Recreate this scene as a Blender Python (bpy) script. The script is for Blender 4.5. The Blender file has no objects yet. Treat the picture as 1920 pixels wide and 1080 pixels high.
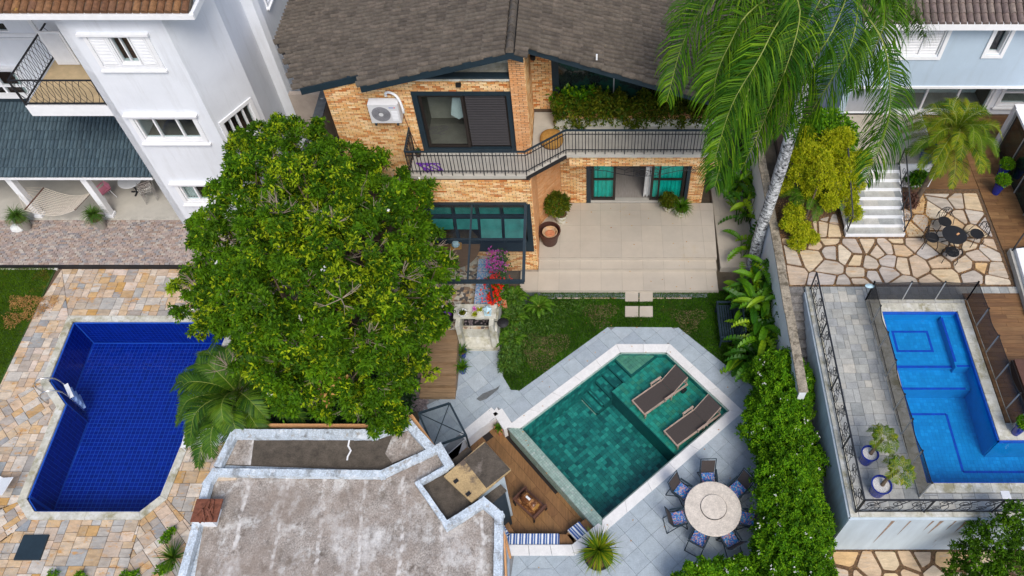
import bpy, math, random
import numpy as np
from mathutils import Vector, Matrix
from mathutils.geometry import tessellate_polygon
random.seed(7); rng = np.random.default_rng(7)
S = bpy.context.scene; COL = S.collection
# ------------------------------------------------------------ camera, sky, sun
cam = bpy.data.cameras.new('camera'); cam.lens = 27.9; cam.sensor_width = 36; cam.shift_x = -0.0755; cam.clip_end = 2000
co = bpy.data.objects.new('camera', cam); COL.objects.link(co); co.location = (0, 0, 25); co.rotation_euler = (math.radians(35.9), 0, 0); S.camera = co
SUN_EL, SUN_AZ = math.radians(52), math.radians(160)      # azimuth clockwise from +Y
w = bpy.data.worlds.new('World'); S.world = w; w.use_nodes = True
nt = w.node_tree; bg = nt.nodes['Background']; sk = nt.nodes.new('ShaderNodeTexSky'); sk.sky_type = 'NISHITA'; sk.sun_disc = False
sk.sun_elevation = SUN_EL; sk.sun_rotation = SUN_AZ; sk.dust_density = 2.6; sk.air_density = 1.0; sk.ozone_density = 1.0
nt.links.new(sk.outputs[0], bg.inputs[0]); bg.inputs[1].default_value = 0.135
sl = bpy.data.lights.new('sun', 'SUN'); sl.energy = 1.5; sl.angle = math.radians(24); sl.color = (1, .95, .87)
so = bpy.data.objects.new('sun', sl); COL.objects.link(so)
sd = Vector((math.sin(SUN_AZ)*math.cos(SUN_EL), math.cos(SUN_AZ)*math.cos(SUN_EL), math.sin(SUN_EL)))
so.rotation_euler = sd.to_track_quat('Z', 'Y').to_euler(); so.location = (0, -10, 40)
S.view_settings.view_transform = 'Standard'; S.view_settings.look = 'None'; S.view_settings.exposure = 0.55; S.view_settings.gamma = 1
# ------------------------------------------------------------ surveying helpers: photograph pixel -> metres on a level / facade
_a = math.radians(54.1); _F = np.array([0, math.cos(_a), -math.sin(_a)]); _D = np.array([0, -math.sin(_a), -math.cos(_a)]); _C = np.array([0, 0, 25.])
def ray(u, v): return _F+(u-1105)/1488*np.array([1., 0, 0])+(v-540)/1488*_D
def at(u, v, z=0.): d = ray(u, v); return Vector(_C+d*(z-25)/d[2])
def aty(u, v, y): d = ray(u, v); return Vector(_C+d*y/d[1])
def a2(pts, z=0.): return [tuple(at(u, v, z)[:2]) for u, v in pts]
def proj(p):
    q = np.asarray(p, float)-_C; ww = q@_F
    return (1105+1488*q[0]/ww, 540+1488*(q@_D)/ww, ww)
def seen(p):
    u, v, ww = proj(p); return -20 < u < 1940 and -20 < v < 1100
# ------------------------------------------------------------ materials
def nodes(m): m.use_nodes = True; n = m.node_tree; return n, n.nodes, n.links
def mat(name, ramp, rough=.75, ns=3., na=.25, bump=0., bs=40., metal=0., stain=None, ss=.6, st=(.5, .62), spec=.4, fine=0., trans=0., aniso=None):
    """ramp: base colours picked per piece; noise varies them; stain = second colour in blotches"""
    m = bpy.data.materials.new(name); t, N, L = nodes(m); b = N['Principled BSDF']
    geo = N.new('ShaderNodeNewGeometry'); pos = geo.outputs['Position']
    if aniso:
        mp = N.new('ShaderNodeMapping'); mp.inputs['Scale'].default_value = aniso[:3]
        if len(aniso) > 3: mp.inputs['Rotation'].default_value = (0, 0, aniso[3])
        L.new(pos, mp.inputs[0]); pos2 = mp.outputs[0]
    else: pos2 = pos
    if len(ramp) > 1:
        at_ = N.new('ShaderNodeAttribute'); at_.attribute_name = 'rnd'; oi = N.new('ShaderNodeObjectInfo')
        ad = N.new('ShaderNodeMath'); ad.operation = 'ADD'; L.new(at_.outputs['Fac'], ad.inputs[0]); L.new(oi.outputs['Random'], ad.inputs[1])
        fr = N.new('ShaderNodeMath'); fr.operation = 'FRACT'; L.new(ad.outputs[0], fr.inputs[0])
        cr = N.new('ShaderNodeValToRGB'); e = cr.color_ramp; n = len(ramp)
        e.interpolation = 'LINEAR'
        while len(e.elements) < n: e.elements.new(.5)
        for i, c in enumerate(ramp): e.elements[i].position = i/(n-1); e.elements[i].color = (*c, 1)
        L.new(fr.outputs[0], cr.inputs[0]); col = cr.outputs[0]
    else:
        rg = N.new('ShaderNodeRGB'); rg.outputs[0].default_value = (*ramp[0], 1); col = rg.outputs[0]
    no = N.new('ShaderNodeTexNoise'); no.inputs['Scale'].default_value = ns; no.inputs['Detail'].default_value = 6; no.inputs['Roughness'].default_value = .65; L.new(pos2, no.inputs['Vector'])
    mr = N.new('ShaderNodeMapRange'); mr.inputs[1].default_value = .3; mr.inputs[2].default_value = .7; mr.inputs[3].default_value = 1-na; mr.inputs[4].default_value = 1+na; L.new(no.outputs[0], mr.inputs[0])
    mu = N.new('ShaderNodeVectorMath'); mu.operation = 'SCALE'; L.new(col, mu.inputs[0]); L.new(mr.outputs[0], mu.inputs[3]); col = mu.outputs[0]
    if fine:
        n2 = N.new('ShaderNodeTexNoise'); n2.inputs['Scale'].default_value = 26; n2.inputs['Detail'].default_value = 4; L.new(pos2, n2.inputs['Vector'])
        m2 = N.new('ShaderNodeMapRange'); m2.inputs[1].default_value = .3; m2.inputs[2].default_value = .7; m2.inputs[3].default_value = 1-fine; m2.inputs[4].default_value = 1+fine; L.new(n2.outputs[0], m2.inputs[0])
        mu = N.new('ShaderNodeVectorMath'); mu.operation = 'SCALE'; L.new(col, mu.inputs[0]); L.new(m2.outputs[0], mu.inputs[3]); col = mu.outputs[0]
    for k, stn in enumerate(stain if isinstance(stain, list) else ([stain] if stain else [])):
        n3 = N.new('ShaderNodeTexNoise'); n3.inputs['Scale'].default_value = ss*(1+.7*k); n3.inputs['Detail'].default_value = 8; n3.inputs['Roughness'].default_value = .7
        of = N.new('ShaderNodeVectorMath'); of.inputs[1].default_value = (13.7*k+3, 5.1*k, 2*k); L.new(pos2, of.inputs[0]); L.new(of.outputs[0], n3.inputs['Vector'])
        m3 = N.new('ShaderNodeMapRange'); m3.inputs[1].default_value = st[0]; m3.inputs[2].default_value = st[1]; L.new(n3.outputs[0], m3.inputs[0])
        mx = N.new('ShaderNodeMix'); mx.data_type = 'RGBA'; L.new(m3.outputs[0], mx.inputs[0]); L.new(col, mx.inputs[6]); mx.inputs[7].default_value = (*stn, 1); col = mx.outputs[2]
    L.new(col, b.inputs['Base Color']); b.inputs['Roughness'].default_value = rough; b.inputs['Metallic'].default_value = metal; b.inputs['Specular IOR Level'].default_value = spec
    if bump:
        n4 = N.new('ShaderNodeTexNoise'); n4.inputs['Scale'].default_value = bs; n4.inputs['Detail'].default_value = 5; L.new(pos2, n4.inputs['Vector'])
        bp = N.new('ShaderNodeBump'); bp.inputs['Strength'].default_value = bump; bp.inputs['Distance'].default_value = .02; L.new(n4.outputs[0], bp.inputs['Height']); L.new(bp.outputs[0], b.inputs['Normal'])
    if trans:
        tr = N.new('ShaderNodeBsdfTranslucent'); L.new(col, tr.inputs[0]); ms = N.new('ShaderNodeMixShader'); ms.inputs[0].default_value = trans
        L.new(b.outputs[0], ms.inputs[1]); L.new(tr.outputs[0], ms.inputs[2]); L.new(ms.outputs[0], N['Material Output'].inputs[0])
    return m
def glassy(name, tint, rough=.02, ripple=0., rs=3., fres=1.33, tex=None):
    m = bpy.data.materials.new(name); t, N, L = nodes(m); N.remove(N['Principled BSDF'])
    tr = N.new('ShaderNodeBsdfTransparent'); tr.inputs[0].default_value = (*tint, 1); gl = N.new('ShaderNodeBsdfGlossy'); gl.inputs['Roughness'].default_value = rough
    fr = N.new('ShaderNodeFresnel'); fr.inputs[0].default_value = fres; mx = N.new('ShaderNodeMixShader')
    g0 = N.new('ShaderNodeNewGeometry'); sb = N.new('ShaderNodeMath'); sb.operation = 'SUBTRACT'; sb.use_clamp = True; L.new(fr.outputs[0], sb.inputs[0]); L.new(g0.outputs['Backfacing'], sb.inputs[1]); L.new(sb.outputs[0], mx.inputs[0]); L.new(tr.outputs[0], mx.inputs[1]); L.new(gl.outputs[0], mx.inputs[2]); L.new(mx.outputs[0], N['Material Output'].inputs[0])
    if ripple:
        geo = N.new('ShaderNodeNewGeometry'); n4 = N.new('ShaderNodeTexNoise'); n4.inputs['Scale'].default_value = rs; n4.inputs['Detail'].default_value = 3; n4.inputs['Distortion'].default_value = 1
        L.new(geo.outputs['Position'], n4.inputs['Vector']); bp = N.new('ShaderNodeBump'); bp.inputs['Strength'].default_value = ripple; bp.inputs['Distance'].default_value = .03
        L.new(n4.outputs[0], bp.inputs['Height']); L.new(bp.outputs[0], gl.inputs['Normal']); L.new(bp.outputs[0], fr.inputs['Normal'])
    return m
def screen(name, col, alpha):
    m = bpy.data.materials.new(name); t, N, L = nodes(m); b = N['Principled BSDF']; b.inputs['Base Color'].default_value = (*col, 1); b.inputs['Alpha'].default_value = alpha; b.inputs['Roughness'].default_value = .8
    return m
def striped(name, c1, c2, c3, period, ang):
    m = bpy.data.materials.new(name); t, N, L = nodes(m); b = N['Principled BSDF']; geo = N.new('ShaderNodeNewGeometry'); mp = N.new('ShaderNodeMapping'); mp.inputs['Rotation'].default_value = (0, 0, -ang)
    mp.inputs['Scale'].default_value = (1, 1, 1); L.new(geo.outputs['Position'], mp.inputs[0]); sx = N.new('ShaderNodeSeparateXYZ'); L.new(mp.outputs[0], sx.inputs[0])
    dv = N.new('ShaderNodeMath'); dv.operation = 'DIVIDE'; dv.inputs[1].default_value = period; L.new(sx.outputs[0], dv.inputs[0]); fr = N.new('ShaderNodeMath'); fr.operation = 'FRACT'; L.new(dv.outputs[0], fr.inputs[0])
    cr = N.new('ShaderNodeValToRGB'); e = cr.color_ramp; e.interpolation = 'CONSTANT'; seq = [(0, c1), (.3, c2), (.52, c3), (.58, c2), (.64, c1), (.74, c2), (.86, c3), (.92, c2)]
    while len(e.elements) < len(seq): e.elements.new(.5)
    for i, (p, c) in enumerate(seq): e.elements[i].position = p; e.elements[i].color = (*c, 1)
    L.new(fr.outputs[0], cr.inputs[0]); L.new(cr.outputs[0], b.inputs['Base Color']); b.inputs['Roughness'].default_value = .9
    return m
def patterned(name, cols, scale, rough=.8, tilefeat='F1'):
    m = bpy.data.materials.new(name); t, N, L = nodes(m); b = N['Principled BSDF']; geo = N.new('ShaderNodeNewGeometry'); vo = N.new('ShaderNodeTexVoronoi'); vo.inputs['Scale'].default_value = scale; vo.distance = 'CHEBYCHEV'
    L.new(geo.outputs['Position'], vo.inputs['Vector']); cr = N.new('ShaderNodeValToRGB'); e = cr.color_ramp; e.interpolation = 'CONSTANT'
    while len(e.elements) < len(cols): e.elements.new(.5)
    for i, c in enumerate(cols): e.elements[i].position = i/len(cols); e.elements[i].color = (*c, 1)
    sx = N.new('ShaderNodeSeparateColor'); L.new(vo.outputs['Color'], sx.inputs[0]); L.new(sx.outputs[0], cr.inputs[0]); L.new(cr.outputs[0], b.inputs['Base Color']); b.inputs['Roughness'].default_value = rough
    return m
M = {}
M['white_wall'] = mat('white_render', [(.72, .75, .80)], .8, .7, .05, .15, 60, stain=(.60, .63, .68), ss=.5, st=(.62, .9))
M['white_trim'] = mat('white_paint', [(.8, .81, .83)], .5, 4, .05)
M['blue_wall'] = mat('pale_blue_render', [(.42, .52, .62)], .85, .8, .06, .2, 60)
M['brick'] = mat('brick', [(.68, .36, .13), (.80, .55, .26), (.62, .25, .07), (.86, .66, .38), (.74, .44, .19), (.50, .16, .04), (.82, .60, .32), (.80, .51, .27)], .9, 9, .12, .3, 80, spec=.2)
M['brick_b'] = mat('brick_orange', [(.62, .30, .12), (.66, .35, .16), (.60, .27, .10), (.70, .42, .22)], .9, 9, .12, .3, 80)
M['mortar'] = mat('mortar', [(.11, .075, .05)], .95, 6, .2)
M['roof_dark'] = mat('roof_tile_dark', [(.092, .078, .064), (.115, .098, .08), (.08, .068, .057), (.13, .108, .088), (.10, .085, .07)], .95, 7, .3, .6, 50, stain=(.24, .17, .08), ss=3.5, st=(.65, .77), spec=.12)
M['roof_brown'] = mat('roof_tile_brown', [(.19, .09, .04), (.14, .065, .035), (.24, .12, .05), (.16, .08, .045)], .9, 8, .4, .5, 50, stain=(.42, .25, .05), ss=5, st=(.62, .72))
M['roof_grey'] = mat('roof_tile_grey', [(.20, .15, .13), (.16, .12, .11), (.24, .19, .16)], .9, 8, .3, .4, 50)
M['roof_blue'] = mat('roof_tile_blue', [(.05, .085, .11), (.042, .07, .09), (.065, .105, .13), (.05, .08, .10)], .6, 6, .2, .3, 50)
M['navy'] = mat('dark_blue_paint', [(.014, .028, .040)], .5, 4, .2)
M['iron'] = mat('black_iron', [(.015, .017, .022)], .5, 5, .2)
M['frame'] = mat('dark_brown_frame', [(.02, .015, .013)], .45, 5, .2)
M['patio'] = mat('beige_porcelain', [(.47, .42, .35), (.45, .405, .34), (.49, .435, .36)], .6, 1.2, .07, .05, 60, stain=(.45, .34, .17), ss=.55, st=(.6, .85))
M['joint'] = mat('patio_joint', [(.27, .24, .20)], .9, 5, .2)
M['concrete'] = mat('pale_concrete', [(.50, .49, .42)], .85, 3, .2, .3, 30, stain=[(.30, .28, .18), (.6, .6, .56)], ss=1.5)
M['slab'] = mat('balcony_floor', [(.45, .43, .38), (.47, .45, .40)], .7, 2, .1)
M['grey_tile'] = mat('grey_granite_tile', [(.34, .40, .45), (.37, .43, .475), (.31, .365, .42), (.39, .445, .49)], .65, 3.5, .12, .2, 60, fine=.10, stain=(.25, .30, .345), ss=1.6, st=(.58, .75))
M['grout'] = mat('grey_grout', [(.20, .21, .22)], .9, 5, .2)
M['coping'] = mat('white_coping', [(.74, .74, .74), (.70, .70, .70)], .7, 5, .07, fine=.05)
M['sandstone'] = mat('sandstone_tile', [(.55, .46, .36), (.50, .31, .13), (.60, .54, .47), (.27, .29, .30), (.54, .39, .24), (.58, .48, .41), (.46, .27, .09), (.37, .36, .34), (.60, .52, .43), (.52, .36, .23), (.30, .28, .26), (.56, .42, .30), (.24, .26, .28)], .8, 3.2, .25, .35, 25, stain=[(.50, .26, .08), (.33, .32, .31)], ss=2.2, st=(.56, .68), aniso=(1, 2.2, 1), fine=.10)
M['pinkstone'] = mat('pink_cobble', [(.38, .29, .25), (.30, .26, .25), (.44, .36, .31), (.33, .24, .19), (.24, .23, .24), (.46, .41, .36), (.35, .27, .24)], .85, 8, .25, .4, 40, fine=.12)
M['pavers'] = mat('grey_quartzite_paver', [(.33, .34, .33), (.40, .40, .37), (.26, .275, .27), (.45, .43, .38), (.36, .37, .36), (.30, .31, .31)], .8, 4, .18, .3, 30, fine=.1)
M['flag'] = mat('flagstone', [(.54, .43, .30), (.40, .36, .32), (.60, .46, .28), (.48, .40, .33), (.58, .38, .18), (.42, .39, .37), (.62, .52, .38)], .85, 2.6, .25, .35, 20, stain=[(.50, .27, .09), (.34, .31, .28)], ss=1.5, st=(.57, .72), aniso=(.6, 2.5, 1), fine=.12)
M['soil'] = mat('soil_and_litter', [(.13, .075, .04)], .95, 12, .6, .8, 30, stain=[(.32, .18, .07), (.06, .09, .02)], ss=9, st=(.58, .66))
M['earth'] = mat('ground', [(.10, .08, .055)], .95, 2, .4, .5, 10)
M['lawn'] = mat('lawn_soil', [(.035, .075, .012)], .95, 2, .5, .5, 30)
M['grass'] = mat('grass_blades', [(.018, .075, .003), (.035, .12, .004), (.055, .16, .005), (.09, .20, .008)], .8, .9, .4, trans=.3, stain=(.13, .11, .04), ss=.62, st=(.58, .72), spec=.1)
M['grass2'] = mat('grass_blades_worn', [(.07, .15, .006), (.10, .19, .008), (.05, .12, .005)], .8, .8, .3, trans=.3, stain=(.30, .17, .04), ss=.75, st=(.55, .66), spec=.1)
M['plank'] = mat('wood_plank', [(.22, .115, .045), (.26, .14, .055), (.19, .095, .038), (.24, .125, .05)], .55, 3, .28, .2, 20, aniso=(7, .8, 1, math.radians(40)), fine=.1)
M['plank_r'] = mat('wood_plank_right', [(.17, .085, .035), (.21, .11, .045), (.14, .07, .03), (.235, .13, .055)], .55, 3, .3, .2, 20, aniso=(.8, 8, 1), fine=.1)
M['wood_step'] = mat('weathered_step', [(.27, .18, .10), (.23, .15, .085)], .7, 3, .25, .2, 20, aniso=(.8, 7, 1))
M['roofscreed'] = mat('weathered_roof_screed', [(.33, .295, .265)], .95, 1.3, .25, 1.0, 12, stain=[(.63, .62, .60), (.17, .145, .12), (.58, .57, .55), (.12, .10, .085)], ss=1.1, st=(.54, .68), fine=.4, aniso=(1.0, .8, 1, math.radians(8)), spec=.15)
M['roofdirt'] = mat('dirty_roof', [(.085, .07, .055)], .95, 4, .35, .5, 20, stain=(.26, .22, .19), ss=.8, st=(.62, .75), fine=.2)
M['parapet'] = mat('flaking_white_parapet', [(.50, .57, .64)], .9, 5, .15, .9, 14, stain=[(.20, .21, .22), (.70, .75, .80), (.34, .32, .29)], ss=1.8, st=(.56, .66), fine=.25)
M['tan'] = mat('tan_slab', [(.42, .30, .15)], .9, 2, .2, .3, 20, stain=(.12, .09, .07), ss=1.3, st=(.5, .6), fine=.2)
M['greenpool'] = mat('green_bali_tile', [(.006, .115, .11), (.015, .21, .195), (.003, .07, .075), (.010, .155, .145), (.03, .27, .24), (.006, .10, .10), (.010, .14, .13)], .5, 5, .15)
M['greenshelf'] = mat('green_shelf_tile', [(.02, .22, .18), (.03, .28, .23), (.012, .16, .14), (.05, .22, .15), (.02, .25, .22)], .5, 4, .2)
M['greentop'] = mat('green_platform_tile', [(.09, .22, .16), (.12, .27, .19), (.08, .19, .15)], .5, 4, .2)
M['greenshade'] = mat('step_shade_green', [(.004, .08, .078)], .5, 4, .2)  # pool tile green darkened: shade of the step risers painted in
M['greenlip'] = mat('green_lip_tile', [(.24, .36, .31), (.30, .42, .37), (.20, .31, .27), (.35, .44, .40)], .5, 8, .2, .3, 30)
M['bluetile'] = mat('cobalt_tile', [(.004, .026, .25), (.005, .034, .31), (.003, .022, .22), (.005, .030, .28)], .3, 4, .12)
M['bluegrout'] = mat('blue_grout', [(.05, .20, .62)], .7, 4, .1)
M['aquatile'] = mat('aqua_mosaic', [(.010, .30, .58), (.009, .26, .53), (.015, .34, .64)], .4, 3, .1)
M['navytile'] = mat('navy_mosaic', [(.008, .07, .42), (.010, .09, .48)], .4, 6, .2)
M['water'] = glassy('pool_water', (.66, .84, .95), ripple=.25, rs=2.2)
M['water_l'] = glassy('deep_pool_water', (.52, .64, .86), ripple=.3, rs=1.6)
M['water_g'] = glassy('pool_water_green', (.76, .93, .90), ripple=.08, rs=2.5)
M['glass'] = glassy('clear_glass', (.84, .90, .90), fres=1.5)
M['canopyglass'] = glassy('canopy_glass', (.74, .77, .76), rough=.08, fres=1.5, ripple=.1, rs=3)
M['darkglass'] = mat('dark_window_glass', [(.012, .018, .018)], .06, 2, .3, spec=.6, stain=(.01, .05, .035), ss=1.2)
M['skyglass'] = glassy('dusty_glass', (.80, .82, .82), rough=.2, fres=1.4)
M['teal'] = mat('teal_curtain', [(.0, .62, .50)], .8, 3, .15)
M['tealglass'] = mat('teal_glass', [(.025, .17, .16), (.035, .22, .20)], .15, 3, .25)
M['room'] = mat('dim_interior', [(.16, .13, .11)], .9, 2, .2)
M['roomfloor'] = mat('interior_floor', [(.36, .33, .30)], .6, 4, .15, aniso=(5, .6, 1))
M['curtain'] = mat('pale_curtain', [(.62, .63, .62)], .9, 3, .1)
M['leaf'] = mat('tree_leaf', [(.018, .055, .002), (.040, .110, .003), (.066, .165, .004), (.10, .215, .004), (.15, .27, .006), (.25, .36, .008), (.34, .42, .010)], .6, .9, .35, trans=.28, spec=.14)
M['leafcol2'] = mat('hedge_leaf', [(.025, .095, .003), (.055, .165, .004), (.085, .23, .005), (.13, .30, .006), (.21, .39, .010)], .6, 1.3, .3, trans=.28, spec=.12)
M['leafolive'] = mat('olive_leaf', [(.05, .07, .004), (.085, .10, .005), (.03, .07, .004), (.14, .14, .006), (.02, .10, .006), (.20, .19, .01)], .6, 2, .35, trans=.25, spec=.15)
M['leafgold'] = mat('golden_leaf', [(.46, .48, .008), (.30, .36, .006), (.60, .60, .03), (.14, .24, .006), (.52, .54, .015)], .6, 2, .18, trans=.35, spec=.1)
M['leafdark'] = mat('dark_leaf', [(.015, .05, .012), (.022, .075, .014), (.012, .04, .01)], .5, 2, .3, trans=.15)
M['palm'] = mat('palm_leaflet', [(.014, .062, .003), (.028, .10, .004), (.05, .145, .005), (.09, .20, .006), (.035, .12, .005), (.18, .31, .008)], .55, .9, .3, trans=.25, spec=.14)
M['palm_y'] = mat('date_palm_leaflet', [(.03, .09, .006), (.07, .145, .007), (.11, .19, .008), (.18, .25, .010), (.30, .28, .010)], .6, 1.2, .3, trans=.3, spec=.12)
M['palm_b'] = mat('cycad_leaflet', [(.02, .07, .008), (.04, .11, .010), (.07, .16, .010), (.12, .21, .012)], .5, 1.2, .25, trans=.25, spec=.22)
M['rachis'] = mat('palm_rachis', [(.22, .26, .05)], .6, 4, .2)
M['banana'] = mat('broad_leaf', [(.018, .085, .003), (.035, .13, .004), (.06, .18, .005), (.11, .27, .006), (.26, .40, .010)], .42, 2.5, .2, trans=.25, spec=.25)
M['fern'] = mat('fern_leaf', [(.045, .135, .006), (.075, .18, .008), (.03, .10, .005), (.11, .21, .010)], .6, 3, .2, trans=.25, spec=.12)
M['ground_leaf'] = mat('ground_cover', [(.035, .11, .010), (.06, .16, .012), (.09, .17, .012), (.025, .07, .008)], .6, 2, .3, trans=.2)
M['bark'] = mat('bark', [(.11, .08, .055)], .95, 8, .4, .8, 30)
M['twig'] = mat('dry_twig', [(.30, .24, .19), (.22, .17, .13), (.36, .30, .25)], .9, 8, .2)
M['palmbark'] = mat('lichen_palm_bark', [(.66, .67, .68)], .9, 3.5, .15, .6, 30, stain=[(.045, .045, .05), (.26, .27, .27)], ss=5.5, st=(.50, .545), aniso=(1, 1, 1.9), spec=.2)
M['terracotta'] = mat('terracotta', [(.50, .20, .10)], .8, 6, .15)
M['brownpot'] = mat('brown_pot', [(.07, .03, .022)], .5, 5, .2)
M['creampot'] = mat('cream_pot', [(.62, .60, .52)], .6, 9, .2, stain=(.30, .25, .10), ss=6)
M['greypot'] = mat('taupe_pot', [(.27, .25, .22)], .7, 4, .1)
M['bluepot'] = mat('cobalt_pot', [(.006, .02, .22)], .2, 4, .2, spec=.6)
M['blackpot'] = mat('black_pot', [(.02, .024, .028)], .5, 5, .2)
M['pebble'] = mat('white_pebbles', [(.55, .54, .54)], .8, 50, .5, .8, 60)
M['potsoil'] = mat('potting_soil', [(.13, .08, .035)], .95, 25, .5, .6, 50)
M['steel'] = mat('steel', [(.6, .6, .6)], .25, 5, .1, metal=1)
M['plasticwhite'] = mat('white_plastic', [(.72, .74, .76)], .4, 4, .05)
M['acwhite'] = mat('ac_white', [(.62, .62, .63)], .5, 5, .06)
M['acfan'] = mat('ac_fan_grille', [(.22, .22, .24)], .5, 5, .2)
M['cloth_dark'] = mat('brown_sling', [(.055, .045, .042)], .9, 30, .15)
M['oldwood'] = mat('weathered_teak', [(.36, .27, .22)], .8, 8, .3, stain=(.45, .16, .08), ss=4, st=(.6, .7))
M['stone_table'] = mat('travertine', [(.60, .54, .47)], .6, 6, .16, .1, 30, stain=(.40, .33, .27), ss=6, st=(.63, .72), fine=.14)
M['cushion'] = patterned('zigzag_cushion', [(.02, .10, .38), (.50, .22, .20), (.04, .28, .48), (.03, .16, .44), (.03, .12, .42), (.38, .34, .40)], 30)
M['cushion2'] = patterned('bench_cushion', [(.10, .22, .45), (.42, .48, .55), (.16, .30, .52), (.45, .35, .40), (.2, .35, .55)], 26)
M['cementtile'] = patterned('patterned_cement_tile', [(.52, .42, .30), (.10, .09, .09), (.42, .28, .17), (.58, .54, .47), (.25, .18, .13), (.50, .45, .38)], 9)
M['cementtile2'] = mat('cement_tile_base', [(.50, .40, .30), (.30, .26, .24), (.45, .30, .20), (.56, .52, .46)], .7, 30, .5, stain=(.08, .07, .07), ss=22, st=(.57, .6))
M['black'] = mat('matt_black', [(.012, .012, .014)], .6, 5, .2)
M['slate'] = mat('slate', [(.075, .09, .10)], .7, 4, .25, .2, 30, stain=(.25, .27, .28), ss=3, st=(.68, .75))
M['rust'] = mat('rusty_iron', [(.17, .06, .035)], .9, 10, .4, .5, 30)
M['purple'] = mat('purple_plastic', [(.16, .03, .40)], .4, 4, .1)
M['pinkplastic'] = mat('pink_plastic', [(.62, .22, .30)], .4, 4, .08)
M['rope'] = mat('cream_rope', [(.58, .52, .44)], .9, 10, .1)
M['darkwood'] = mat('dark_wood', [(.10, .045, .03)], .6, 6, .2)
M['straw'] = mat('straw_pouf', [(.42, .22, .05)], .9, 14, .25, .5, 30)
M['mesh'] = screen('pool_fence_mesh', (.022, .022, .026), .76)
M['alu'] = mat('grey_aluminium', [(.42, .43, .42)], .45, 5, .1, metal=.3)
M['stonewall'] = mat('stone_cap', [(.30, .26, .20)], .95, 5, .35, .8, 20, stain=(.12, .10, .07), ss=4, fine=.25)
M['greywall'] = mat('grey_blue_render', [(.40, .47, .52)], .85, 2, .08, .2, 40, stain=(.32, .36, .39), ss=1.5, st=(.55, .8), aniso=(3, 3, .4))
M['beige_wall'] = mat('beige_wall', [(.40, .34, .29)], .9, 2, .15)
M['darkstep'] = mat('dark_stone_step', [(.16, .15, .14), (.20, .19, .18), (.13, .125, .12)], .9, 8, .4, .5, 25, fine=.3)
M['pinkflower'] = mat('pink_petal', [(.62, .03, .30), (.75, .12, .42), (.45, .08, .55), (.80, .25, .50)], .7, 5, .1, trans=.2, spec=.1)
M['redflower'] = mat('red_petal', [(.78, .015, .01), (.85, .06, .015), (.70, .01, .03)], .7, 5, .1, trans=.2, spec=.1)
M['whiteflower'] = mat('white_petal', [(.78, .78, .74)], .6, 5, .1, trans=.2)
M['straw_leaf'] = mat('dry_leaf', [(.45, .22, .06), (.5, .3, .1), (.38, .16, .06)], .8, 5, .2, trans=.2)
M['deadgrass'] = mat('dead_grass', [(.16, .13, .06), (.22, .18, .09), (.10, .12, .03), (.12, .10, .06)], .9, 3, .3, trans=.2, spec=.1)
M['gravel'] = mat('gravel', [(.17, .14, .15), (.26, .22, .22), (.11, .09, .10)], .9, 20, .4, .5, 40)
M['ceramic_blue'] = mat('pale_blue_lantern', [(.42, .60, .68)], .5, 5, .1)
M['barrel'] = mat('glazed_log', [(.13, .05, .02)], .25, 9, .5, .2, 20, stain=(.45, .22, .08), ss=5)
def add_streaks(m, col, ang, period, w_, amt=.8):
    t, N, L = nodes(m); b = N['Principled BSDF']; src = b.inputs['Base Color'].links[0].from_socket; geo = N.new('ShaderNodeNewGeometry'); mp = N.new('ShaderNodeMapping'); mp.inputs['Rotation'].default_value = (0, 0, ang); L.new(geo.outputs['Position'], mp.inputs[0])
    sx = N.new('ShaderNodeSeparateXYZ'); L.new(mp.outputs[0], sx.inputs[0]); nz = N.new('ShaderNodeTexNoise'); nz.inputs['Scale'].default_value = 1.3; nz.inputs['Detail'].default_value = 8; L.new(geo.outputs['Position'], nz.inputs['Vector'])
    a = N.new('ShaderNodeMath'); a.operation = 'MULTIPLY_ADD'; L.new(nz.outputs[0], a.inputs[0]); a.inputs[1].default_value = .35; L.new(sx.outputs[0], a.inputs[2]); d = N.new('ShaderNodeMath'); d.operation = 'PINGPONG'; d.inputs[1].default_value = period/2; L.new(a.outputs[0], d.inputs[0])
    r = N.new('ShaderNodeMapRange'); r.inputs[1].default_value = w_; r.inputs[2].default_value = w_*2.2; r.inputs[3].default_value = amt; r.inputs[4].default_value = 0; L.new(d.outputs[0], r.inputs[0])
    n2 = N.new('ShaderNodeTexNoise'); n2.inputs['Scale'].default_value = 5; n2.inputs['Detail'].default_value = 8; L.new(geo.outputs['Position'], n2.inputs['Vector']); r2 = N.new('ShaderNodeMapRange'); r2.inputs[1].default_value = .42; r2.inputs[2].default_value = .58; L.new(n2.outputs[0], r2.inputs[0])
    mu = N.new('ShaderNodeMath'); mu.operation = 'MULTIPLY'; L.new(r.outputs[0], mu.inputs[0]); L.new(r2.outputs[0], mu.inputs[1]); mx = N.new('ShaderNodeMix'); mx.data_type = 'RGBA'; L.new(mu.outputs[0], mx.inputs[0]); L.new(src, mx.inputs[6]); mx.inputs[7].default_value = (*col, 1); L.new(mx.outputs[2], b.inputs['Base Color'])
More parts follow.
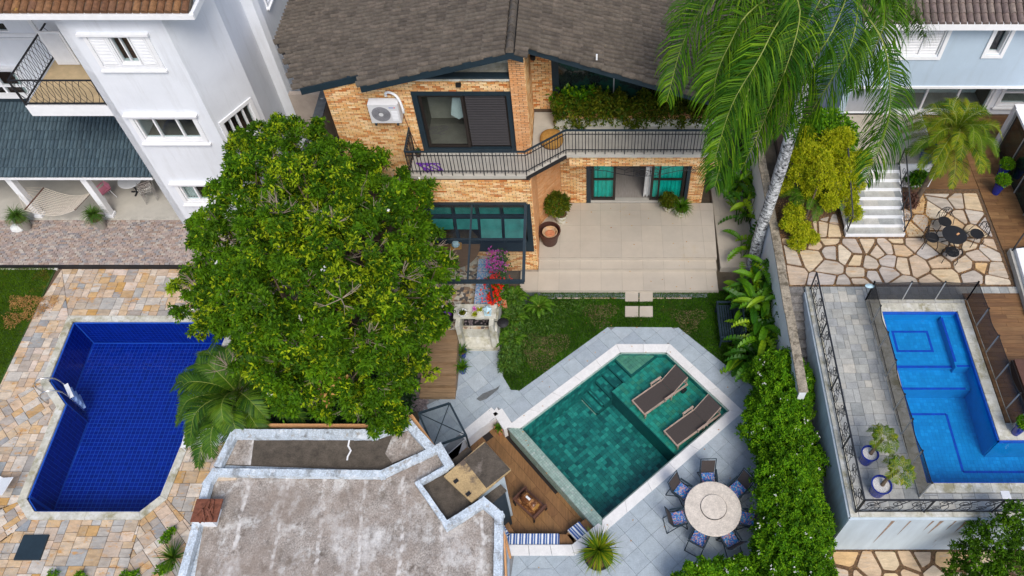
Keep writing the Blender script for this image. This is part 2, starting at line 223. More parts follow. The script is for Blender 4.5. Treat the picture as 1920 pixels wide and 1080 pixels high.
def add_drips(m, col, amt=.35, sc=(1.6, 1.6, .16), lo=.52, hi=.72):
    t, N, L = nodes(m); b = N['Principled BSDF']; src = b.inputs['Base Color'].links[0].from_socket; geo = N.new('ShaderNodeNewGeometry'); mp = N.new('ShaderNodeMapping'); mp.inputs['Scale'].default_value = sc; L.new(geo.outputs['Position'], mp.inputs[0])
    n2 = N.new('ShaderNodeTexNoise'); n2.inputs['Scale'].default_value = 2.2; n2.inputs['Detail'].default_value = 8; n2.inputs['Roughness'].default_value = .7; L.new(mp.outputs[0], n2.inputs['Vector']); r = N.new('ShaderNodeMapRange'); r.inputs[1].default_value = lo; r.inputs[2].default_value = hi; r.inputs[4].default_value = amt; L.new(n2.outputs[0], r.inputs[0])
    mx = N.new('ShaderNodeMix'); mx.data_type = 'RGBA'; L.new(r.outputs[0], mx.inputs[0]); L.new(src, mx.inputs[6]); mx.inputs[7].default_value = (*col, 1); L.new(mx.outputs[2], b.inputs['Base Color'])
add_drips(M['white_wall'], (.42, .42, .42), .28); add_drips(M['blue_wall'], (.30, .34, .38), .3); add_drips(M['greywall'], (.30, .27, .23), .5); add_drips(M['concrete'], (.22, .20, .14), .5)
add_streaks(M['roofscreed'], (.66, .64, .62), math.radians(-4), 1.15, .03, .8)
add_drips(M['roofscreed'], (.25, .20, .165), .65, (.28, .28, .28), .46, .60); add_drips(M['roofscreed'], (.70, .69, .68), .55, (.35, .22, .3), .55, .68)
add_drips(M['parapet'], (.17, .17, .165), .75, (.9, .35, .6), .52, .64)
# ------------------------------------------------------------ meshes
class MB:
    def __init__(s): s.v = []; s.f = []; s.r = []
    def add(s, vs, fs, r=0.):
        o = len(s.v); s.v += [tuple(x) for x in vs]; s.f += [tuple(i+o for i in f) for f in fs]; s.r += [r]*len(fs); return s
    def box(s, c, d, rz=0., rx=0., ry=0., r=0.):
        R = Matrix.Rotation(rz, 3, 'Z') @ Matrix.Rotation(rx, 3, 'X') @ Matrix.Rotation(ry, 3, 'Y'); c = Vector(c)
        vs = [c+R@Vector((x*d[0]/2, y*d[1]/2, z*d[2]/2)) for z in (-1, 1) for y in (-1, 1) for x in (-1, 1)]
        return s.add(vs, [(0, 2, 3, 1), (4, 5, 7, 6), (0, 1, 5, 4), (2, 6, 7, 3), (0, 4, 6, 2), (1, 3, 7, 5)], r)
    def prism(s, poly, z0, z1, r=0., inset=0.):
        n = len(poly)
        ar = sum(poly[i][0]*poly[(i+1) % n][1]-poly[(i+1) % n][0]*poly[i][1] for i in range(n))
        if ar < 0: poly = poly[::-1]
        zt = (lambda x, y: z1) if not callable(z1) else z1; zb = (lambda x, y: z0) if not callable(z0) else z0
        top = poly
        if inset:
            cx = sum(p[0] for p in poly)/n; cy = sum(p[1] for p in poly)/n
            top = [(p[0]+(cx-p[0])*inset, p[1]+(cy-p[1])*inset) for p in poly]
        vs = [(x, y, zb(x, y)) for x, y in poly]+[(x, y, zt(x, y)) for x, y in top]
        return s.add(vs, [tuple(range(n-1, -1, -1)), tuple(range(n, 2*n))]+[(i, (i+1) % n, n+(i+1) % n, n+i) for i in range(n)], r)
    def tube(s, pts, rad, n=6, cap=True):
        pts = [Vector(p) for p in pts]; m = len(pts); rads = rad if hasattr(rad, '__len__') else [rad]*m
        vs = []; up = Vector((0, 0, 1))
        for i, p in enumerate(pts):
            d = (pts[min(i+1, m-1)]-pts[max(i-1, 0)]); d = d.normalized() if d.length > 1e-9 else Vector((0, 0, 1))
            a = d.cross(up if abs(d.z) < .95 else Vector((1, 0, 0))).normalized(); b = d.cross(a)
            vs += [p+rads[i]*(a*math.cos(2*math.pi*k/n)+b*math.sin(2*math.pi*k/n)) for k in range(n)]
        fs = [(i*n+k, i*n+(k+1) % n, (i+1)*n+(k+1) % n, (i+1)*n+k) for i in range(m-1) for k in range(n)]
        if cap: fs += [tuple(range(n-1, -1, -1)), tuple((m-1)*n+k for k in range(n))]
        return s.add(vs, fs)
    def bar(s, p, q, w, h=None):
        p = Vector(p); q = Vector(q); d = q-p; h = h or w; L = d.length
        if L < 1e-6: return s
        d.normalize(); a = d.cross(Vector((0, 0, 1)) if abs(d.z) < .95 else Vector((0, 1, 0))).normalized(); b = a.cross(d)
        vs = [p+e*d*L+i*a*w/2+j*b*h/2 for e in (0, 1) for j in (-1, 1) for i in (-1, 1)]
        return s.add(vs, [(0, 1, 3, 2), (4, 6, 7, 5), (0, 4, 5, 1), (2, 3, 7, 6), (0, 2, 6, 4), (1, 5, 7, 3)])
    def lathe(s, prof, n=20, c=(0, 0, 0), sx=1., sy=1.):
        vs = [(c[0]+r*sx*math.cos(2*math.pi*k/n), c[1]+r*sy*math.sin(2*math.pi*k/n), c[2]+z) for r, z in prof for k in range(n)]; m = len(prof)
        fs = [(i*n+k, i*n+(k+1) % n, (i+1)*n+(k+1) % n, (i+1)*n+k) for i in range(m-1) for k in range(n)]
        if prof[0][0] > 1e-6: fs.append(tuple(range(n-1, -1, -1)))
        if prof[-1][0] > 1e-6: fs.append(tuple((m-1)*n+k for k in range(n)))
        return s.add(vs, fs)
    def quad(s, a, b, c, d, r=0.): return s.add([a, b, c, d], [(0, 1, 2, 3)], r)
    def ball(s, c, r, n=8, sz=1.):
        return s.lathe([(max(1e-7, r*math.sin(math.pi*i/(n//2+1))), -r*sz*math.cos(math.pi*i/(n//2+1))) for i in range(n//2+2)], n, c)
    def mesh(s, name, smooth=False):
        me = bpy.data.meshes.new(name); me.from_pydata(s.v, [], s.f)
        if any(s.r): a = me.attributes.new('rnd', 'FLOAT', 'FACE'); a.data.foreach_set('value', np.array(s.r, np.float32))
        if smooth: me.polygons.foreach_set('use_smooth', [True]*len(me.polygons))
        me.update(); return me
def npmesh(name, V, k, R=None, smooth=False, F=None):
    """V (n*k,3): faces of k consecutive verts, or F index array"""
    V = np.asarray(V, np.float32).reshape(-1, 3)
    if F is None: F = np.arange(len(V), dtype=np.int32).reshape(-1, k)
    F = np.asarray(F, np.int32); me = bpy.data.meshes.new(name)
    me.vertices.add(len(V)); me.vertices.foreach_set('co', V.ravel()); me.loops.add(F.size); me.loops.foreach_set('vertex_index', F.ravel())
    me.polygons.add(len(F)); me.polygons.foreach_set('loop_start', np.arange(0, F.size, F.shape[1], dtype=np.int32))
    if R is not None: a = me.attributes.new('rnd', 'FLOAT', 'FACE'); a.data.foreach_set('value', np.asarray(R, np.float32))
    me.update(calc_edges=True)
    if smooth: me.polygons.foreach_set('use_smooth', [True]*len(me.polygons))
    return me
# ------------------------------------------------------------ objects
def W(o):
    m = Matrix.LocRotScale(o.location, o.rotation_euler, o.scale)
    return W(o.parent) @ o.matrix_parent_inverse @ m if o.parent else m
def tag(o, label=None, cat=None, group=None, kind=None):
    if label: o['label'] = label
    if cat: o['category'] = cat
    if group: o['group'] = group
    if kind: o['kind'] = kind
    return o
def ob(name, mesh, m=None, parent=None, local=False, label=None, cat=None, group=None, kind=None, loc=None, smooth=False):
    if isinstance(mesh, MB): mesh = mesh.mesh(name, smooth)
    o = bpy.data.objects.new(name, mesh); COL.objects.link(o)
    if m is not None and mesh is not None and len(mesh.materials) == 0: mesh.materials.append(M[m] if isinstance(m, str) else m)
    if loc is not None: o.location = loc
    if parent is not None:
        o.parent = parent
        if not local: o.matrix_parent_inverse = W(parent).inverted()
    return tag(o, label, cat, group, kind)
def thing(name, label, cat, loc=(0, 0, 0), rz=0., group=None):
    o = bpy.data.objects.new(name, None); COL.objects.link(o); o.location = loc; o.rotation_euler = (0, 0, rz); o.empty_display_size = .2
    return tag(o, label, cat, group)
KIDS = {}
def copy_tree(o, parent=None):
    c = o.copy(); COL.objects.link(c)
    if parent is not None: c.parent = parent
    for ch in [x for x in COL.objects if x.parent == o]: copy_tree(ch, c)
    return c
def dup(o, loc, rz, label, sc=1.):
    c = copy_tree(o); c.location = loc; c.rotation_euler = (0, 0, rz); c.scale = (sc,)*3; c['label'] = label; return c
def centre(o, mesh): pass
# ------------------------------------------------------------ pieces (tiles, bricks, planks): first 300 as parts, the rest joined
def pieces_inst(parent, name, unit, mats, m, limit=300):
    cs = []
    for k, X in enumerate(mats):
        p = X.translation; cs.append((0 if seen(p) else 1, (Vector(_C)-p).length, k))
    cs.sort(); un = unit if not isinstance(unit, MB) else unit.mesh(name)
    if len(un.materials) == 0: un.materials.append(M[m])
    inv = W(parent).inverted()
    for _, _, k in cs[:limit]:
        o = bpy.data.objects.new(name, un); COL.objects.link(o); o.parent = parent; o.matrix_parent_inverse = inv
        l, r, s_ = mats[k].decompose(); o.location = l; o.rotation_euler = r.to_euler(); o.scale = s_
    rest = [mats[k] for _, _, k in cs[limit:]]
    if rest:
        V = np.array([v.co[:] for v in un.vertices]); A = np.array([np.array(x) for x in rest])
        VV = np.einsum('nij,vj->nvi', A[:, :3, :3], V)+A[:, None, :3, 3]; nv = len(V); mb_v = VV.reshape(-1, 3)
        fs = [tuple(p.vertices) for p in un.polygons]; me = bpy.data.meshes.new(name); F = []
        for i in range(len(rest)): F += [tuple(j+i*nv for j in f) for f in fs]
        me.from_pydata(mb_v.tolist(), [], F); R = np.repeat(rng.random(len(rest)), len(fs)).astype(np.float32)
        a = me.attributes.new('rnd', 'FLOAT', 'FACE'); a.data.foreach_set('value', R); me.materials.append(M[m]); me.update()
        ob(name, me, None, parent, kind='stuff')
def pieces_poly(parent, name, polys, z0, z1, m, limit=300, inset=0.):
    """polys: list of 2D polygons -> prisms between z0 and z1 (numbers or f(x,y))"""
    cs = []
    for k, P in enumerate(polys):
        cx = sum(p[0] for p in P)/len(P); cy = sum(p[1] for p in P)/len(P); zz = z1(cx, cy) if callable(z1) else z1
        cs.append((0 if seen((cx, cy, zz)) else 1, math.dist((cx, cy, zz), (0, 0, 25)), k, cx, cy, zz))
    cs.sort()
    for s_, d_, k, cx, cy, zz in cs[:limit]:
        b = MB().prism(polys[k], z0, z1, 0, inset); b.v = [(x-cx, y-cy, z-zz) for x, y, z in b.v]
        ob(name, b, m, parent, loc=(cx, cy, zz))
    if len(cs) > limit:
        b = MB()
        for s_, d_, k, *_ in cs[limit:]: b.prism(polys[k], z0, z1, random.random()*.99+.005, inset)
        ob(name, b, m, parent, kind='stuff')
# ------------------------------------------------------------ 2D helpers
def clip(P, a, b, c):
    """keep a*x+b*y<=c"""
    out = []; n = len(P)
    for i in range(n):
        p, q = P[i], P[(i+1) % n]; dp = a*p[0]+b*p[1]-c; dq = a*q[0]+b*q[1]-c
        if dp <= 0: out.append(p)
        if (dp < 0) != (dq < 0) and abs(dp-dq) > 1e-12:
            t = dp/(dp-dq); out.append((p[0]+t*(q[0]-p[0]), p[1]+t*(q[1]-p[1])))
    return out
def area(P): return .5*sum(P[i][0]*P[(i+1) % len(P)][1]-P[(i+1) % len(P)][0]*P[i][1] for i in range(len(P)))
def ccw(P): return P if area(P) > 0 else P[::-1]
def halfplanes(Z):
    Z = ccw(Z); hp = []
    for i in range(len(Z)):
        p, q = Z[i], Z[(i+1) % len(Z)]; nx, ny = (q[1]-p[1]), -(q[0]-p[0]); l = math.hypot(nx, ny)
        if l > 1e-9: hp.append((nx/l, ny/l, (nx*p[0]+ny*p[1])/l))
    return hp
def clip_to(P, Z):
    for a, b, c in halfplanes(Z):
        P = clip(P, a, b, c)
        if len(P) < 3: return []
    return P
def inset(P, d):
    P = ccw(P)
    for a, b, c in halfplanes(P):
        P = clip(P, a, b, c-d)
        if len(P) < 3: return []
    return P
def guillotine(x0, y0, x1, y1, smin, smax, out, sq=1.0):
    w_, h_ = x1-x0, y1-y0
    if w_ > smax*sq or h_ > smax or (random.random() < .35 and max(w_, h_) > 2*smin):
        if (w_/sq > h_) == (random.random() < .88) and w_ > 2*smin*sq or h_ <= 2*smin:
            if w_ <= 2*smin*sq: out.append((x0, y0, x1, y1)); return
            c = x0+w_*random.uniform(.36, .64); guillotine(x0, y0, c, y1, smin, smax, out, sq); guillotine(c, y0, x1, y1, smin, smax, out, sq)
        else:
            c = y0+h_*random.uniform(.36, .64); guillotine(x0, y0, x1, c, smin, smax, out, sq); guillotine(x0, c, x1, y1, smin, smax, out, sq)
    else: out.append((x0, y0, x1, y1))
def subtract(polys, K):
    out = []; Hh = halfplanes(ccw(K))
    for P in polys:
        cur = P
        for a, b_, c in Hh:
            o_ = clip(cur, -a, -b_, -c)
            if len(o_) > 2 and abs(area(o_)) > .004: out.append(o_)
            cur = clip(cur, a, b_, c)
            if len(cur) < 3: break
    return out
def subtract_any(polys, P):
    """remove a possibly concave outline, keeping pieces whole where it does not touch them"""
    tri = tessellate_polygon([[Vector((x, y, 0)) for x, y in P]])
    for t in tri:
        T = ccw([P[i] for i in t]); 
        if abs(area(T)) < 1e-4: continue
        nxt = []
        for Q in polys:
            if len(clip_to(Q, T)) < 3: nxt.append(Q)
            else: nxt += subtract([Q], T)
        polys = nxt
    return polys
def zone_tiles(Z, ang, mode, a=.5, b=.5, gap=.006, origin=(0, 0), off=.5):
    """convex zone Z filled with tiles in a frame turned by ang; mode 'grid'|'run'|'ashlar'"""
    ca, sa = math.cos(ang), math.sin(ang); ox, oy = origin
    L = [((x-ox)*ca+(y-oy)*sa, -(x-ox)*sa+(y-oy)*ca) for x, y in Z]; x0 = min(p[0] for p in L); x1 = max(p[0] for p in L); y0 = min(p[1] for p in L); y1 = max(p[1] for p in L); rects = []
    if mode == 'ashlar': guillotine(x0-.1, y0-.1, x1+.1, y1+.1, a, b, rects)
    else:
        j = math.floor(y0/b); 
        while j*b < y1:
            sh = (off*a if j % 2 else 0) if mode == 'run' else 0.; 
            if mode == 'rand': sh = random.random()*a
            i = math.floor((x0-sh)/a)
            while i*a+sh < x1: rects.append((i*a+sh, j*b, (i+1)*a+sh, (j+1)*b)); i += 1
            j += 1
    out = []
    for r in rects:
        P = clip_to([(r[0], r[1]), (r[2], r[1]), (r[2], r[3]), (r[0], r[3])], L)
        if len(P) > 2:
            P = inset(P, gap)
            if len(P) > 2 and abs(area(P)) > .004: out.append([(x*ca-y*sa+ox, x*sa+y*ca+oy) for x, y in P])
    return out
def inside(P, x, y):
    c = False; n = len(P)
    for i in range(n):
        x1, y1 = P[i]; x2, y2 = P[(i+1) % n]
        if (y1 > y) != (y2 > y) and x < (x2-x1)*(y-y1)/(y2-y1)+x1: c = not c
    return c
def region(outer, holes, z, depth=.3, thick=True):
    """flat region with holes, given depth"""
    loops = [ccw(outer)]+[ccw(h)[::-1] for h in holes]; pts = [Vector((x, y, 0)) for l in loops for x, y in l]
    tri = tessellate_polygon([[Vector((x, y, 0)) for x, y in l] for l in loops]); b = MB(); n = len(pts)
    fs = []
    for t in tri:
        p, q, r_ = (pts[i] for i in t); fs.append(t if (q-p).cross(r_-p).z > 0 else t[::-1])
    vs = [(p.x, p.y, z) for p in pts]
    if thick:
        vs += [(p.x, p.y, z-depth) for p in pts]; o = 0
        for l in loops:
            m = len(l)
            for i in range(m): j = (i+1) % m; fs.append((o+i, n+o+i, n+o+j, o+j))
            o += m
    return b.add(vs, fs)
def offset_poly(P, d):
    """grow (d>0) a ccw polygon outward with mitred corners"""
    P = ccw(P); n = len(P); out = []
    for i in range(n):
        p0, p1, p2 = P[i-1], P[i], P[(i+1) % n]
        def nn(a, b): l = math.hypot(b[0]-a[0], b[1]-a[1]); return ((b[1]-a[1])/l, -(b[0]-a[0])/l)
        n1, n2 = nn(p0, p1), nn(p1, p2); k = 1+n1[0]*n2[0]+n1[1]*n2[1]; out.append((p1[0]+d*(n1[0]+n2[0])/k, p1[1]+d*(n1[1]+n2[1])/k))
    return out
def voronoi(Z, n, gap, jit=.9):
    Z = ccw(Z); x0 = min(p[0] for p in Z); x1 = max(p[0] for p in Z); y0 = min(p[1] for p in Z); y1 = max(p[1] for p in Z); pts = []
    k = 0; dmin = math.sqrt(abs(area(Z))/n)*.56
    while len(pts) < n and k < 6000:
        k += 1; p = (random.uniform(x0, x1), random.uniform(y0, y1))
        if inside(Z, *p) and all(math.hypot(p[0]-q[0], p[1]-q[1]) > dmin for q in pts): pts.append(p)
    out = []
    for p in pts:
        P = list(Z)
        for q in pts:
            if q is p or math.hypot(p[0]-q[0], p[1]-q[1]) > 5*dmin: continue
            a, b = q[0]-p[0], q[1]-p[1]; l = math.hypot(a, b); P = clip(P, a/l, b/l, (a*(p[0]+q[0])/2+b*(p[1]+q[1])/2)/l)
            if len(P) < 3: break
        P = inset(P, gap*random.uniform(.6, 1.8)) if len(P) > 2 else []
        if len(P) < 3: continue
        # soften corners
        Q = []; m = len(P)
        for i in range(m):
            a_, b_, c_ = P[i-1], P[i], P[(i+1) % m]
            la = math.hypot(a_[0]-b_[0], a_[1]-b_[1]); lc = math.hypot(c_[0]-b_[0], c_[1]-b_[1]); ta = min(.3, .035/max(la, .01)); tc = min(.3, .035/max(lc, .01))
            Q.append((b_[0]+(a_[0]-b_[0])*ta, b_[1]+(a_[1]-b_[1])*ta)); Q.append((b_[0]+(c_[0]-b_[0])*tc, b_[1]+(c_[1]-b_[1])*tc))
        j = .012*jit; Q = [(x+random.uniform(-j, j), y+random.uniform(-j, j)) for x, y in Q]; out.append(Q)
    return out
# ------------------------------------------------------------ walls
class WP:
    """vertical plane: origin, heading a; outward normal on the right of the heading"""
    def __init__(s, o, a): s.o = o; s.a = a; s.d = (math.cos(a), math.sin(a)); s.n = (math.sin(a), -math.cos(a))
    def pt(s, t, z, n=0.): return Vector((s.o[0]+s.d[0]*t+s.n[0]*n, s.o[1]+s.d[1]*t+s.n[1]*n, z))
    def box(s, b, s0, s1, z0, z1, n0, n1): return b.box(s.pt((s0+s1)/2, (z0+z1)/2, (n0+n1)/2), (s1-s0, abs(n1-n0), z1-z0), s.a)
def panel(b, wp, L, z0, z1, holes, th=.2, n=0.):
    ss = sorted({0., L, *[h[0] for h in holes], *[h[1] for h in holes]}); zs = sorted({z0, z1, *[h[2] for h in holes], *[h[3] for h in holes]})
    for i in range(len(ss)-1):
        run = None
        for j in range(len(zs)-1):
            cs, cz = (ss[i]+ss[i+1])/2, (zs[j]+zs[j+1])/2
            if any(h[0] < cs < h[1] and h[2] < cz < h[3] for h in holes):
                if run: wp.box(b, ss[i], ss[i+1], run[0], run[1], n-th, n); run = None
            else: run = (run[0] if run else zs[j], zs[j+1])
        if run: wp.box(b, ss[i], ss[i+1], run[0], run[1], n-th, n)
BL, BH = .253, .0765
def brick_unit():
    return MB().box((0, 0, 0), (BL-.018, .032, BH-.019))
def bricks(wp, L, z0, z1, holes, out, zmax=None, ph=0.):
    j = 0; z = z0
    while z+BH <= z1+.001:
        zc = z+BH/2; t = -(j % 2)*BL/2-(random.random()*.02)-ph
        while t < L:
            a, b = max(t, 0), min(t+BL, L); t += BL; segs = [(a, b)]
            for h in holes:
                if h[2] < zc < h[3]:
                    ns_ = []
                    for p, q in segs:
                        if q <= h[0] or p >= h[1]: ns_.append((p, q))
                        else:
                            if p < h[0]: ns_.append((p, h[0]))
                            if q > h[1]: ns_.append((h[1], q))
                    segs = ns_
            for p, q in segs:
                if q-p < .04: continue
                c = wp.pt((p+q)/2, zc, -.016+random.uniform(.006, .013))
                if zmax and zc > zmax(c.x, c.y): continue
                out.append(Matrix.LocRotScale(c, Matrix.Rotation(wp.a, 3, 'Z').to_quaternion(), Vector(((q-p-.012)/(BL-.012), 1, 1))))
        j += 1; z += BH
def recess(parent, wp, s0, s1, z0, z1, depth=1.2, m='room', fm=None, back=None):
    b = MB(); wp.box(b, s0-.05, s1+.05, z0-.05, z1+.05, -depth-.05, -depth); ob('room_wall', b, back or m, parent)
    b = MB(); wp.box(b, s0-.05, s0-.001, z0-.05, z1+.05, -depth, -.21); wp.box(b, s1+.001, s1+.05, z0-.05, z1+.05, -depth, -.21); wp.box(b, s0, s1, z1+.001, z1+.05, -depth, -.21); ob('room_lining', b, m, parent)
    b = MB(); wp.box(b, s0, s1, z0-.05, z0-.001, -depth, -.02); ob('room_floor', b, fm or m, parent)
def window(parent, wp, s0, s1, z0, z1, cols, fw=.07, frame='white_trim', pane='glass', surround=.12, hood=True, rows=1, dep=.1, sill=True, curtain=None):
    """window part with pane, sill and hood sub-parts; outer size s0..s1,z0..z1"""
    b = MB(); k = surround
    if k:
        wp.box(b, s0, s0+k, z0, z1, .001, .05); wp.box(b, s1-k, s1, z0, z1, .001, .05); wp.box(b, s0+k, s1-k, z1-k, z1, .001, .048); wp.box(b, s0+k, s1-k, z0, z0+k, .001, .048)
    i0, i1, j0, j1 = s0+k, s1-k, z0+k, z1-k
    wp.box(b, i0, i0+fw, j0, j1, -dep-.05, -.01); wp.box(b, i1-fw, i1, j0, j1, -dep-.05, -.01); wp.box(b, i0+fw, i1-fw, j1-fw, j1, -dep-.05, -.012); wp.box(b, i0+fw, i1-fw, j0, j0+fw, -dep-.05, -.012)
    cs = [i0+fw/2+(i1-i0-fw)*c for c in ([x/cols for x in range(cols+1)] if isinstance(cols, int) else cols)]
    for c in cs[1:-1]: wp.box(b, c-fw/2, c+fw/2, j0+fw, j1-fw, -dep-.03, -.02)
    rs = [j0+fw/2+(j1-j0-fw)*r/rows for r in range(rows+1)]
    for r in rs[1:-1]: wp.box(b, i0+fw, i1-fw, r-fw/2, r+fw/2, -dep-.028, -.022)
    f = ob('window', b, frame, parent)
    for a_, c_ in zip(cs[:-1], cs[1:]):
        for r0, r1 in zip(rs[:-1], rs[1:]):
            q = MB(); wp.box(q, a_+fw/2-.01, c_-fw/2+.01, r0+fw/2-.01, r1-fw/2+.01, -dep, -dep+.01); ob('pane', q, pane, f)
    if sill: q = MB(); wp.box(q, s0-.06, s1+.06, z0-.06, z0-.002, 0, .12); ob('sill', q, frame, f)
    if hood: q = MB(); wp.box(q, s0-.1, s1+.1, z1+.002, z1+.08, 0, .16); ob('hood', q, frame, f)
    if curtain:
        q = MB(); w0 = (i1-i0)*.22
        for a_ in (i0, i1-w0):
            n = 12
            for t in range(n):
                u0, u1 = a_+w0*t/n, a_+w0*(t+1)/n; d0, d1 = -.25+.03*math.sin(t*2.1), -.25+.03*math.sin((t+1)*2.1)
                q.quad(wp.pt(u0, j0, d0), wp.pt(u1, j0, d1), wp.pt(u1, j1, d1), wp.pt(u0, j1, d0))
        ob('curtain', q, curtain, f)
    return f
# ------------------------------------------------------------ foliage
def unit(a): return a/np.maximum(np.linalg.norm(a, axis=-1, keepdims=True), 1e-9)
def leaves(name, B, Dr, Ln, Wd, m, parent=None, R=None, fold=.25, droop=.15, **kw):
    """diamond leaves: base points B, directions Dr, lengths, widths"""
    n = len(B); Dr = unit(Dr); up = unit(np.array([0, 0, 1.])+rng.normal(0, .35, (n, 3))); sd = unit(np.cross(Dr, up)); Ln = np.broadcast_to(Ln, n)[:, None]; Wd = np.broadcast_to(Wd, n)[:, None]
    nrm = np.cross(sd, Dr); mid = B+Dr*Ln*.45; tip = B+Dr*Ln+np.array([0, 0, -1.])*Ln*droop
    V = np.stack([B, mid-sd*Wd/2+nrm*Wd*fold*.5, tip, mid+sd*Wd/2+nrm*Wd*fold*.5], 1)
    if R is None: R = rng.random(n)
    return ob(name, npmesh(name, V, 4, R), m, parent, **kw)
def sphere_dirs(n, up=-1.):
    d = unit(rng.normal(size=(n*4+24, 3))); d = d[d[:, 2] > up][:n]; return d
def rosettes(T, D, k, length, spread=1., lenvar=.35):
    """k leaves at each twig tip T pointing round D"""
    n = len(T); B = np.repeat(T, k, 0); Dd = np.repeat(D, k, 0); r = unit(rng.normal(size=(n*k, 3))); dr = unit(Dd*.55+r*spread)
    B = B+rng.normal(0, length*.25, B.shape); return B, dr, length*(1-lenvar/2+lenvar*rng.random(n*k))
def catmull(P, n):
    P = [Vector(p) for p in P]; P = [P[0]*2-P[1]]+P+[P[-1]*2-P[-2]]; out = []; m = len(P)-3
    for i in range(n+1):
        t = i/n*m; k = min(int(t), m-1); t -= k; a, b, c, d = P[k:k+4]
        out.append(.5*((2*b)+(-a+c)*t+(2*a-5*b+4*c-d)*t*t+(-a+3*b-3*c+d)*t*t*t))
    return out
def frond(parent, pts, ll, n=60, start=.12, wl=.035, hang=.6, mleaf='palm', rach=.022, plum=.35, name='frond', fwd=.55, tipk=.35):
    """feathery palm leaf along a curve: rachis with leaflet sub-part"""
    C = catmull(pts, 40); b = MB(); b.tube(C[::2], [rach*(1-.75*i/20) for i in range(len(C[::2]))], 5); r = ob(name, b, 'rachis', parent)
    V = []; R = []
    base = random.random()
    for i in range(n):
        t = start+(1-start)*(i+random.random()*.6)/n; k = t*40; k0 = min(int(k), 39); p = C[k0].lerp(C[k0+1], k-k0); d = (C[k0+1]-C[k0]).normalized()
        sd = d.cross(Vector((0, 0, 1))); sd = sd.normalized() if sd.length > 1e-3 else Vector((1, 0, 0)); up = sd.cross(d)
        q = (t-start)/(1-start); L = ll*(math.sin(math.pi*(.12+.80*q))**.7)*(1 if q < .9 else .8)+ll*tipk*.0
        for s_ in (-1, 1):
            l = L*random.uniform(.85, 1.1); e = random.uniform(-plum, plum)
            dr = (sd*s_*1.0+d*(fwd+q*.5)+up*(.25+e)).normalized(); g = Vector((0, 0, -1))
            p1 = p+dr*l*.4; d2 = (dr+g*hang*.8+Vector((random.uniform(-.08, .08), random.uniform(-.08, .08), 0))).normalized(); p2 = p1+d2*l*.35; d3 = (d2+g*hang).normalized(); p3 = p2+d3*l*.28
            ax = dr.cross(up).normalized()*wl/2 if dr.cross(up).length > 1e-3 else d*wl/2
            V += [p-ax*.6, p+ax*.6, p1+ax, p1-ax, p1-ax, p1+ax, p2+ax*.8, p2-ax*.8, p2-ax*.8, p2+ax*.8, p3+ax*.1, p3-ax*.1]
            rr = (base+random.uniform(-.3, .3)) % 1; R += [rr]*3
    ob('leaflet', npmesh('leaflet', np.array([tuple(v) for v in V]), 4, R), mleaf, r)
    return r
def spiky(parent, c, n, L, wd, m, name='leaf', el=(.2, 1.3), bend=.5, seg=3):
    V = []; R = []; c = Vector(c)
    for i in range(n):
        az = random.random()*6.283; e = random.uniform(*el); l = L*random.uniform(.7, 1.1); d = Vector((math.cos(az)*math.cos(e), math.sin(az)*math.cos(e), math.sin(e))); sd = Vector((-math.sin(az), math.cos(az), 0)); p = c+d*.02; rr = random.random()
        for k in range(seg):
            w0 = wd*(1-(k/seg)**1.5); w1 = wd*(1-((k+1)/seg)**1.5)+.002; q = p+d*l/seg
            V += [p-sd*w0/2, p+sd*w0/2, q+sd*w1/2, q-sd*w1/2]; R.append(rr); p = q; d = (d+Vector((0, 0, -bend))).normalized()
    return ob(name, npmesh(name, np.array([tuple(v) for v in V]), 4, R), m, parent)
def broadleaf(V, R, p, d, L, wd, droop, rr, torn=0.):
    """big leaf as strip of quads either side of the midrib"""
    p = Vector(p); d = Vector(d).normalized(); n = 7
    for k in range(n):
        t0, t1 = k/n, (k+1)/n; sd = d.cross(Vector((0, 0, 1))); sd = sd.normalized() if sd.length > 1e-3 else Vector((1, 0, 0)); up = sd.cross(d)
        w0 = wd*math.sin(math.pi*min(1, .06+.94*t0))**.6*.5; w1 = wd*max(.02, math.sin(math.pi*min(1, .06+.94*t1)))**.6*.5 if k < n-1 else .01
        q = p+d*L/n; sag = -.35
        for s_ in (-1, 1):
            a = p+sd*s_*w0+up*w0*(.5+.0*sag); b = q+sd*s_*w1+up*w1*.5
            if torn: b = b-d*L/n*torn
            V += [p, q, b, a] if s_ > 0 else [q, p, a, b]; R.append(rr)
        p = q; d = (d+Vector((0, 0, -droop))).normalized()
# ============================================================ GROUND AND LEVELS
ob('ground', MB().box((0, 30, -3.25), (900, 900, .5)), 'earth', kind='structure')
TZ = 2.7                                                # level of the right-hand terrace
A41 = math.radians(41); E1 = (math.cos(A41), math.sin(A41)); E2 = (math.sin(A41), -math.cos(A41))
GO = (-2.39, 12.13)
def gp(s, t): return (GO[0]+E1[0]*s+E2[0]*t, GO[1]+E1[1]*s+E2[1]*t)
def gl(x, y): x -= GO[0]; y -= GO[1]; return (x*E1[0]+y*E1[1], x*E2[0]+y*E2[1])
GW, GL = 4.28, 5.95
YT = 15.19
GPOOL = clip([gp(0, 0), gp(0, GW), gp(GL, GW), gp(GL, 0)], 0, 1, YT)       # water outline, corner cut square to the house
LOUNGE = a2([(876, 824), (931, 781), (955, 806), (1122, 979), (1078, 1022), (950, 1022), (944, 1100), (820, 1100), (780, 880)])
cz = [gp(-.33, 0), gp(-.33, GW)]
LOUNGE = [a2([(868, 826)])[0], a2([(931, 781)])[0], gp(-.33, -.05), gp(-.33, GW+.05), a2([(1078, 1022)])[0], a2([(950, 1022)])[0], (-2.75, 6.3), (-6.5, 6.3), (-6.5, 9.4)]
POOLOUT = offset_poly(GPOOL, .34)
yard = [(-11.6, 4), (6.62, 4), (6.62, 40), (-11.6, 40)]
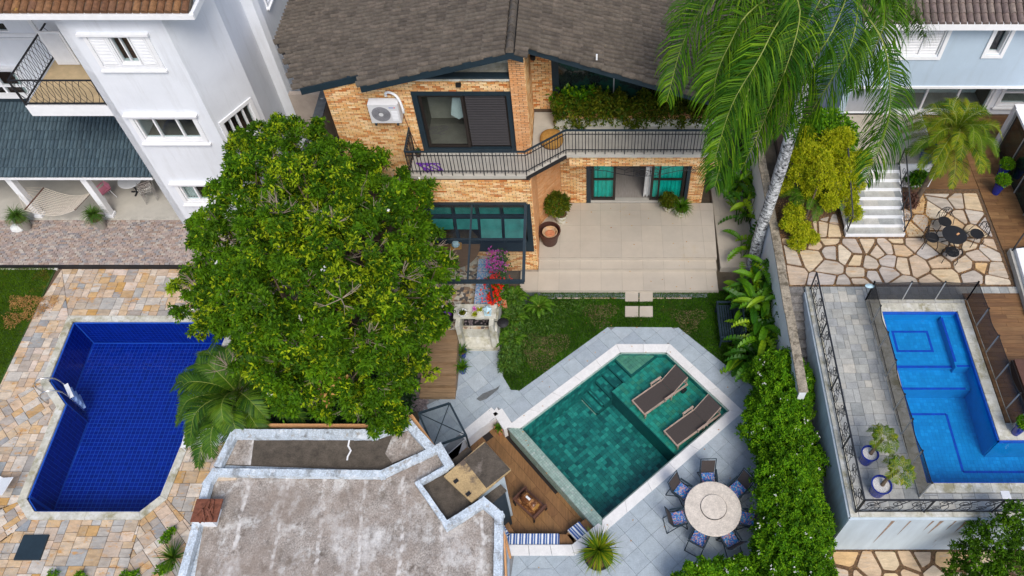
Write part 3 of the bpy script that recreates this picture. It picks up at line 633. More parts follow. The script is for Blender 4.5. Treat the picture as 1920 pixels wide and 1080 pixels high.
ob('yard_base', region(yard, [ccw(GPOOL), ccw(LOUNGE)], -.035, .6), 'earth', kind='structure')
# ---- green swimming pool
gps = ob('swimming_pool', region(offset_poly(GPOOL, .0), [], -1.25, .1), 'greenlip', kind='structure', label='green tiled swimming pool with white coping')
b = MB(); Pn = ccw(GPOOL)
for i in range(len(Pn)):
    p, q = Pn[i], Pn[(i+1) % len(Pn)]; l = math.dist(p, q); WP(p, math.atan2(q[1]-p[1], q[0]-p[0])).box(b, -.02, l+.02, -1.3, -.04, -.05, -.004)
ob('pool_shell', b, 'greenlip', gps)
T_ = .15; ut = MB().box((0, 0, 0), (T_-.006, T_-.006, .012)); tr = []
SH, STP = 3.45, .95
def poollevel(s, t):
    if s > SH and t > STP: return -.30
    if t <= STP and s > 2.75:
        k = int((s-2.75)/.32); return [-1.0, -.82, -.64, -.46, -.30, -.16][min(k, 5)] if k < 5 else -.14
    return -1.2
rq = Matrix.Rotation(A41, 3, 'Z').to_quaternion()
ns, nt_ = int(GL/T_)+1, int(GW/T_)+1; trs = []; trt = []
for i in range(ns):
    for j in range(nt_):
        s, t = (i+.5)*T_, (j+.5)*T_; x, y = gp(s, t)
        if inside(GPOOL, x, y): (trs if s > SH and t > STP else trt if poollevel(s, t) > -.2 else tr).append(Matrix.LocRotScale(Vector((x, y, poollevel(s, t))), rq, Vector((1, 1, 1))))
for i in range(len(Pn)):
    p, q = Pn[i], Pn[(i+1) % len(Pn)]; l = math.dist(p, q); wp = WP(p, math.atan2(q[1]-p[1], q[0]-p[0])); rr = (Matrix.Rotation(wp.a, 3, 'Z') @ Matrix.Rotation(math.pi/2, 3, 'X')).to_quaternion()
    for a in range(int(l/T_)):
        for z in range(8):
            c = wp.pt((a+.5)*T_, -.14-z*T_, -.052); tr.append(Matrix.LocRotScale(c, rr, Vector((1, 1, 1))))
pieces_inst(gps, 'tile', ut, tr, 'greenpool', 300); pieces_inst(gps, 'shelf_tile', MB().box((0, 0, 0), (T_-.006, T_-.006, .012)), trs, 'greenshelf', 300); pieces_inst(gps, 'platform_tile', MB().box((0, 0, 0), (T_-.006, T_-.006, .012)), trt, 'greentop', 100)
b = MB()                                                  # step risers and shelf face, their shade put into the colour
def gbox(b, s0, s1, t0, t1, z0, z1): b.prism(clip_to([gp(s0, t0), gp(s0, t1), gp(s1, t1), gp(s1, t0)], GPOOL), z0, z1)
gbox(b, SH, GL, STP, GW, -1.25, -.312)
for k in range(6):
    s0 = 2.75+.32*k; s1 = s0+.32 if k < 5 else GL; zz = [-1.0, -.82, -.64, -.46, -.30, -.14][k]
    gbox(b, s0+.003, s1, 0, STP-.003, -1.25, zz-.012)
ob('pool_step', b, 'greenshade', gps)
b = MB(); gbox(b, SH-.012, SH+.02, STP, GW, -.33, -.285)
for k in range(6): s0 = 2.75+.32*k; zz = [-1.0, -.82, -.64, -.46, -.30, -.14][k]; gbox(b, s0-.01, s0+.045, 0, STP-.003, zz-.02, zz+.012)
ob('step_shade_strip', b, 'greenshade', gps)  # dark strips along the step edges, painting the shaded riser lines
ob('pool_water', region(GPOOL, [], -.10, 0, False), 'water_g', kind='structure')
# coping slabs round the pool (not along the overflow edge)
def strip_pieces(parent, name, pth, w, z0, z1, m, L=.9, gap=.004, w_in=0.):
    polys = []
    for p, q in pth:
        l = math.dist(p, q); n = max(1, round(l/L)); a = math.atan2(q[1]-p[1], q[0]-p[0]); wp = WP(p, a)
        for k in range(n):
            c = [wp.pt(l*k/n+gap, 0, w_in), wp.pt(l*(k+1)/n-gap, 0, w_in), wp.pt(l*(k+1)/n-gap, 0, w), wp.pt(l*k/n+gap, 0, w)]; polys.append([(v.x, v.y) for v in c])
    pieces_poly(parent, name, polys, z0, z1, m)
def ring_pieces(parent, name, inner, w, z0, z1, m, L=.9, skip=(), gap=.004):
    inn = ccw(inner); out = offset_poly(inn, w); polys = []; n = len(inn)
    for i in range(n):
        if i in skip: continue
        a, b_, c, d = inn[i], inn[(i+1) % n], out[(i+1) % n], out[i]; l = math.dist(a, b_); k = max(1, round(l/L))
        for j in range(k):
            t0, t1 = j/k+gap/l, (j+1)/k-gap/l; lp = lambda p, q, t: (p[0]+(q[0]-p[0])*t, p[1]+(q[1]-p[1])*t)
            polys.append([lp(a, b_, t0), lp(a, b_, t1), lp(d, c, t1), lp(d, c, t0)])
    pieces_poly(parent, name, polys, z0, z1, m)
lipi = [i for i in range(len(Pn)) if abs(gl(*Pn[i])[0]) < .05 and abs(gl(*Pn[(i+1) % len(Pn)])[0]) < .05]
ring_pieces(gps, 'coping_stone', Pn, .34, -.12, .012, 'coping', 1.0, skip=lipi)
# overflow edge: mosaic wall between pool and lounge
b = MB(); b.prism([gp(-.32, -.30), gp(-.003, -.30), gp(-.003, GW+.3), gp(-.32, GW+.3)], -.75, -.035); ob('overflow_wall', b, 'mortar', gps)
tr = []
um = MB().box((0, 0, 0), (.072, .072, .014))
for i in range(int((GW+.5)/.08)):
    for j in range(4): x, y = gp(-.04-.08*j, -.22+.08*(i+.5)); tr.append(Matrix.LocRotScale(Vector((x, y, -.028)), rq, Vector((1, 1, 1))))
    for j in range(8):
        x, y = gp(-.325, -.22+.08*(i+.5)); tr.append(Matrix.LocRotScale(Vector((x, y, -.065-.08*j)), (Matrix.Rotation(A41, 3, 'Z') @ Matrix.Rotation(math.pi/2, 3, 'Y')).to_quaternion(), Vector((1, 1, 1))))
pieces_inst(gps, 'mosaic_tile', um, tr, 'greenlip', 300)
_q = a2([(930, 772)])[0]; ob('corner_stone', MB().prism([(_q[0]-.26, _q[1]-.25), (_q[0]+.22, _q[1]-.2), (_q[0]+.02, _q[1]+.17)], -.6, .009), 'coping', gps)
# low white coping along the sunken lounge
strip_pieces(gps, 'lounge_coping', [(a2([(870, 822)])[0], a2([(930, 772)])[0]), (a2([(930, 772)])[0], gp(-.34, -.30))], .12, -.6, .010, 'coping', 1.2, w_in=-.24)
b = MB(); cp = a2([(950, 1042), (1078, 1042), (1140, 993)]); ci = a2([(950, 1022), (1072, 1022), (1122, 981)])
polys = [[ci[0], ci[1], cp[1], cp[0]], [ci[1], ci[2], cp[2], cp[1]]]
lp = lambda p, q, t: (p[0]+(q[0]-p[0])*t, p[1]+(q[1]-p[1])*t); pp = []
for Q in polys:
    for k in range(3): pp.append([lp(Q[0], Q[1], k/3+.004), lp(Q[0], Q[1], (k+1)/3-.004), lp(Q[3], Q[2], (k+1)/3-.004), lp(Q[3], Q[2], k/3+.004)])
pieces_poly(gps, 'lounge_coping', pp, -.6, .010, 'coping')
# ---- grey deck paving
deck = ob('pool_deck', region([(-5.9, 4.05), (6.6, 4.05), (6.6, 16.6), (-5.9, 16.6)], [ccw(GPOOL), ccw(LOUNGE)], -.022, .01, False), 'grout', kind='structure', label='grey tiled pool deck')
LAWN = a2([(943, 545), (1462, 545), (1462, 700), (1395, 712), (1272, 614), (1140, 613), (975, 732), (958, 731), (943, 706), (946, 655)])
tiles = []
Ztop = [(-5.9, 4.05), (6.6, 4.05), (6.6, 17), (-5.9, 17)]
raw = zone_tiles(Ztop, A41, 'grid', .60, .60, .004, origin=gp(-.34, -.34))
LAWNX = a2([(946, 655), (943, 706), (958, 731), (975, 732), (1140, 613), (1272, 614), (1395, 712), (1500, 800)])+[(8, 18), (-3.2, 18)]
for K in (POOLOUT, offset_poly(LOUNGE, .27), LAWNX, [(-9, 13.0), (-5.75, 13.0), (-4.7, 13.6), (-4.72, 15.25), (-3.3, 15.25), (-3.3, 17.5), (-9, 17.5)]): raw = subtract_any(raw, ccw(K))
pieces_poly(deck, 'deck_tile', [P for P in raw if abs(area(P)) > .01], -.03, 0., 'grey_tile')
# ---- lawn in the centre, stepping slabs, drain
lawn = ob('lawn', region(LAWN, [], -.005, .03), 'lawn', kind='structure')
sp = MB(); polys = [a2([(1172+a, 546+b_), (1197+a, 546+b_), (1197+a, 566+b_), (1172+a, 566+b_)]) for a, b_ in ((0, 0), (27, 0), (0, 29), (27, 29))]
for k, P in enumerate(polys):
    o = ob('stepping_slab', MB().prism(P, -.01, .045, 0, .02), 'pavers' if 0 else 'patio', label='cream stepping slab in the lawn, '+['nearest the patio on the left', 'nearest the patio on the right', 'nearest the pool on the left', 'nearest the pool on the right'][k], cat='stepping slab', group='stepping slabs in the lawn')
def grass(name, P, n, h, m, avoid=(), z=0.):
    x0 = min(p[0] for p in P); x1 = max(p[0] for p in P); y0 = min(p[1] for p in P); y1 = max(p[1] for p in P); X = rng.uniform([x0, y0], [x1, y1], (int(n*1.6), 2))
    pa = np.array(P); c = np.zeros(len(X), bool)
    for i in range(len(pa)):
        a_, b_ = pa[i], pa[(i+1) % len(pa)]; cond = ((b_[1] > X[:, 1]) != (a_[1] > X[:, 1])) & (X[:, 0] < (a_[0]-b_[0])*(X[:, 1]-b_[1])/(a_[1]-b_[1]+1e-12)+b_[0]); c ^= cond
    for Q in avoid:
        q = np.array(Q); c &= ~((X[:, 0] > q[:, 0].min()) & (X[:, 0] < q[:, 0].max()) & (X[:, 1] > q[:, 1].min()) & (X[:, 1] < q[:, 1].max()))
    X = X[c][:n]; n = len(X); a = rng.random(n)*6.283; hh = h*(.5+rng.random(n)); w_ = .012; B = np.c_[X, np.full(n, z)]; t = B+np.c_[rng.normal(0, .4, (n, 2))*hh[:, None], hh]; s_ = np.c_[np.cos(a)*w_, np.sin(a)*w_, np.zeros(n)]
    return ob(name, npmesh(name, np.stack([B-s_, B+s_, t], 1), 3, rng.random(n)), m, kind='stuff')
tag(grass('lawn_grass', LAWN, 90000, .06, 'grass', avoid=polys), 'short green lawn grass with worn brown patches between patio and pool', 'grass')
dr = ob('drain_channel', MB().prism([(-2.3, 17.62), (4.6, 17.62), (4.6, 17.84), (-2.3, 17.84)], -.03, .0), 'black', kind='structure')
ug = MB().box((0, 0, 0), (.012, .17, .02)); pieces_inst(dr, 'grate_bar', ug, [Matrix.Translation((-2.25+.035*k, 17.73, .01)) for k in range(195)], 'grey_tile', 300)
pieces_poly(dr, 'curb', [[(-2.3+k*1.05, 17.58), (-2.3+k*1.05+.98, 17.58), (-2.3+k*1.05+.98, 17.62), (-2.3+k*1.05, 17.62)] for k in range(6)], -.02, .03, 'sandstone')
ob('slate_slab', MB().prism(a2([(976, 545), (1013, 546), (1012, 571), (974, 571)]), -.02, .04), 'slate', label='dark slate slab in the grass below the patio steps', cat='stone slab')
# ---- patio with two steps
pat = ob('patio', MB().prism([(-2.0, 17.87), (4.99, 17.87), (4.99, 18.80), (-2.0, 18.80)], -.03, .13), 'joint', kind='structure', label='beige tiled patio with two steps')
b = MB(); b.box((-2.35, 18.38, .05), (.7, 1.02, .16)); b.prism([(-1.99, 18.80), (5.0, 18.80), (5.0, 19.25), (-1.99, 19.25)], -.03, .285); b.prism([(-1.99, 19.25), (5.02, 19.25), (5.12, 22.1), (-1.99, 22.1)], -.03, .437); ob('patio_step', b, 'joint', pat)
rs0 = MB(); rs0.box((1.5, 17.864, .05), (6.98, .012, .16)); rs0.box((-2.35, 17.864, .05), (.7, .012, .16)); rs0.box((1.5, 18.794, .205), (6.98, .012, .15)); rs0.box((1.51, 19.244, .36), (7.0, .012, .15)); ob('riser', rs0, 'patio', pat)
pt = zone_tiles([(-2.68, 17.88), (4.98, 17.88), (4.98, 18.79), (-2.68, 18.79)], 0, 'grid', .82, .91, .0035, origin=(-2.0, 17.88)); pieces_poly(pat, 'patio_tile', pt, .12, .142, 'patio')
pt = zone_tiles([(-1.98, 18.81), (4.99, 18.81), (4.99, 19.24), (-1.98, 19.24)], 0, 'grid', .82, .44, .0035, origin=(-2.0, 18.81)); pieces_poly(pat, 'patio_tile', pt, .27, .294, 'patio')
pt = zone_tiles([(-1.98, 19.26), (5.01, 19.26), (5.11, 22.12), (-1.98, 22.12)], 0, 'grid', .82, .82, .0035, origin=(-2.0, 19.26)); pieces_poly(pat, 'patio_tile', pt, .42, .446, 'patio')
sp_ = ob('side_path', MB().box((5.85, 21.6, .1), (1.4, 5.4, .3)), 'patio', kind='structure'); pieces_poly(sp_, 'path_tile', zone_tiles([(5.16, 18.9), (6.55, 18.9), (6.55, 24.3), (5.16, 24.3)], 0, 'grid', .9, .9, .004), .2, .262, 'patio')
# ---- left lot: porch level, pink cobbles, sandstone deck, blue pool, lawn
LZ = -.2
LPOOL = [(-19.64, 16.66), (-13.4, 16.66), (-13.75, 14.9), (-14.13, 12.9), (-14.13, 9.78), (-14.63, 9.24), (-18.05, 9.24), (-18.5, 9.69), (-18.58, 13.15), (-19.53, 14.1)]
LPOOL = [(-19.64, 16.66), (-13.6, 16.66), (-14.13, 9.78), (-14.63, 9.24), (-18.05, 9.24), (-18.5, 9.69), (-18.58, 13.15), (-19.53, 14.1)]
lb = ob('left_pool_deck', region([(-60, 2), (-11.0, 2), (-11.0, 19.24), (-60, 19.24)], [ccw(LPOOL)], LZ-.03, .5), 'mortar', kind='structure', label='sandstone paved pool deck')
lp_ = ob('porch_floor', MB().box((-30.5, 31.6, -.26), (38, 20, .5)), 'slab', kind='structure')
b = MB().box((-30, 20.425, -.15), (37.9, 2.30, .26)); pk = ob('cobbled_strip', b, 'mortar', kind='structure')
tr = []; uc = MB().box((0, 0, 0), (.185, .088, .03))
for j in range(25):
    for i in range(66):
        x = -26.4+i*.2+(j % 2)*.1+random.uniform(-.01, .01); tr.append(Matrix.LocRotScale(Vector((x, 19.30+j*.096, -.016+random.uniform(-.004, .008))), Matrix.Rotation(random.uniform(-.03, .03), 3, 'Z').to_quaternion(), Vector((random.choice((1, 1, .9, 1.0)), 1, 1))))
pieces_inst(pk, 'cobble', uc, tr, 'pinkstone', 300)
ob('dark_kerb', MB().box((-17.6, 19.235, -.13), (13.2, .07, .20)), 'black', kind='structure')
ob('granite_edge', MB().box((-20, 21.66, -.0), (13, .17, .035)), 'pavers', kind='structure')
LO = offset_poly(LPOOL, .26); ring_pieces(lb, 'coping_stone', LPOOL, .26, LZ-.1, LZ+.03, 'concrete', 1.6)
LOc = ccw(LO)
zs = []; far = [(-60, 60)]
# convex zones in the photograph's mitred layout
n0 = LO
TL, TR_, R1, R2, B1, B2, L1_, L2_ = [LO[i] for i in range(8)] if area(LO) > 0 else [LO[i] for i in range(8)]
def nearest(P, q): return min(P, key=lambda p: math.dist(p, q))
c = {k: nearest(LO, q) for k, q in dict(tl=(-19.9, 16.9), tr=(-13.3, 16.9), r1=(-13.9, 9.6), r2=(-14.5, 9.0), b1=(-18.2, 9.0), b2=(-18.8, 9.6), l1=(-18.8, 13.3), l2=(-19.8, 14.2)).items()}
Z = [([c['tl'], c['tr'], (-11.05, 19.18), (-21.05, 19.18)], 0), ([c['tl'], (-21.05, 19.18), (-21.6, 15.0), (-21.1, 13.1), c['l2']], 0), ([c['l2'], (-21.1, 13.1), (-22.5, 11.6), (-20.5, 11.2), c['l1']], .785), ([c['l1'], (-20.5, 11.2), (-22, 8.5), (-21, 8.2), c['b2']], 0), ([(-22.5, 11.6), (-26, 11), (-26, 8), (-22, 8.5), (-20.5, 11.2)], .4),
     ([c['b2'], (-22, 8.15), (-21.5, 5), (-19.6, 7.0), c['b1']], .785), ([c['b1'], (-19.8, 7.1), (-20, 4.2), (-14.2, 4.2), c['r2']], 0), ([c['r2'], (-14.2, 4.2), (-11.3, 4.2), (-11.3, 7.5), c['r1']], .785), ([c['r1'], (-11.3, 7.5), (-11.05, 16.9), c['tr']], 0), ([(-22, 8.15), (-27, 8), (-27, 4), (-20, 4.2), (-19.8, 7.1), (-21.5, 5)], 0)]
st_ = []
for P, a in Z: st_ += zone_tiles(P, a, 'ashlar', .24, .58, .008)
pieces_poly(lb, 'deck_tile', st_, lambda x, y: LZ-.04, LZ, 'sandstone')
ob('left_lawn', region(a2([(-60, 503), (106, 503), (0, 722), (-60, 860)], LZ), [], LZ+.02, .05), 'lawn', kind='structure')
tag(grass('left_lawn_grass', a2([(-60, 503), (104, 503), (0, 718), (-60, 840)], LZ), 42000, .06, 'grass2', z=LZ+.02), 'mown green grass with dry patches at the left edge beside the sandstone deck', 'grass')
ob('lawn_kerb', MB().box((-24, 19.17, LZ), (5.6, .09, .06)), 'concrete', kind='structure')
lps = ob('left_swimming_pool', region(LPOOL, [], -1.72, .1), 'bluegrout', kind='structure', label='deep blue tiled swimming pool with an angled end')
b = MB(); Pl = ccw(LPOOL)
for i in range(8):
    p, q = Pl[i], Pl[(i+1) % 8]; WP(p, math.atan2(q[1]-p[1], q[0]-p[0])).box(b, -.02, math.dist(p, q)+.02, -1.8, LZ-.04, -.05, -.004)
ob('pool_shell', b, 'bluegrout', lps)
T_ = .152; ut = MB().box((0, 0, 0), (T_-.016, T_-.016, .01)); tr = []
for i in range(42):
    for j in range(50):
        x, y = -19.7+(i+.5)*T_, 9.2+(j+.5)*T_
        if inside(LPOOL, x, y): tr.append(Matrix.Translation((x, y, -1.717)))
for i in range(8):
    p, q = Pl[i], Pl[(i+1) % 8]; l = math.dist(p, q); wp = WP(p, math.atan2(q[1]-p[1], q[0]-p[0])); rr = (Matrix.Rotation(wp.a, 3, 'Z') @ Matrix.Rotation(math.pi/2, 3, 'X')).to_quaternion()
    for a in range(int(l/T_)):
        for z in range(9): tr.append(Matrix.LocRotScale(wp.pt((a+.5)*T_, -.33-z*T_, -.052), rr, Vector((1, 1, 1))))
pieces_inst(lps, 'tile', ut, tr, 'bluetile', 300)
ob('left_pool_water', region(LPOOL, [], -.235, 0, False), 'water_l', kind='structure')
# ---- right lot: lower ground, terrace with pool, path
LOWR = [(6.9, 2), (40, 2), (40, 8.0), (6.9, 8.0)]
lr = ob('lower_garden', region(LOWR, [], 0.0, .3), 'soil', kind='structure')
pieces_poly(lr, 'flagstone', voronoi([(7.1, 5.6), (13, 5.6), (13, 7.95), (7.1, 7.95)], 34, .05), -.02, .03, 'flag', inset=.02)
RPOOL = [(9.94, 15.17), (12.5, 15.17), (12.5, 10.43), (15.5, 10.43), (15.5, 9.05), (9.94, 9.05)]
ter = ob('terrace', region([(7.52, 8.05), (32, 8.05), (32, 36), (7.52, 36)], [ccw(RPOOL)], TZ-.03, 2.9), 'mortar', kind='structure', label='raised terrace with pool')
ob('path_ground', MB().box((7.2, 24, 1.1), (.58, 16, 2.6)), 'earth', kind='structure')
pth = ob('stepped_path', MB().box((7.2, 16.35, 2.2), (.56, .7, .9)), 'darkstep', kind='structure')
for k in range(22): ob('step', MB().box((7.2, 15.9-.3*k, (2.52-.115*k)/2-.1), (.56, .29, 2.52-.115*k)), 'darkstep', pth)
pc = [(9.94, 15.17), (12.5, 15.17), (12.5, 10.43), (15.5, 10.43), (15.5, 9.05), (9.94, 9.05)]
cop = [[(9.6, 15.17), (9.94, 15.17), (9.94, 9.05), (9.6, 9.05)], [(9.6, 15.17), (12.84, 15.17), (12.84, 15.5), (9.6, 15.5)], [(12.5, 10.78), (12.84, 10.78), (12.84, 15.17), (12.5, 15.17)], [(12.5, 10.43), (15.5, 10.43), (15.5, 10.78), (12.5, 10.78)], [(9.6, 8.75), (15.5, 8.75), (15.5, 9.05), (9.6, 9.05)]]
cpp = []
for P in cop:
    vert = P[2][1]-P[0][1]; w_, h_ = max(p[0] for p in P)-min(p[0] for p in P), max(p[1] for p in P)-min(p[1] for p in P); cpp += zone_tiles(P, 0, 'grid', .55 if w_ > h_ else w_+.01, h_+.01 if w_ > h_ else .62, .004, origin=(min(p[0] for p in P), min(p[1] for p in P)))
pieces_poly(ter, 'coping_stone', cpp, TZ-.04, TZ+.015, 'concrete')
pv = []
for Zz in ([(7.75, 8.2), (9.59, 8.2), (9.59, 16.2), (7.75, 16.2)], [(9.6, 15.51), (15.5, 15.51), (15.5, 16.2), (9.6, 16.2)], [(9.6, 8.2), (15.5, 8.2), (15.5, 8.74), (9.6, 8.74)], [(12.85, 10.79), (13.3, 10.79), (13.3, 11.0), (12.85, 11.0)]): pv += zone_tiles(Zz, 0, 'ashlar', .19, .5, .005)
pieces_poly(ter, 'paver', pv, TZ-.04, TZ, 'pavers')
edge = zone_tiles([(7.5, 8.04), (7.74, 8.04), (7.74, 16.2), (7.5, 16.2)], 0, 'grid', .25, .9, .004, origin=(7.5, 8.04))+zone_tiles([(7.75, 8.04), (16, 8.04), (16, 8.19), (7.75, 8.19)], 0, 'grid', .9, .16, .004, origin=(7.75, 8.04))
pieces_poly(ter, 'edge_stone', edge, TZ-.05, TZ+.01, 'concrete')
# plank decks
dk = [(12.85, 11.0), (13.3, 11.0), (16.5, 11.0), (16.5, 15.95), (12.6, 15.95), (12.85, 15.5)]
pl = zone_tiles([(12.86, 11.02), (17.5, 11.02), (17.5, 15.9), (12.86, 15.9)], 0, 'rand', 1.25, .165, .004); pieces_poly(ter, 'plank', pl, TZ-.02, TZ+.03, 'plank_r', 200)
pl = zone_tiles([(14.86, 16.23), (20, 16.23), (20, 24.9), (14.86, 24.9)], 0, 'rand', 1.3, .165, .004)+zone_tiles([(12.5, 20.82), (14.85, 20.82), (14.85, 24.9), (12.5, 24.9)], 0, 'rand', 1.3, .165, .004)
pieces_poly(ter, 'plank', pl, TZ-.03, TZ+.005, 'plank_r', 250)
sb = ob('flagstone_bed', MB().prism([(6.92, 16.24), (14.8, 16.24), (14.8, 20.76), (6.92, 20.76)], TZ-.2, TZ-.02), 'soil', kind='structure')
pieces_poly(sb, 'flagstone', voronoi([(6.95, 16.27), (14.72, 16.27), (14.72, 20.7), (11.5, 20.7), (11.5, 18.45), (9.2, 18.45), (9.2, 20.7), (6.95, 20.7)] if 0 else [(6.95, 16.27), (14.72, 16.27), (14.72, 18.4), (6.95, 18.4)], 46, .034), TZ-.04, TZ+.012, 'flag', inset=.02)
pieces_poly(sb, 'flagstone', voronoi([(11.55, 18.42), (14.72, 18.42), (14.72, 20.6), (12.6, 20.6), (11.55, 19.6)], 17, .034), TZ-.04, TZ+.012, 'flag', inset=.02)
pieces_poly(sb, 'flagstone', voronoi([(8.2, 18.42), (9.2, 18.42), (9.2, 19.6), (8.2, 19.2)], 5, .03), TZ-.04, TZ+.012, 'flag', inset=.02)
# right pool basin
rps = ob('right_swimming_pool', region(ccw(RPOOL), [], TZ-1.2, .1), 'aquatile', kind='structure', label='bright blue mosaic swimming pool with steps')
b = MB(); Pr = ccw(RPOOL)
for i in range(6):
    p, q = Pr[i], Pr[(i+1) % 6]; WP(p, math.atan2(q[1]-p[1], q[0]-p[0])).box(b, -.0, math.dist(p, q), TZ-1.6, TZ-.04, -.03, -.003)
ob('pool_shell', b, 'aquatile', rps)
b = MB()
for i in range(6):
    p, q = Pr[i], Pr[(i+1) % 6]; WP(p, math.atan2(q[1]-p[1], q[0]-p[0])).box(b, .0, math.dist(p, q), TZ-.16, TZ-.03, -.038, -.002)
ob('waterline_band', b, 'navytile', rps)
b = MB(); b.box((11.1, 14.2, TZ-.95), (2.3, 1.94, .9)); b.box((12.24, 14.1, TZ-.9), (.5, 1.94, 1.3)); b.box((11.2, 12.85, TZ-1.1), (2.5, .7, .9)); ob('pool_step', b, 'aquatile', rps)
b = MB()
for (x0, x1, y0, y1) in ((10.3, 11.55, 14.62, 14.70), (10.3, 11.55, 13.85, 13.93), (10.3, 10.38, 13.93, 14.62), (11.47, 11.55, 13.93, 14.62), (9.95, 12.0, 13.24, 13.33)): b.box(((x0+x1)/2, (y0+y1)/2, TZ-.497), (x1-x0, y1-y0, .01))
b.box((12.03, 14.2, TZ-.247), (.08, 1.75, .01)); b.box((12.26, 13.17, TZ-.247), (.46, .07, .01)); b.box((11.15, 12.55, TZ-.647), (2.3, .08, .01))
b.box((10.9, 11.9, TZ-1.197), (1.6, .08, .01)); b.box((11.7, 10.9, TZ-1.197), (.08, 2.0, .01)); b.box((12.7, 9.9, TZ-1.197), (2.0, .08, .01)); ob('lane_band', b, 'navytile', rps)
# mosaic grid of the pool: tiles drawn out as raised plates
ut = MB().box((0, 0, 0), (.112, .112, .006)); tr = []
for i in range(46):
    for j in range(51):
        x, y = 9.98+.12*i, 9.1+.12*j
        if inside(RPOOL, x, y):
            if x < 12.0 and y > 13.3: zz = TZ-.499
            elif x >= 12.0 and y > 13.2 and x < 12.48: zz = TZ-.249
            elif x < 12.43 and 12.52 < y < 13.2: zz = TZ-.649
            else: zz = TZ-1.198
            tr.append(Matrix.Translation((x+.05, y+.04, zz)))
pieces_inst(rps, 'mosaic_tile', ut, tr, 'aquatile', 300)
ob('right_pool_water', region(RPOOL, [], TZ-.12, 0, False), 'water', kind='structure')

# dark wet stain on the paving near the lounge corner
W_ = a2([(893, 748), (905, 738), (930, 728), (938, 722), (934, 730), (922, 740), (912, 748), (900, 752)]); ob('wet_stain', MB().prism(W_, .0, .0035), mat('wet_stone', [(.13, .14, .145)], .4, 8, .3), deck)
# ============================================================ BRICK HOUSE
H = thing('brick_house', 'orange brick house with dark tiled gable roof, balcony and patio in the centre', 'house', (-2, 20, 0))
XR = -2.37
def zr(x): return 10.05-.27*(XR-x) if x < XR else 10.05-.352*(x-XR)
FZ = 5.35                                                    # balcony floor
bk = []; bo = []
lo = WP((-6.35, 18.93), 0)                                   # lower front wall
kh = [(.55, 4.12, 1.55, 3.9)]
b = MB(); panel(b, lo, 4.35, 0, 5.22, kh, .25, -.016); bricks(lo, 4.35, .02, 5.2, kh, bk)
sd_ = WP((-2.0, 18.93), math.pi/2); panel(b, sd_, 2.02, 0, 5.22, [], .25, -.016); bricks(sd_, 2.02, .3, 5.2, [], bo)
dg = WP((-2.0, 20.95), math.atan2(1.18, .86)); dl = math.hypot(1.18, .86); panel(b, dg, dl, 0, 5.22, [], .25, -.016); bricks(dg, dl, .44, 5.2, [], bo)
dw = WP((-1.14, 22.13), 0); dh = [(1.06, 5.12, .44, 3.0)]; panel(b, dw, 5.76, 0, 4.9, dh, .25, -.016); bricks(dw, 5.76, .45, 4.9, dh, bk)
bm = WP((-.72, 20.10), 0); panel(b, bm, 5.34, 4.63, 5.22, [], .3, -.016); bricks(bm, 5.34, 4.64, 5.2, [], bk)
rs_ = WP((4.62, 22.13), math.pi/2); panel(b, rs_, 3, 0, 7.3, [], .25, -.016); bricks(rs_, 3, .45, 6, [], bo)
rs2 = WP((4.62, 20.10), math.pi/2); panel(b, rs2, 2.0, 4.63, 5.22, [], .25, -.016)
up = WP((-8.57, 20.14), 0); uh = [(2.88, 5.98, 5.42, 7.92)]
zu = lambda x, y: min(8.46, zr(x)-.16)
panel(b, up, 6.55, 0, 8.1, uh, .25, -.016); b.add([up.pt(s, z, n) for n in (-.25, -.016) for s, z in ((0, 8.1), (6.1, 8.1), (6.1, 8.46), (1.2, 8.46), (0, 8.22))], [(0, 1, 2, 3, 4), (9, 8, 7, 6, 5), (3, 2, 7, 8), (4, 3, 8, 9)])
ub = []; bricks(up, 6.1, 4.0, 8.5, uh, ub, zmax=zu)
ul = WP((-8.57, 23.5), -math.pi/2); panel(b, ul, 3.36, 0, 8.0, [], .25, -.016); bricks(ul, 3.36, 5, 8, [], bo)
pi_ = WP((-2.52, 19.98), 0); panel(b, pi_, .50, 5.3, 9.75, [], .3, -.016); pb = []; bricks(pi_, .50, 5.36, 9.8, [], bo)
ps = WP((-2.02, 19.98), math.pi/2); panel(b, ps, 2.16, 5.3, 9.2, [], .25, -.016); bricks(ps, 2.16, 5.36, 9.75, [], bk, zmax=lambda x, y: zr(-2.0)-.1)
rc = WP((-2.02, 22.14), 0); rh = [(.72, 6.6, 5.7, 9.3)]
panel(b, rc, .72, 5.3, 9.3, [], .25, -.016); panel(b, rc, 6.6, 5.3, 5.7, [], .25, -.018); bricks(rc, .72, 5.5, 9.8, [], bk, zmax=lambda x, y: zr(x)-.1)
ob('wall', b, 'mortar', H)
bu = brick_unit()
pieces_inst(H, 'brick', bu, ub+bk, 'brick', 300)
me = brick_unit().mesh('brick'); pieces_inst(H, 'brick', me, bo, 'brick_b', 0)
ob('beam_soffit', MB().box((1.95, 21.1, 5.0), (5.2, 1.9, .1)), 'slab', H)
# gable recess and timber band
b = MB(); up.box(b, 0.9, 6.04, 8.47, 8.60, -.2, .05); ob('gable_beam', b, 'navy', H)
b = MB(); b.add([(x, y, z) for y in (20.9, 21.0) for x, z in ((-7.4, 8.4), (-2.1, 8.4), (-2.1, zr(-2.1)-.25), (XR, zr(XR)-.25), (-7.4, zr(-7.4)-.25))], [(0, 1, 2, 3, 4), (9, 8, 7, 6, 5)]); b.box((-4.7, 20.5, 8.5), (4.6, .9, .05)); ob('gable_niche', b, 'concrete', H)
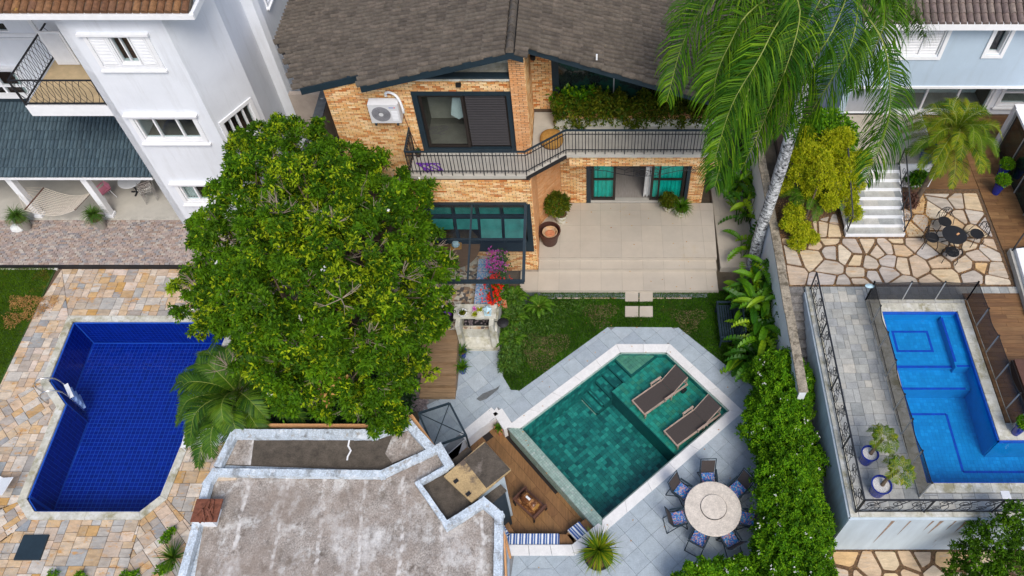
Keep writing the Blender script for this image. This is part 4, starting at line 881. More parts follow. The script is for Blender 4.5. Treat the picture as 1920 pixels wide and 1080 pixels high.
# roof
roof = ob('roof', MB().add([(x, y, zr(x)-d) for d in (.06, .2) for x, y in ((-7.1, 19.62), (XR, 19.62), (XR, 30), (-10.85, 30), (-10.85, 23.0), (-9.26, 20.2), (-7.1, 20.2))], [(0, 1, 2, 3, 4, 5, 6), (13, 12, 11, 10, 9, 8, 7), (0, 6, 13, 7), (6, 5, 12, 13), (5, 4, 11, 12), (0, 7, 8, 1), (4, 3, 10, 11)]), 'black', H)
ob('roof_underlay', MB().add([(x, y, zr(x)-d) for d in (.06, .2) for x, y in ((XR, 19.62), (-1.98, 19.62), (-1.98, 20.08), (5.3, 20.08), (5.3, 30), (XR, 30))], [(0, 1, 2, 3, 4, 5), (11, 10, 9, 8, 7, 6), (0, 6, 7, 1), (2, 8, 9, 3), (1, 7, 8, 2), (3, 9, 10, 4)]), 'black', roof)
LP = [(-7.15, 19.5), (XR-.04, 19.5), (XR-.04, 30), (-10.9, 30), (-10.78, 23.05), (-9.3, 20.08), (-7.15, 20.08)]; RP = [(XR+.04, 19.5), (-1.96, 19.5), (-1.96, 19.97), (5.4, 19.97), (5.4, 30), (XR+.04, 30)]
def barrel(L, Wd, h, n=6, gap=.86, lap=.045):
    """roof tile along x (downhill at +x end), steep sided barrel across y"""
    b = MB(); m = []
    for e in (0, 1):
        for k in range(n+1):
            y = (-Wd/2+Wd*k/n)*gap; q = abs(2*k/n-1); m.append((e*L-L/2, y, h*max(0, 1-q**2.4)+(lap if e else 0)))
    vs = m+[(x, y, -.03) for x, y, z in m]; q = n+1
    fs = [(k, q+k, q+k+1, k+1) for k in range(n)]+[(q+k, 3*q+k, 3*q+k+1, q+k+1) for k in range(n)]+[(k, k+1, 2*q+k+1, 2*q+k) for k in range(n)]+[(0, 2*q, 3*q, q), (n, q+n, 3*q+n, 2*q+n)]
    return b.add(vs, fs)
tl = barrel(.40, .215, .10, 8, .84, .04); tr = []
for sgn, P, sl_ in ((-1, LP, math.atan(.27)), (1, RP, math.atan(.352))):
    run = .345*math.cos(sl_)
    for i in range(26):
        for j in range(50):
            x = XR+sgn*(.16+run*(i+.5)); y = 19.56+.215*j+(.035 if i % 2 else 0)
            if inside(P, x, y):
                Rm = Matrix.Rotation(0 if sgn > 0 else math.pi, 3, 'Z') @ Matrix.Rotation(sl_, 3, 'Y') @ Matrix.Rotation(random.uniform(-.015, .015), 3, 'Z')
                tr.append(Matrix.LocRotScale(Vector((x, y, zr(x)-.035+random.uniform(-.004, .006))), Rm.to_quaternion(), Vector((1, 1, 1))))
pieces_inst(roof, 'roof_tile', tl, tr, 'roof_dark', 300)
rt = barrel(.44, .27, .13, 8); pieces_inst(roof, 'ridge_tile', rt, [Matrix.LocRotScale(Vector((XR, 19.7+.38*k, 10.03)), Matrix.Rotation(-math.pi/2, 3, 'Z').to_quaternion(), Vector((1, 1, 1))) for k in range(24)], 'roof_dark')
def rake(parent, x0, x1, y, h=.24, dz=-.05):
    b = MB(); vs = []
    for x in (x0, x1):
        for yy in (y-.03, y+.03):
            for d in (0, h): vs.append((x, yy, zr(x)+dz-d))
    b.add(vs, [(0, 1, 3, 2), (4, 6, 7, 5), (0, 4, 5, 1), (2, 3, 7, 6), (0, 2, 6, 4), (1, 5, 7, 3)]); return ob('fascia', b, 'navy', parent)
rake(H, -7.12, XR, 19.52); rake(H, XR, -1.98, 19.52); rake(H, -9.28, -7.1, 20.10); rake(H, -1.96, 5.3, 20.0)
ob('soffit', MB().add([(x, y, zr(x)-.23) for x, y in ((-7.1, 19.6), (XR, 19.6), (XR, 21), (-8.5, 21), (-8.5, 20.2), (-7.1, 20.2))], [(5, 4, 3, 2, 1, 0)]), 'concrete', H)
ob('fixing_clip', MB().box(tuple(aty(1119, 107, 20.0)), (.05, .04, .2)), 'white_trim', H)
# upper glass front behind the planter
b = MB(); rc.box(b, .72, .95, 5.7, 8.05, -.12, .03); ob('glass_post', b, 'navy', H)
for s0, s1 in ((.95, 2.86), (2.9, 4.85), (4.9, 6.6)):
    b = MB(); z0, z1 = zr(-2.02+s0)-.3, zr(-2.02+s1)-.3; b.add([rc.pt(s0, 5.7, -.06), rc.pt(s1, 5.7, -.06), rc.pt(s1, z1, -.06), rc.pt(s0, z0, -.06)], [(0, 1, 2, 3)]); ob('glass_panel', b, 'darkglass', H)
    b = MB(); rc.box(b, s1, s1+.04, 5.7, z1, -.08, -.02); ob('mullion', b, 'alu', H)
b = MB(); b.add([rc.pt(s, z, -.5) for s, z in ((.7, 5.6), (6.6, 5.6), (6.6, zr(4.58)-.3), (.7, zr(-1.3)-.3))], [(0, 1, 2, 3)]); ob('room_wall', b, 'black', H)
# bedroom window
recess(H, up, 2.88, 5.98, 5.42, 7.92, 1.6, 'room', 'room', 'beige_wall')
b = MB()
for s0, s1, z0, z1 in ((2.80, 2.98, 5.36, 8.0), (5.88, 6.04, 5.36, 8.0), (2.98, 5.88, 7.84, 8.0), (2.98, 5.88, 5.36, 5.46)): up.box(b, s0, s1, z0, z1, -.15, .03)
wf = ob('window', b, 'navy', H)
b = MB()
for s0, s1, z0, z1 in ((3.0, 3.09, 5.48, 7.8), (4.36, 4.46, 5.48, 7.8), (3.09, 4.36, 7.72, 7.8), (3.09, 4.36, 5.48, 5.58)): up.box(b, s0, s1, z0, z1, -.12, -.04)
ob('sash', b, 'frame', wf); b = MB(); up.box(b, 3.09, 4.36, 5.58, 7.72, -.09, -.08); ob('pane', b, 'glass', wf)
b = MB(); up.box(b, 4.47, 5.87, 5.48, 7.8, -.12, -.09); ob('shutter', b, 'frame', wf)
for k in range(30):
    c = up.pt(5.16, 5.6+k*.073, -.06); ob('slat', (MB().box((0, 0, 0), (1.3, .05, .045), rx=.5) if k == 0 else slm), 'iron' if k == 0 else None, wf, loc=c)
    if k == 0: slm = [o for o in COL.objects if o.name.startswith('slat')][-1].data; slm.materials.clear(); slm.materials.append(mat('shutter_slat', [(.028, .026, .03)], .5, 5, .1))
b = MB(); b.add([up.pt(4.0, 7.3, -.5), up.pt(4.28, 7.3, -.5), up.pt(4.33, 6.5, -.5), up.pt(4.1, 6.35, -.5), up.pt(3.86, 6.55, -.5)], [(0, 1, 2, 3, 4)]); ob('hanging_towel', b, 'curtain', wf)
ob('wall_lamp', MB().box(tuple(up.pt(4.4, 8.32, .08)), (.16, .14, .1)), 'black', H)
ob('wall_lamp', MB().lathe([(.0, -.12), (.09, -.1), (.1, .05), (.0, .1)], 10, tuple(WP((-2.02, 19.98), math.pi/2).pt(1.9, 8.0, .12))), 'black', H)
# patio sliding door
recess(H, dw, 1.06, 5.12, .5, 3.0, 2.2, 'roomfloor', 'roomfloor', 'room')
b = MB()
for s0, s1, z0, z1 in ((1.02, 1.20, .46, 3.0), (5.02, 5.16, .46, 3.0), (1.2, 5.02, 2.9, 3.0)): dw.box(b, s0, s1, z0, z1, -.15, .02)
df = ob('sliding_door', b, 'navy', H)
b = MB(); dw.box(b, 1.2, 5.02, .45, .55, -.2, .0); ob('threshold', b, 'slab', df)
for s0, s1, mu_ in ((1.22, 2.2, ()), (3.62, 4.98, (3.92,))):
    b = MB()
    dw.box(b, s0, s0+.1, .56, 2.9, -.12, -.05); dw.box(b, s1-.1, s1, .56, 2.9, -.12, -.05); dw.box(b, s0+.1, s1-.1, .56, .68, -.12, -.05); dw.box(b, s0+.1, s1-.1, 1.72, 1.80, -.115, -.055)
    for mm in mu_: dw.box(b, mm, mm+.07, .68, 2.9, -.117, -.052)
    ob('door_leaf', b, 'frame', df)
    b = MB(); dw.box(b, s0+.1, s1-.1, .68, 2.9, -.09, -.085); ob('pane', b, 'glass', df)
    b = MB(); n = 60
    for t in range(n):
        u0, u1 = s0+.08+(s1-s0-.16)*t/n, s0+.08+(s1-s0-.16)*(t+1)/n; f_ = lambda u: -.22+.035*math.sin(u*38)+.02*math.sin(u*17+1); b.quad(dw.pt(u0, .58, f_(u0)), dw.pt(u1, .58, f_(u1)), dw.pt(u1, 3, f_(u1)), dw.pt(u0, 3, f_(u0)))
    ob('curtain', b, 'teal', df, smooth=True)
b = MB()
for t in range(14):
    u0, u1 = 3.36+.02*t, 3.38+.02*t; f_ = lambda u: -.24+.04*math.sin(u*45); b.quad(dw.pt(u0-.12*0, .6, f_(u0)), dw.pt(u1, .6, f_(u1)), dw.pt(u1+.05, 3, f_(u1)), dw.pt(u0+.05, 3, f_(u0)))
ob('curtain', b, 'curtain', df)
# ironwork under the beam
def spiral(c, r, turns, a0, sgn=1, n=26, wp=None, nn=0.):
    out = []
    for i in range(n+1):
        t = i/n; a = a0+sgn*t*turns*2*math.pi; rr = r*(1-.82*t); out.append(wp.pt(c[0]+rr*math.cos(a), c[1]+rr*math.sin(a), nn))
    return out
ib = MB(); cx = 2.62; q = lambda s, z: bm.pt(s, z, -.1)
for sg in (-1, 1):
    X = lambda d: cx+sg*d
    ib.tube([q(X(0), 4.02), q(X(.35), 4.04), q(X(.8), 4.14), q(X(1.3), 4.30), q(X(1.9), 4.35)], .012, 5)
    ib.tube([q(X(0), 4.55), q(X(.45), 4.46), q(X(.62), 4.33), q(X(1.1), 4.52), q(X(1.5), 4.6)], .011, 5); ib.tube([q(X(.3), 4.5), q(X(.3), 4.06)], .01, 5); ib.tube([q(X(.0), 4.38), q(X(.3), 4.28), q(X(.6), 4.2)], .01, 5); ib.tube([q(X(.62), 4.33), q(X(.62), 4.10)], .01, 5)
    ib.tube(spiral((X(1.65), 4.48), .13, 1.5, math.pi if sg > 0 else 0, sg, wp=bm, nn=-.1), .011, 5); ib.tube(spiral((X(1.9), 4.5), .17, 1.6, 0 if sg > 0 else math.pi, -sg, wp=bm, nn=-.1), .011, 5); ib.tube(spiral((X(.13), 4.14), .09, 1.5, math.pi/2, -sg, wp=bm, nn=-.1), .010, 5); ib.tube(spiral((X(1.85), 4.28), .09, 1.5, math.pi/2, -sg, wp=bm, nn=-.1), .010, 5)
ib.tube([q(cx+.1*math.cos(a*.5236), 4.5+.1*math.sin(a*.5236)) for a in range(13)], .011, 5)
ob('iron_ornament', ib, 'iron', H)
# kitchen window under the glass canopy
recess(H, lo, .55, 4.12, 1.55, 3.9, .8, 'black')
b = MB()
for s0, s1, z0, z1 in ((.45, .62, 1.3, 3.95), (4.05, 4.25, 1.3, 3.95), (.62, 4.05, 3.82, 3.95), (.62, 4.05, 3.25, 3.34), (.62, 4.05, 1.3, 1.85)): lo.box(b, s0, s1, z0, z1, -.1, .06)
for s in (1.46, 2.33, 3.2): lo.box(b, s-.05, s+.05, 1.85, 3.82, -.08, .05)
kw = ob('window', b, 'navy', H)
for k, s0 in enumerate((.64, 1.53, 2.40, 3.27)):
    b = MB(); lo.box(b, s0, s0+.76, 3.38, 3.78, -.03, -.02); ob('pane', b, 'tealglass', kw)
    tilt = .28 if k < 2 else .5; l = .56 if k > 1 else .32
    b = MB(); p0, p1 = lo.pt(s0, 3.2, .06), lo.pt(s0+.76, 3.2, .06); dn = Vector((0, -math.sin(tilt)*l*1.5, -l*1.35)); b.quad(p0, p1, p1+dn, p0+dn); ob('pane', b, 'tealglass', kw)
    if k < 2: b = MB(); lo.box(b, s0, s0+.8, 1.9, 2.6, -.05, -.04); ob('pane', b, 'glass', kw)
# balcony
BP = [(-6.12, 18.93), (-2.12, 18.93), (-.82, 19.95), (4.62, 19.95), (4.62, 22.13), (-2.0, 22.13), (-2.0, 20.14), (-6.12, 20.14)]
slab = ob('balcony_floor', region(BP, [], FZ, .14), 'slab', H)
bt = []
for Q in ([(-6.10, 18.97), (-2.1, 18.97), (-2.1, 20.1), (-6.1, 20.1)], [(-.80, 19.99), (4.6, 19.99), (4.6, 22.1), (-.80, 22.1)], [(-2.0, 19.1), (-.84, 20.0), (-.84, 22.1), (-2.0, 22.1)]): bt += zone_tiles(Q, 0, 'grid', .8, .8, .003, origin=(-6.1, 18.97))
pieces_poly(slab, 'floor_tile', bt, FZ-.05, FZ+.008, 'slab')
b = MB(); b.bar((-2.14, 18.90, FZ-.08), (-.80, 19.93, FZ-.08), .05, .14); ob('slab_edge_trim', b, 'black', slab)
rail = ob('balcony_railing', MB().bar((-6.09, 18.96, 6.46), (-2.13, 18.96, 6.46), .055, .05).bar((-2.13, 18.96, 6.46), (-.81, 19.98, 6.46), .055, .05).bar((-.81, 19.98, 6.46), (4.62, 19.98, 6.46), .055, .05).bar((-6.09, 18.96, 6.46), (-6.09, 20.1, 6.46), .05, .05), 'navy', H)
rb = MB()
for z in (6.28, 5.56): rb.bar((-6.09, 18.96, z), (-2.13, 18.96, z), .025).bar((-2.13, 18.96, z), (-.81, 19.98, z), .025).bar((-.81, 19.98, z), (4.62, 19.98, z), .025).bar((-6.09, 18.96, z), (-6.09, 20.1, z), .025)
ob('rail_bar', rb, 'iron', rail)
ba = MB().box((0, 0, -.5), (.02, .02, .92)).mesh('baluster'); ba.materials.append(M['iron']); bl = MB().box((0, 0, -.55), (.026, .026, 1.1)).mesh('baluster'); bl.materials.append(M['iron'])
for p, q_ in (((-6.09, 18.96), (-2.13, 18.96)), ((-2.13, 18.96), (-.81, 19.98)), ((-.81, 19.98), (4.62, 19.98)), ((-6.09, 18.96), (-6.09, 20.1))):
    L_ = math.dist(p, q_); n = max(2, round(L_/.345))
    for k in range(n+1):
        for j, dt in enumerate((0, .32, .68)):
            t = (k+dt)/n
            if t <= 1.001: ob('baluster', bl if j == 0 else ba, None, rail, loc=(p[0]+(q_[0]-p[0])*t, p[1]+(q_[1]-p[1])*t, 6.44 if j == 0 else 6.42))
hb = MB()
for k in range(4): hb.tube([(-5.75+.35*math.sin(a*.5+k)*(.6+.1*k)+.5*(a/14), 19.3+.2*math.cos(a*.5+k*1.7), FZ+.03+.01*k) for a in range(15)], .018, 5)
ob('garden_hose', hb, 'purple', label='purple hose coiled on the left end of the balcony', cat='hose')
po = thing('pouf', 'round mustard straw pouf on the balcony beside the railing bend', 'pouf', (-1.32, 20.55, FZ+.01)); ob('cushion_top', MB().lathe([(.0, .0), (.36, .0), (.42, .12), (.40, .28), (.30, .36), (0, .38)], 24), 'straw', po, local=True, smooth=True); ob('base_ring', MB().lathe([(.3, -.005), (.38, -.005), (.38, .03), (.3, .03)], 20), 'darkwood', po, local=True)
pc_ = thing('flower_pot', 'small pot with a cactus standing by the left balcony window', 'pot', tuple(aty(781, 275, 19.9))); pc_.location.z = FZ+.01
ob('pot', MB().lathe([(0, 0), (.09, 0), (.12, .2), (.1, .2), (0, .18)], 12), 'brownpot', pc_, local=True); spiky(pc_, pc_.location+Vector((0, 0, .18)), 24, .2, .03, 'leafdark')
# planter with hanging olive shrubs
pz = thing('planter_box', 'long concrete planter overflowing with olive-green shrubs on the balcony', 'planter', (1.6, 21.5, FZ))
ob('box', MB().box((1.7, 21.62, FZ+.18), (5.85, .5, .34)), 'concrete', pz); ob('brick_rim', MB().box((1.7, 21.62, FZ+.40), (5.8, .44, .1)), 'brick_b', pz)
n = 1500; T = np.c_[rng.uniform(-1.25, 4.6, n), rng.uniform(21.15, 22.0, n), np.zeros(n)]; T[:, 2] = FZ+.35+rng.random(n)**.8*.85*(1-.25*np.abs(T[:, 1]-21.5)); hang_ = T[:, 1] < 21.35; T[hang_, 2] -= rng.random(hang_.sum())*.45
T[:, 2] += .12*np.sin(T[:, 0]*3.1)+.1*np.sin(T[:, 0]*7.3)
B, Dd, Ln = rosettes(T, unit(np.c_[rng.normal(0, .4, n), np.full(n, -.6), np.full(n, .8)]), 9, .13); R = np.repeat(np.where(rng.random(n) < .12, .9, rng.random(n)), 9)
leaves('foliage', B, Dd, Ln, Ln*.42, 'leafolive', pz)
sb_ = thing('leafy_shrub', 'bright green leafy shrub among the balcony planter, nearest the brick pillar', 'shrub', (-.4, 21.8, FZ+.4))
n = 120; T = np.array([(-.35, 21.85, FZ+.95)])+rng.normal(0, 1, (n, 3))*[.45, .12, .14]; B, Dd, Ln = rosettes(T, np.tile([0, -.3, .9], (n, 1)), 7, .2); leaves('foliage', B, Dd, Ln, Ln*.4, 'banana', sb_)
b = MB(); 
for k in range(7): b.tube([(-.9+.16*k, 21.85, FZ+.3), (-.9+.17*k, 21.8, FZ+.9)], .012, 5)
ob('stem', b, 'bark', sb_)
# air conditioner
ac = thing('air_conditioner', 'white outdoor air conditioning unit hung on the brick wall above the tree', 'air conditioner', tuple(up.pt(1.9, 7.0, .2)))
def acb(b, s0, s1, z0, z1, n0, n1): up.box(b, s0, s1, z0, z1, n0, n1); return b
ob('body', acb(MB(), 1.42, 2.40, 7.02, 7.78, .08, .42), 'acwhite', ac)
c0 = up.pt(1.80, 7.40, .425); b = MB()
for r_, z_ in ((.30, 0), (.24, .004), (.18, .008), (.12, .012)):
    b.tube([c0+Vector((r_*math.cos(a*.2618), -z_, r_*math.sin(a*.2618))) for a in range(25)], .008, 4)
for k in range(16): a = k*.3927; b.bar(c0+Vector((.07*math.cos(a), -.012, .07*math.sin(a))), c0+Vector((.30*math.cos(a+.25), -.004, .30*math.sin(a+.25))), .009)
ob('fan_grille', b, 'acfan', ac)
b = MB(); n = 28; b.add([c0+Vector((.30*math.cos(2*math.pi*k/n), .002, .30*math.sin(2*math.pi*k/n))) for k in range(n)], [tuple(range(n))]); ob('fan_opening', b, 'acfan', ac)
b = MB(); b.add([c0+Vector((.075*math.cos(2*math.pi*k/n), -.018, .075*math.sin(2*math.pi*k/n))) for k in range(n)], [tuple(range(n))]); ob('fan_hub', b, 'acwhite', ac)
b = MB(); 
for k in range(7): acb(b, 2.14, 2.34, 7.14+.06*k, 7.165+.06*k, .42, .43)
for k in range(8): acb(b, 1.44, 2.38, 7.785, 7.79, .1+.04*k, .115+.04*k)
ob('vent_rib', b, 'white_trim', ac)
for k, w_ in enumerate((.022, .018, .02, .016, .022)): ob('badge_letter', acb(MB(), 2.10+.03*k, 2.10+.03*k+w_, 7.655, 7.685, .42, .428), 'navytile', ac)
ob('badge_letter', acb(MB(), 2.255, 2.30, 7.655, 7.685, .42, .428), 'redflower', ac)
b = MB(); acb(b, 1.52, 1.58, 6.94, 7.02, .0, .46); acb(b, 2.24, 2.30, 6.94, 7.02, .0, .46); ob('bracket', b, 'navy', ac)
pp_ = [up.pt(2.0, 7.85, .06), up.pt(2.02, 8.0, .1), up.pt(2.15, 8.07, .14), up.pt(2.35, 8.0, .2), up.pt(2.45, 7.8, .24), up.pt(2.49, 7.5, .26), up.pt(2.48, 7.3, .24)]
ob('pipe', MB().tube(catmull(pp_, 24), .045, 8), 'white_trim', ac, smooth=True)
ob('cable', MB().tube([up.pt(2.4, 7.05, .03), up.pt(2.5, 6.2, .03), up.pt(2.62, 5.4, .03)], .012, 5), 'rust', ac)
# boundary wall between the two houses
bw = thing('boundary_wall', 'dark weathered boundary wall with peeling white cap between the white and brick houses', 'wall', (-10.2, 21, 0))
ob('wall_body', MB().box((-10.15, 20.4, 2.2), (.28, 7.6, 5.0)), 'beige_wall', bw); ob('wall_cap', MB().box((-10.15, 20.4, 4.73), (.36, 7.6, .06)), mat('peeling_cap', [(.11, .125, .14)], .9, 5, .3, stain=(.55, .56, .56), ss=3.2, st=(.58, .62)), bw)
ob('alley_wall', MB().box((-9.9, 23.95, 2.2), (3.3, .2, 5)), 'beige_wall', bw)
# ============================================================ WHITE HOUSE
Wh = thing('white_house', 'three storey white rendered house with brown tiled roof at the upper left', 'house', (-15, 22, 0))
Y0 = 21.39; A = WP((-16.81, Y0), 0); LA = 3.39
holes = [(1.38, 2.05, 8.13, 9.14), (.60, 2.76, 4.68, 5.74), (.75, 2.9, 1.35, 2.28)]
b = MB(); panel(b, A, LA, -.2, 10.0, holes, .25)
B_ = WP((-13.42, Y0), math.radians(60)); LB = 1.98; hb_ = [(.30, 1.62, 4.15, 5.25)]; panel(b, B_, LB, -.2, 10.6, hb_, .25)
panel(b, WP((-12.43, 23.105), math.pi/2), 1.75, -.2, 11.4, [], .25); panel(b, WP((-12.43, 24.855), 0), .40, -.2, 11.6, [], .25); panel(b, WP((-12.03, 24.855), math.radians(68)), .27, -.2, 11.6, [], .2); panel(b, WP((-11.93, 25.105), math.pi/2), 12, -.2, 11.6, [], .25)
SL = WP((-16.81, 24.6), -math.pi/2); panel(b, SL, 3.21, -.2, 9.95, [], .25)
G = WP((-32, 24.6), 0); gh = [(8.1, 9.95, 3.66, 5.28), (8.0, 10.8, 6.9, 7.35)]; panel(b, G, 15.2, -.2, 9.9, gh, .25)
b.box((-15.2, 23.3, 11.0), (2.2, 2.6, 1.2)) if 0 else None
ob('wall', b, 'white_wall', Wh)
# first window: two louvred shutters, opening between
f = window(Wh, A, 1.36, 2.07, 8.05, 9.2, 2, .04, surround=.05, hood=False, sill=False)
recess(Wh, A, 1.38, 2.05, 8.13, 9.14, .6, 'darkwood')
b = MB()
for s0, s1, z0, z1 in ((.62, .74, 7.87, 9.2), (2.60, 2.72, 7.87, 9.2), (.74, 2.60, 7.87, 8.0)): A.box(b, s0, s1, z0, z1, .001, .05)
A.box(b, .5, 2.78, 9.24, 9.32, 0, .14); A.box(b, .58, 2.76, 7.80, 7.868, 0, .1); ob('window_surround', b, 'white_trim', Wh)
lm = None
for s0, s1 in ((.76, 1.34), (2.09, 2.58)):
    b = MB(); A.box(b, s0, s1, 8.02, 9.2, .001, .035); sh = ob('shutter', b, 'white_trim', Wh)
    for k in range(18): ob('slat', MB().box((0, 0, 0), (s1-s0-.14, .02, .045), rx=.7), 'white_trim', sh, loc=A.pt((s0+s1)/2, 8.12+k*.057, .045))
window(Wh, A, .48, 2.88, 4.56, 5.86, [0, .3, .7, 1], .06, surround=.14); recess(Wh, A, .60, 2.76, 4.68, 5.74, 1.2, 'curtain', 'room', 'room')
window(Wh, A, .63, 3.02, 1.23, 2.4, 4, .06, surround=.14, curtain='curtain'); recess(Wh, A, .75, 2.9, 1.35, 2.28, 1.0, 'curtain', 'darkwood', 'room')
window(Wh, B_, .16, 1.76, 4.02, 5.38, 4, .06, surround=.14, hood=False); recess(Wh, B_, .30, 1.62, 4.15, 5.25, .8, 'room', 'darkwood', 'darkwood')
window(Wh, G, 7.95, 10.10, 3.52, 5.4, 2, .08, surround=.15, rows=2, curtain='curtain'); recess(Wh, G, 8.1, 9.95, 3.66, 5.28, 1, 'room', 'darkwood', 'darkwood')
window(Wh, G, 10.2, 14.8, 3.3, 3.9, 4, .06, surround=.12, hood=False)
window(Wh, G, 7.9, 11.9, 6.8, 8.3, 4, .08, surround=.15, hood=False, pane='darkglass')
Fw = WP((-11.93, 25.1), math.pi/2); window(Wh, Fw, .5, 2.3, 7.3, 9.0, 3, .06, surround=.12, hood=False, pane='darkglass')
b = MB(); SL.box(b, .55, 1.75, 6.35, 8.5, .001, .02); ob('side_door', b, 'room', Wh)
b = MB(); sx = WP((-19.32, 23.55), math.radians(0)); sx.box(b, 0, .80, 6.38, 7.8, 0, .04); sh = ob('shutter', b, 'white_trim', Wh)
for k in range(26): ob('slat', MB().box((0, 0, 0), (.64, .02, .05), sx.a, rx=.6), 'white_trim', sh, loc=sx.pt(.40, 6.46+k*.049, .05))
b = MB(); sx = WP((-17.1, 24.4), math.radians(-80)); sx.box(b, 0, .9, 6.38, 8.35, 0, .04); ob('shutter', b, 'white_trim', Wh)
# small balcony
bs = ob('balcony_floor', MB().box((-18.25, 23.0, 6.05), (2.9, 3.2, .46)), 'white_trim', Wh); ob('balcony_tiling', MB().box((-18.22, 23.03, 6.30), (2.78, 3.06, .04)), mat('ochre_tile', [(.52, .40, .24)], .8, 3, .15), bs)
br = MB(); c1, c2, c3 = (-19.66, 21.42), (-16.84, 21.42), (-19.66, 24.55)
for z in (6.38, 7.38): br.bar((*c1, z), (*c2, z), .045).bar((*c1, z), (*c3, z), .045)
br.bar((*c1, 6.3), (*c1, 7.4), .05); br.bar((*c2, 6.3), (*c2, 7.4), .04); rl = ob('balcony_railing', br, 'iron', Wh)
def wavy(i, n, p, q_, parent):
    b = MB(); d = (q_[0]-p[0], q_[1]-p[1]); 
    for sg in (-1, 1): b.tube([(p[0]+d[0]*(i+.5+sg*(.5+.9*math.sin(t*math.pi)*.9))/n, p[1]+d[1]*(i+.5+sg*(.5+.9*math.sin(t*math.pi)*.9))/n, 6.4+.97*t) for t in (0, .15, .3, .45, .6, .75, .9, 1)], .011, 4)
    ob('baluster', b, 'iron', parent)
for i in range(1, 12): wavy(i, 13, c1, c2, rl)
for i in range(1, 14): wavy(i, 15, c1, c3, rl)
# brown roof with white fascia
ev = aty(381, 31, 20.95); EZ = ev.z
b = MB(); b.box((-23.1, 20.93, EZ+.03), (22.1, .16, .16)); b.box((-12.1, 22.4, EZ+.05), (.12, 3.0, .2)); b.box((-23.1, 21.3, EZ-.03), (22.0, .8, .05)); fa = ob('gutter', b, 'white_trim', Wh)
rfz = lambda y: EZ+.16+.42*(y-20.95)
rf = ob('roof', MB().add([(x, y, rfz(y)-d) for d in (0, .12) for x, y in ((-34, 20.98), (-12.15, 20.98), (-12.15, 26), (-34, 26))], [(0, 1, 2, 3), (7, 6, 5, 4), (0, 4, 5, 1), (1, 5, 6, 2)]), 'roofdirt', Wh)
tb = barrel(.42, .24, .085); tr = []; sl_ = math.atan(.42)
for i in range(9):
    for j in range(62):
        x = -12.3-.245*j; y = 21.1+.34*i; Rm = Matrix.Rotation(-math.pi/2, 3, 'Z') @ Matrix.Rotation(sl_, 3, 'Y'); tr.append(Matrix.LocRotScale(Vector((x+random.uniform(-.008, .008), y, rfz(y)+.02)), Rm.to_quaternion(), Vector((1, 1, 1))))
pieces_inst(rf, 'roof_tile', tb, tr, 'roof_brown')
# porch with blue tiled lean-to roof
pzr = lambda y: 2.62+(y-21.55)*.46
pr_ = ob('porch_roof', MB().add([(x, y, pzr(y)-d) for d in (0, .14) for x, y in ((-34, 21.55), (-17.0, 21.55), (-16.83, 22.9), (-16.83, 24.58), (-34, 24.58))], [(0, 1, 2, 3, 4), (9, 8, 7, 6, 5), (0, 5, 6, 1), (1, 6, 7, 2)]), 'navy', Wh)
tb = barrel(.45, .155, .05, 6); tr = []; sl_ = math.atan(.46)
for i in range(8):
    for j in range(46):
        x = -17.0-.152*j-(.02 if i % 2 else 0); y = 21.70+.345*i; Rm = Matrix.Rotation(-math.pi/2, 3, 'Z') @ Matrix.Rotation(sl_, 3, 'Y'); tr.append(Matrix.LocRotScale(Vector((x, y, pzr(y)+.015+.004*(j % 3))), Rm.to_quaternion(), Vector((1, 1, 1))))
pieces_inst(pr_, 'roof_tile', tb, tr, 'roof_blue')
b = MB(); b.box((-25.4, 21.52, 2.53), (16.9, .08, .1)); ob('porch_gutter', b, 'white_trim', pr_); b = MB(); b.box((-25.4, 24.5, pzr(24.5)+.12), (17.2, .25, .1)); ob('flashing', b, 'white_trim', pr_)
for x in (-19.9, -22.85): 
    b = MB(); b.box((x, 21.83, 1.3), (.24, .24, 2.5)); b.box((x, 21.83, .06), (.32, .32, .12)); ob('column', b, 'white_trim', Wh)
b = MB(); b.box((-25, 24.4, 1.2), (16, .1, 2.4)); ob('porch_back_wall', b, 'beige_wall', Wh)
# ============================================================ PALE BLUE HOUSE
Bh = thing('pale_blue_house', 'pale blue rendered house with brown tiled eave at the upper right', 'house', (15, 24, TZ))
YB = 23.5; U = WP((9.6, YB), 0)
def bx(u, v): p = aty(u, v, YB); return p.x-9.6, p.z
w1 = (*bx(1660, 48), *bx(1763, 111)); s1a = bx(1664, 50)[0]; s1b = bx(1790, 46)[0]; z1a = bx(1763, 111)[1]; z1b = bx(1790, 46)[1]; s2a = bx(1870, 42)[0]; s2b = bx(1913, 40)[0]; z2a = bx(1840, 108)[1]; z2b = bx(1870, 41)[1]
zbot = bx(1760, 165)[1]; ztop = bx(1725, 34)[1]
b = MB(); hs = [(s1a+.14, s1b-.14, z1a+.14, z1b-.14), (s2a+.14, s2b-.14, z2a+.14, z2b-.14)]; panel(b, U, 14, zbot, ztop+.3, hs, .25)
Ul = WP((9.6, 30), -math.pi/2); panel(b, Ul, 6.5, TZ, ztop+.3, [], .25); ob('wall', b, 'blue_wall', Bh)
ob('upper_floor_soffit', MB().box((16.6, 24.4, zbot+.05), (14, 1.9, .1)), 'white_trim', Bh)
f1 = window(Bh, U, s1a, s1b, z1a, z1b, 3, .05, pane='white_trim', surround=.13, hood=False, dep=.12, sill=False)
b = MB(); recess(Bh, U, s1a+.14, s1b-.14, z1a+.14, z1b-.14, .5, 'curtain')
n = 16
for k in range(n):
    for c_ in range(3): ww = (s1b-s1a-.36)/3; ob('slat', MB().box((0, 0, 0), (ww-.07, .03, .06), rx=.8), 'white_trim', f1, loc=U.pt(s1a+.18+ww*(c_+.5), z1a+.22+(z1b-z1a-.4)*k/n, -.08))
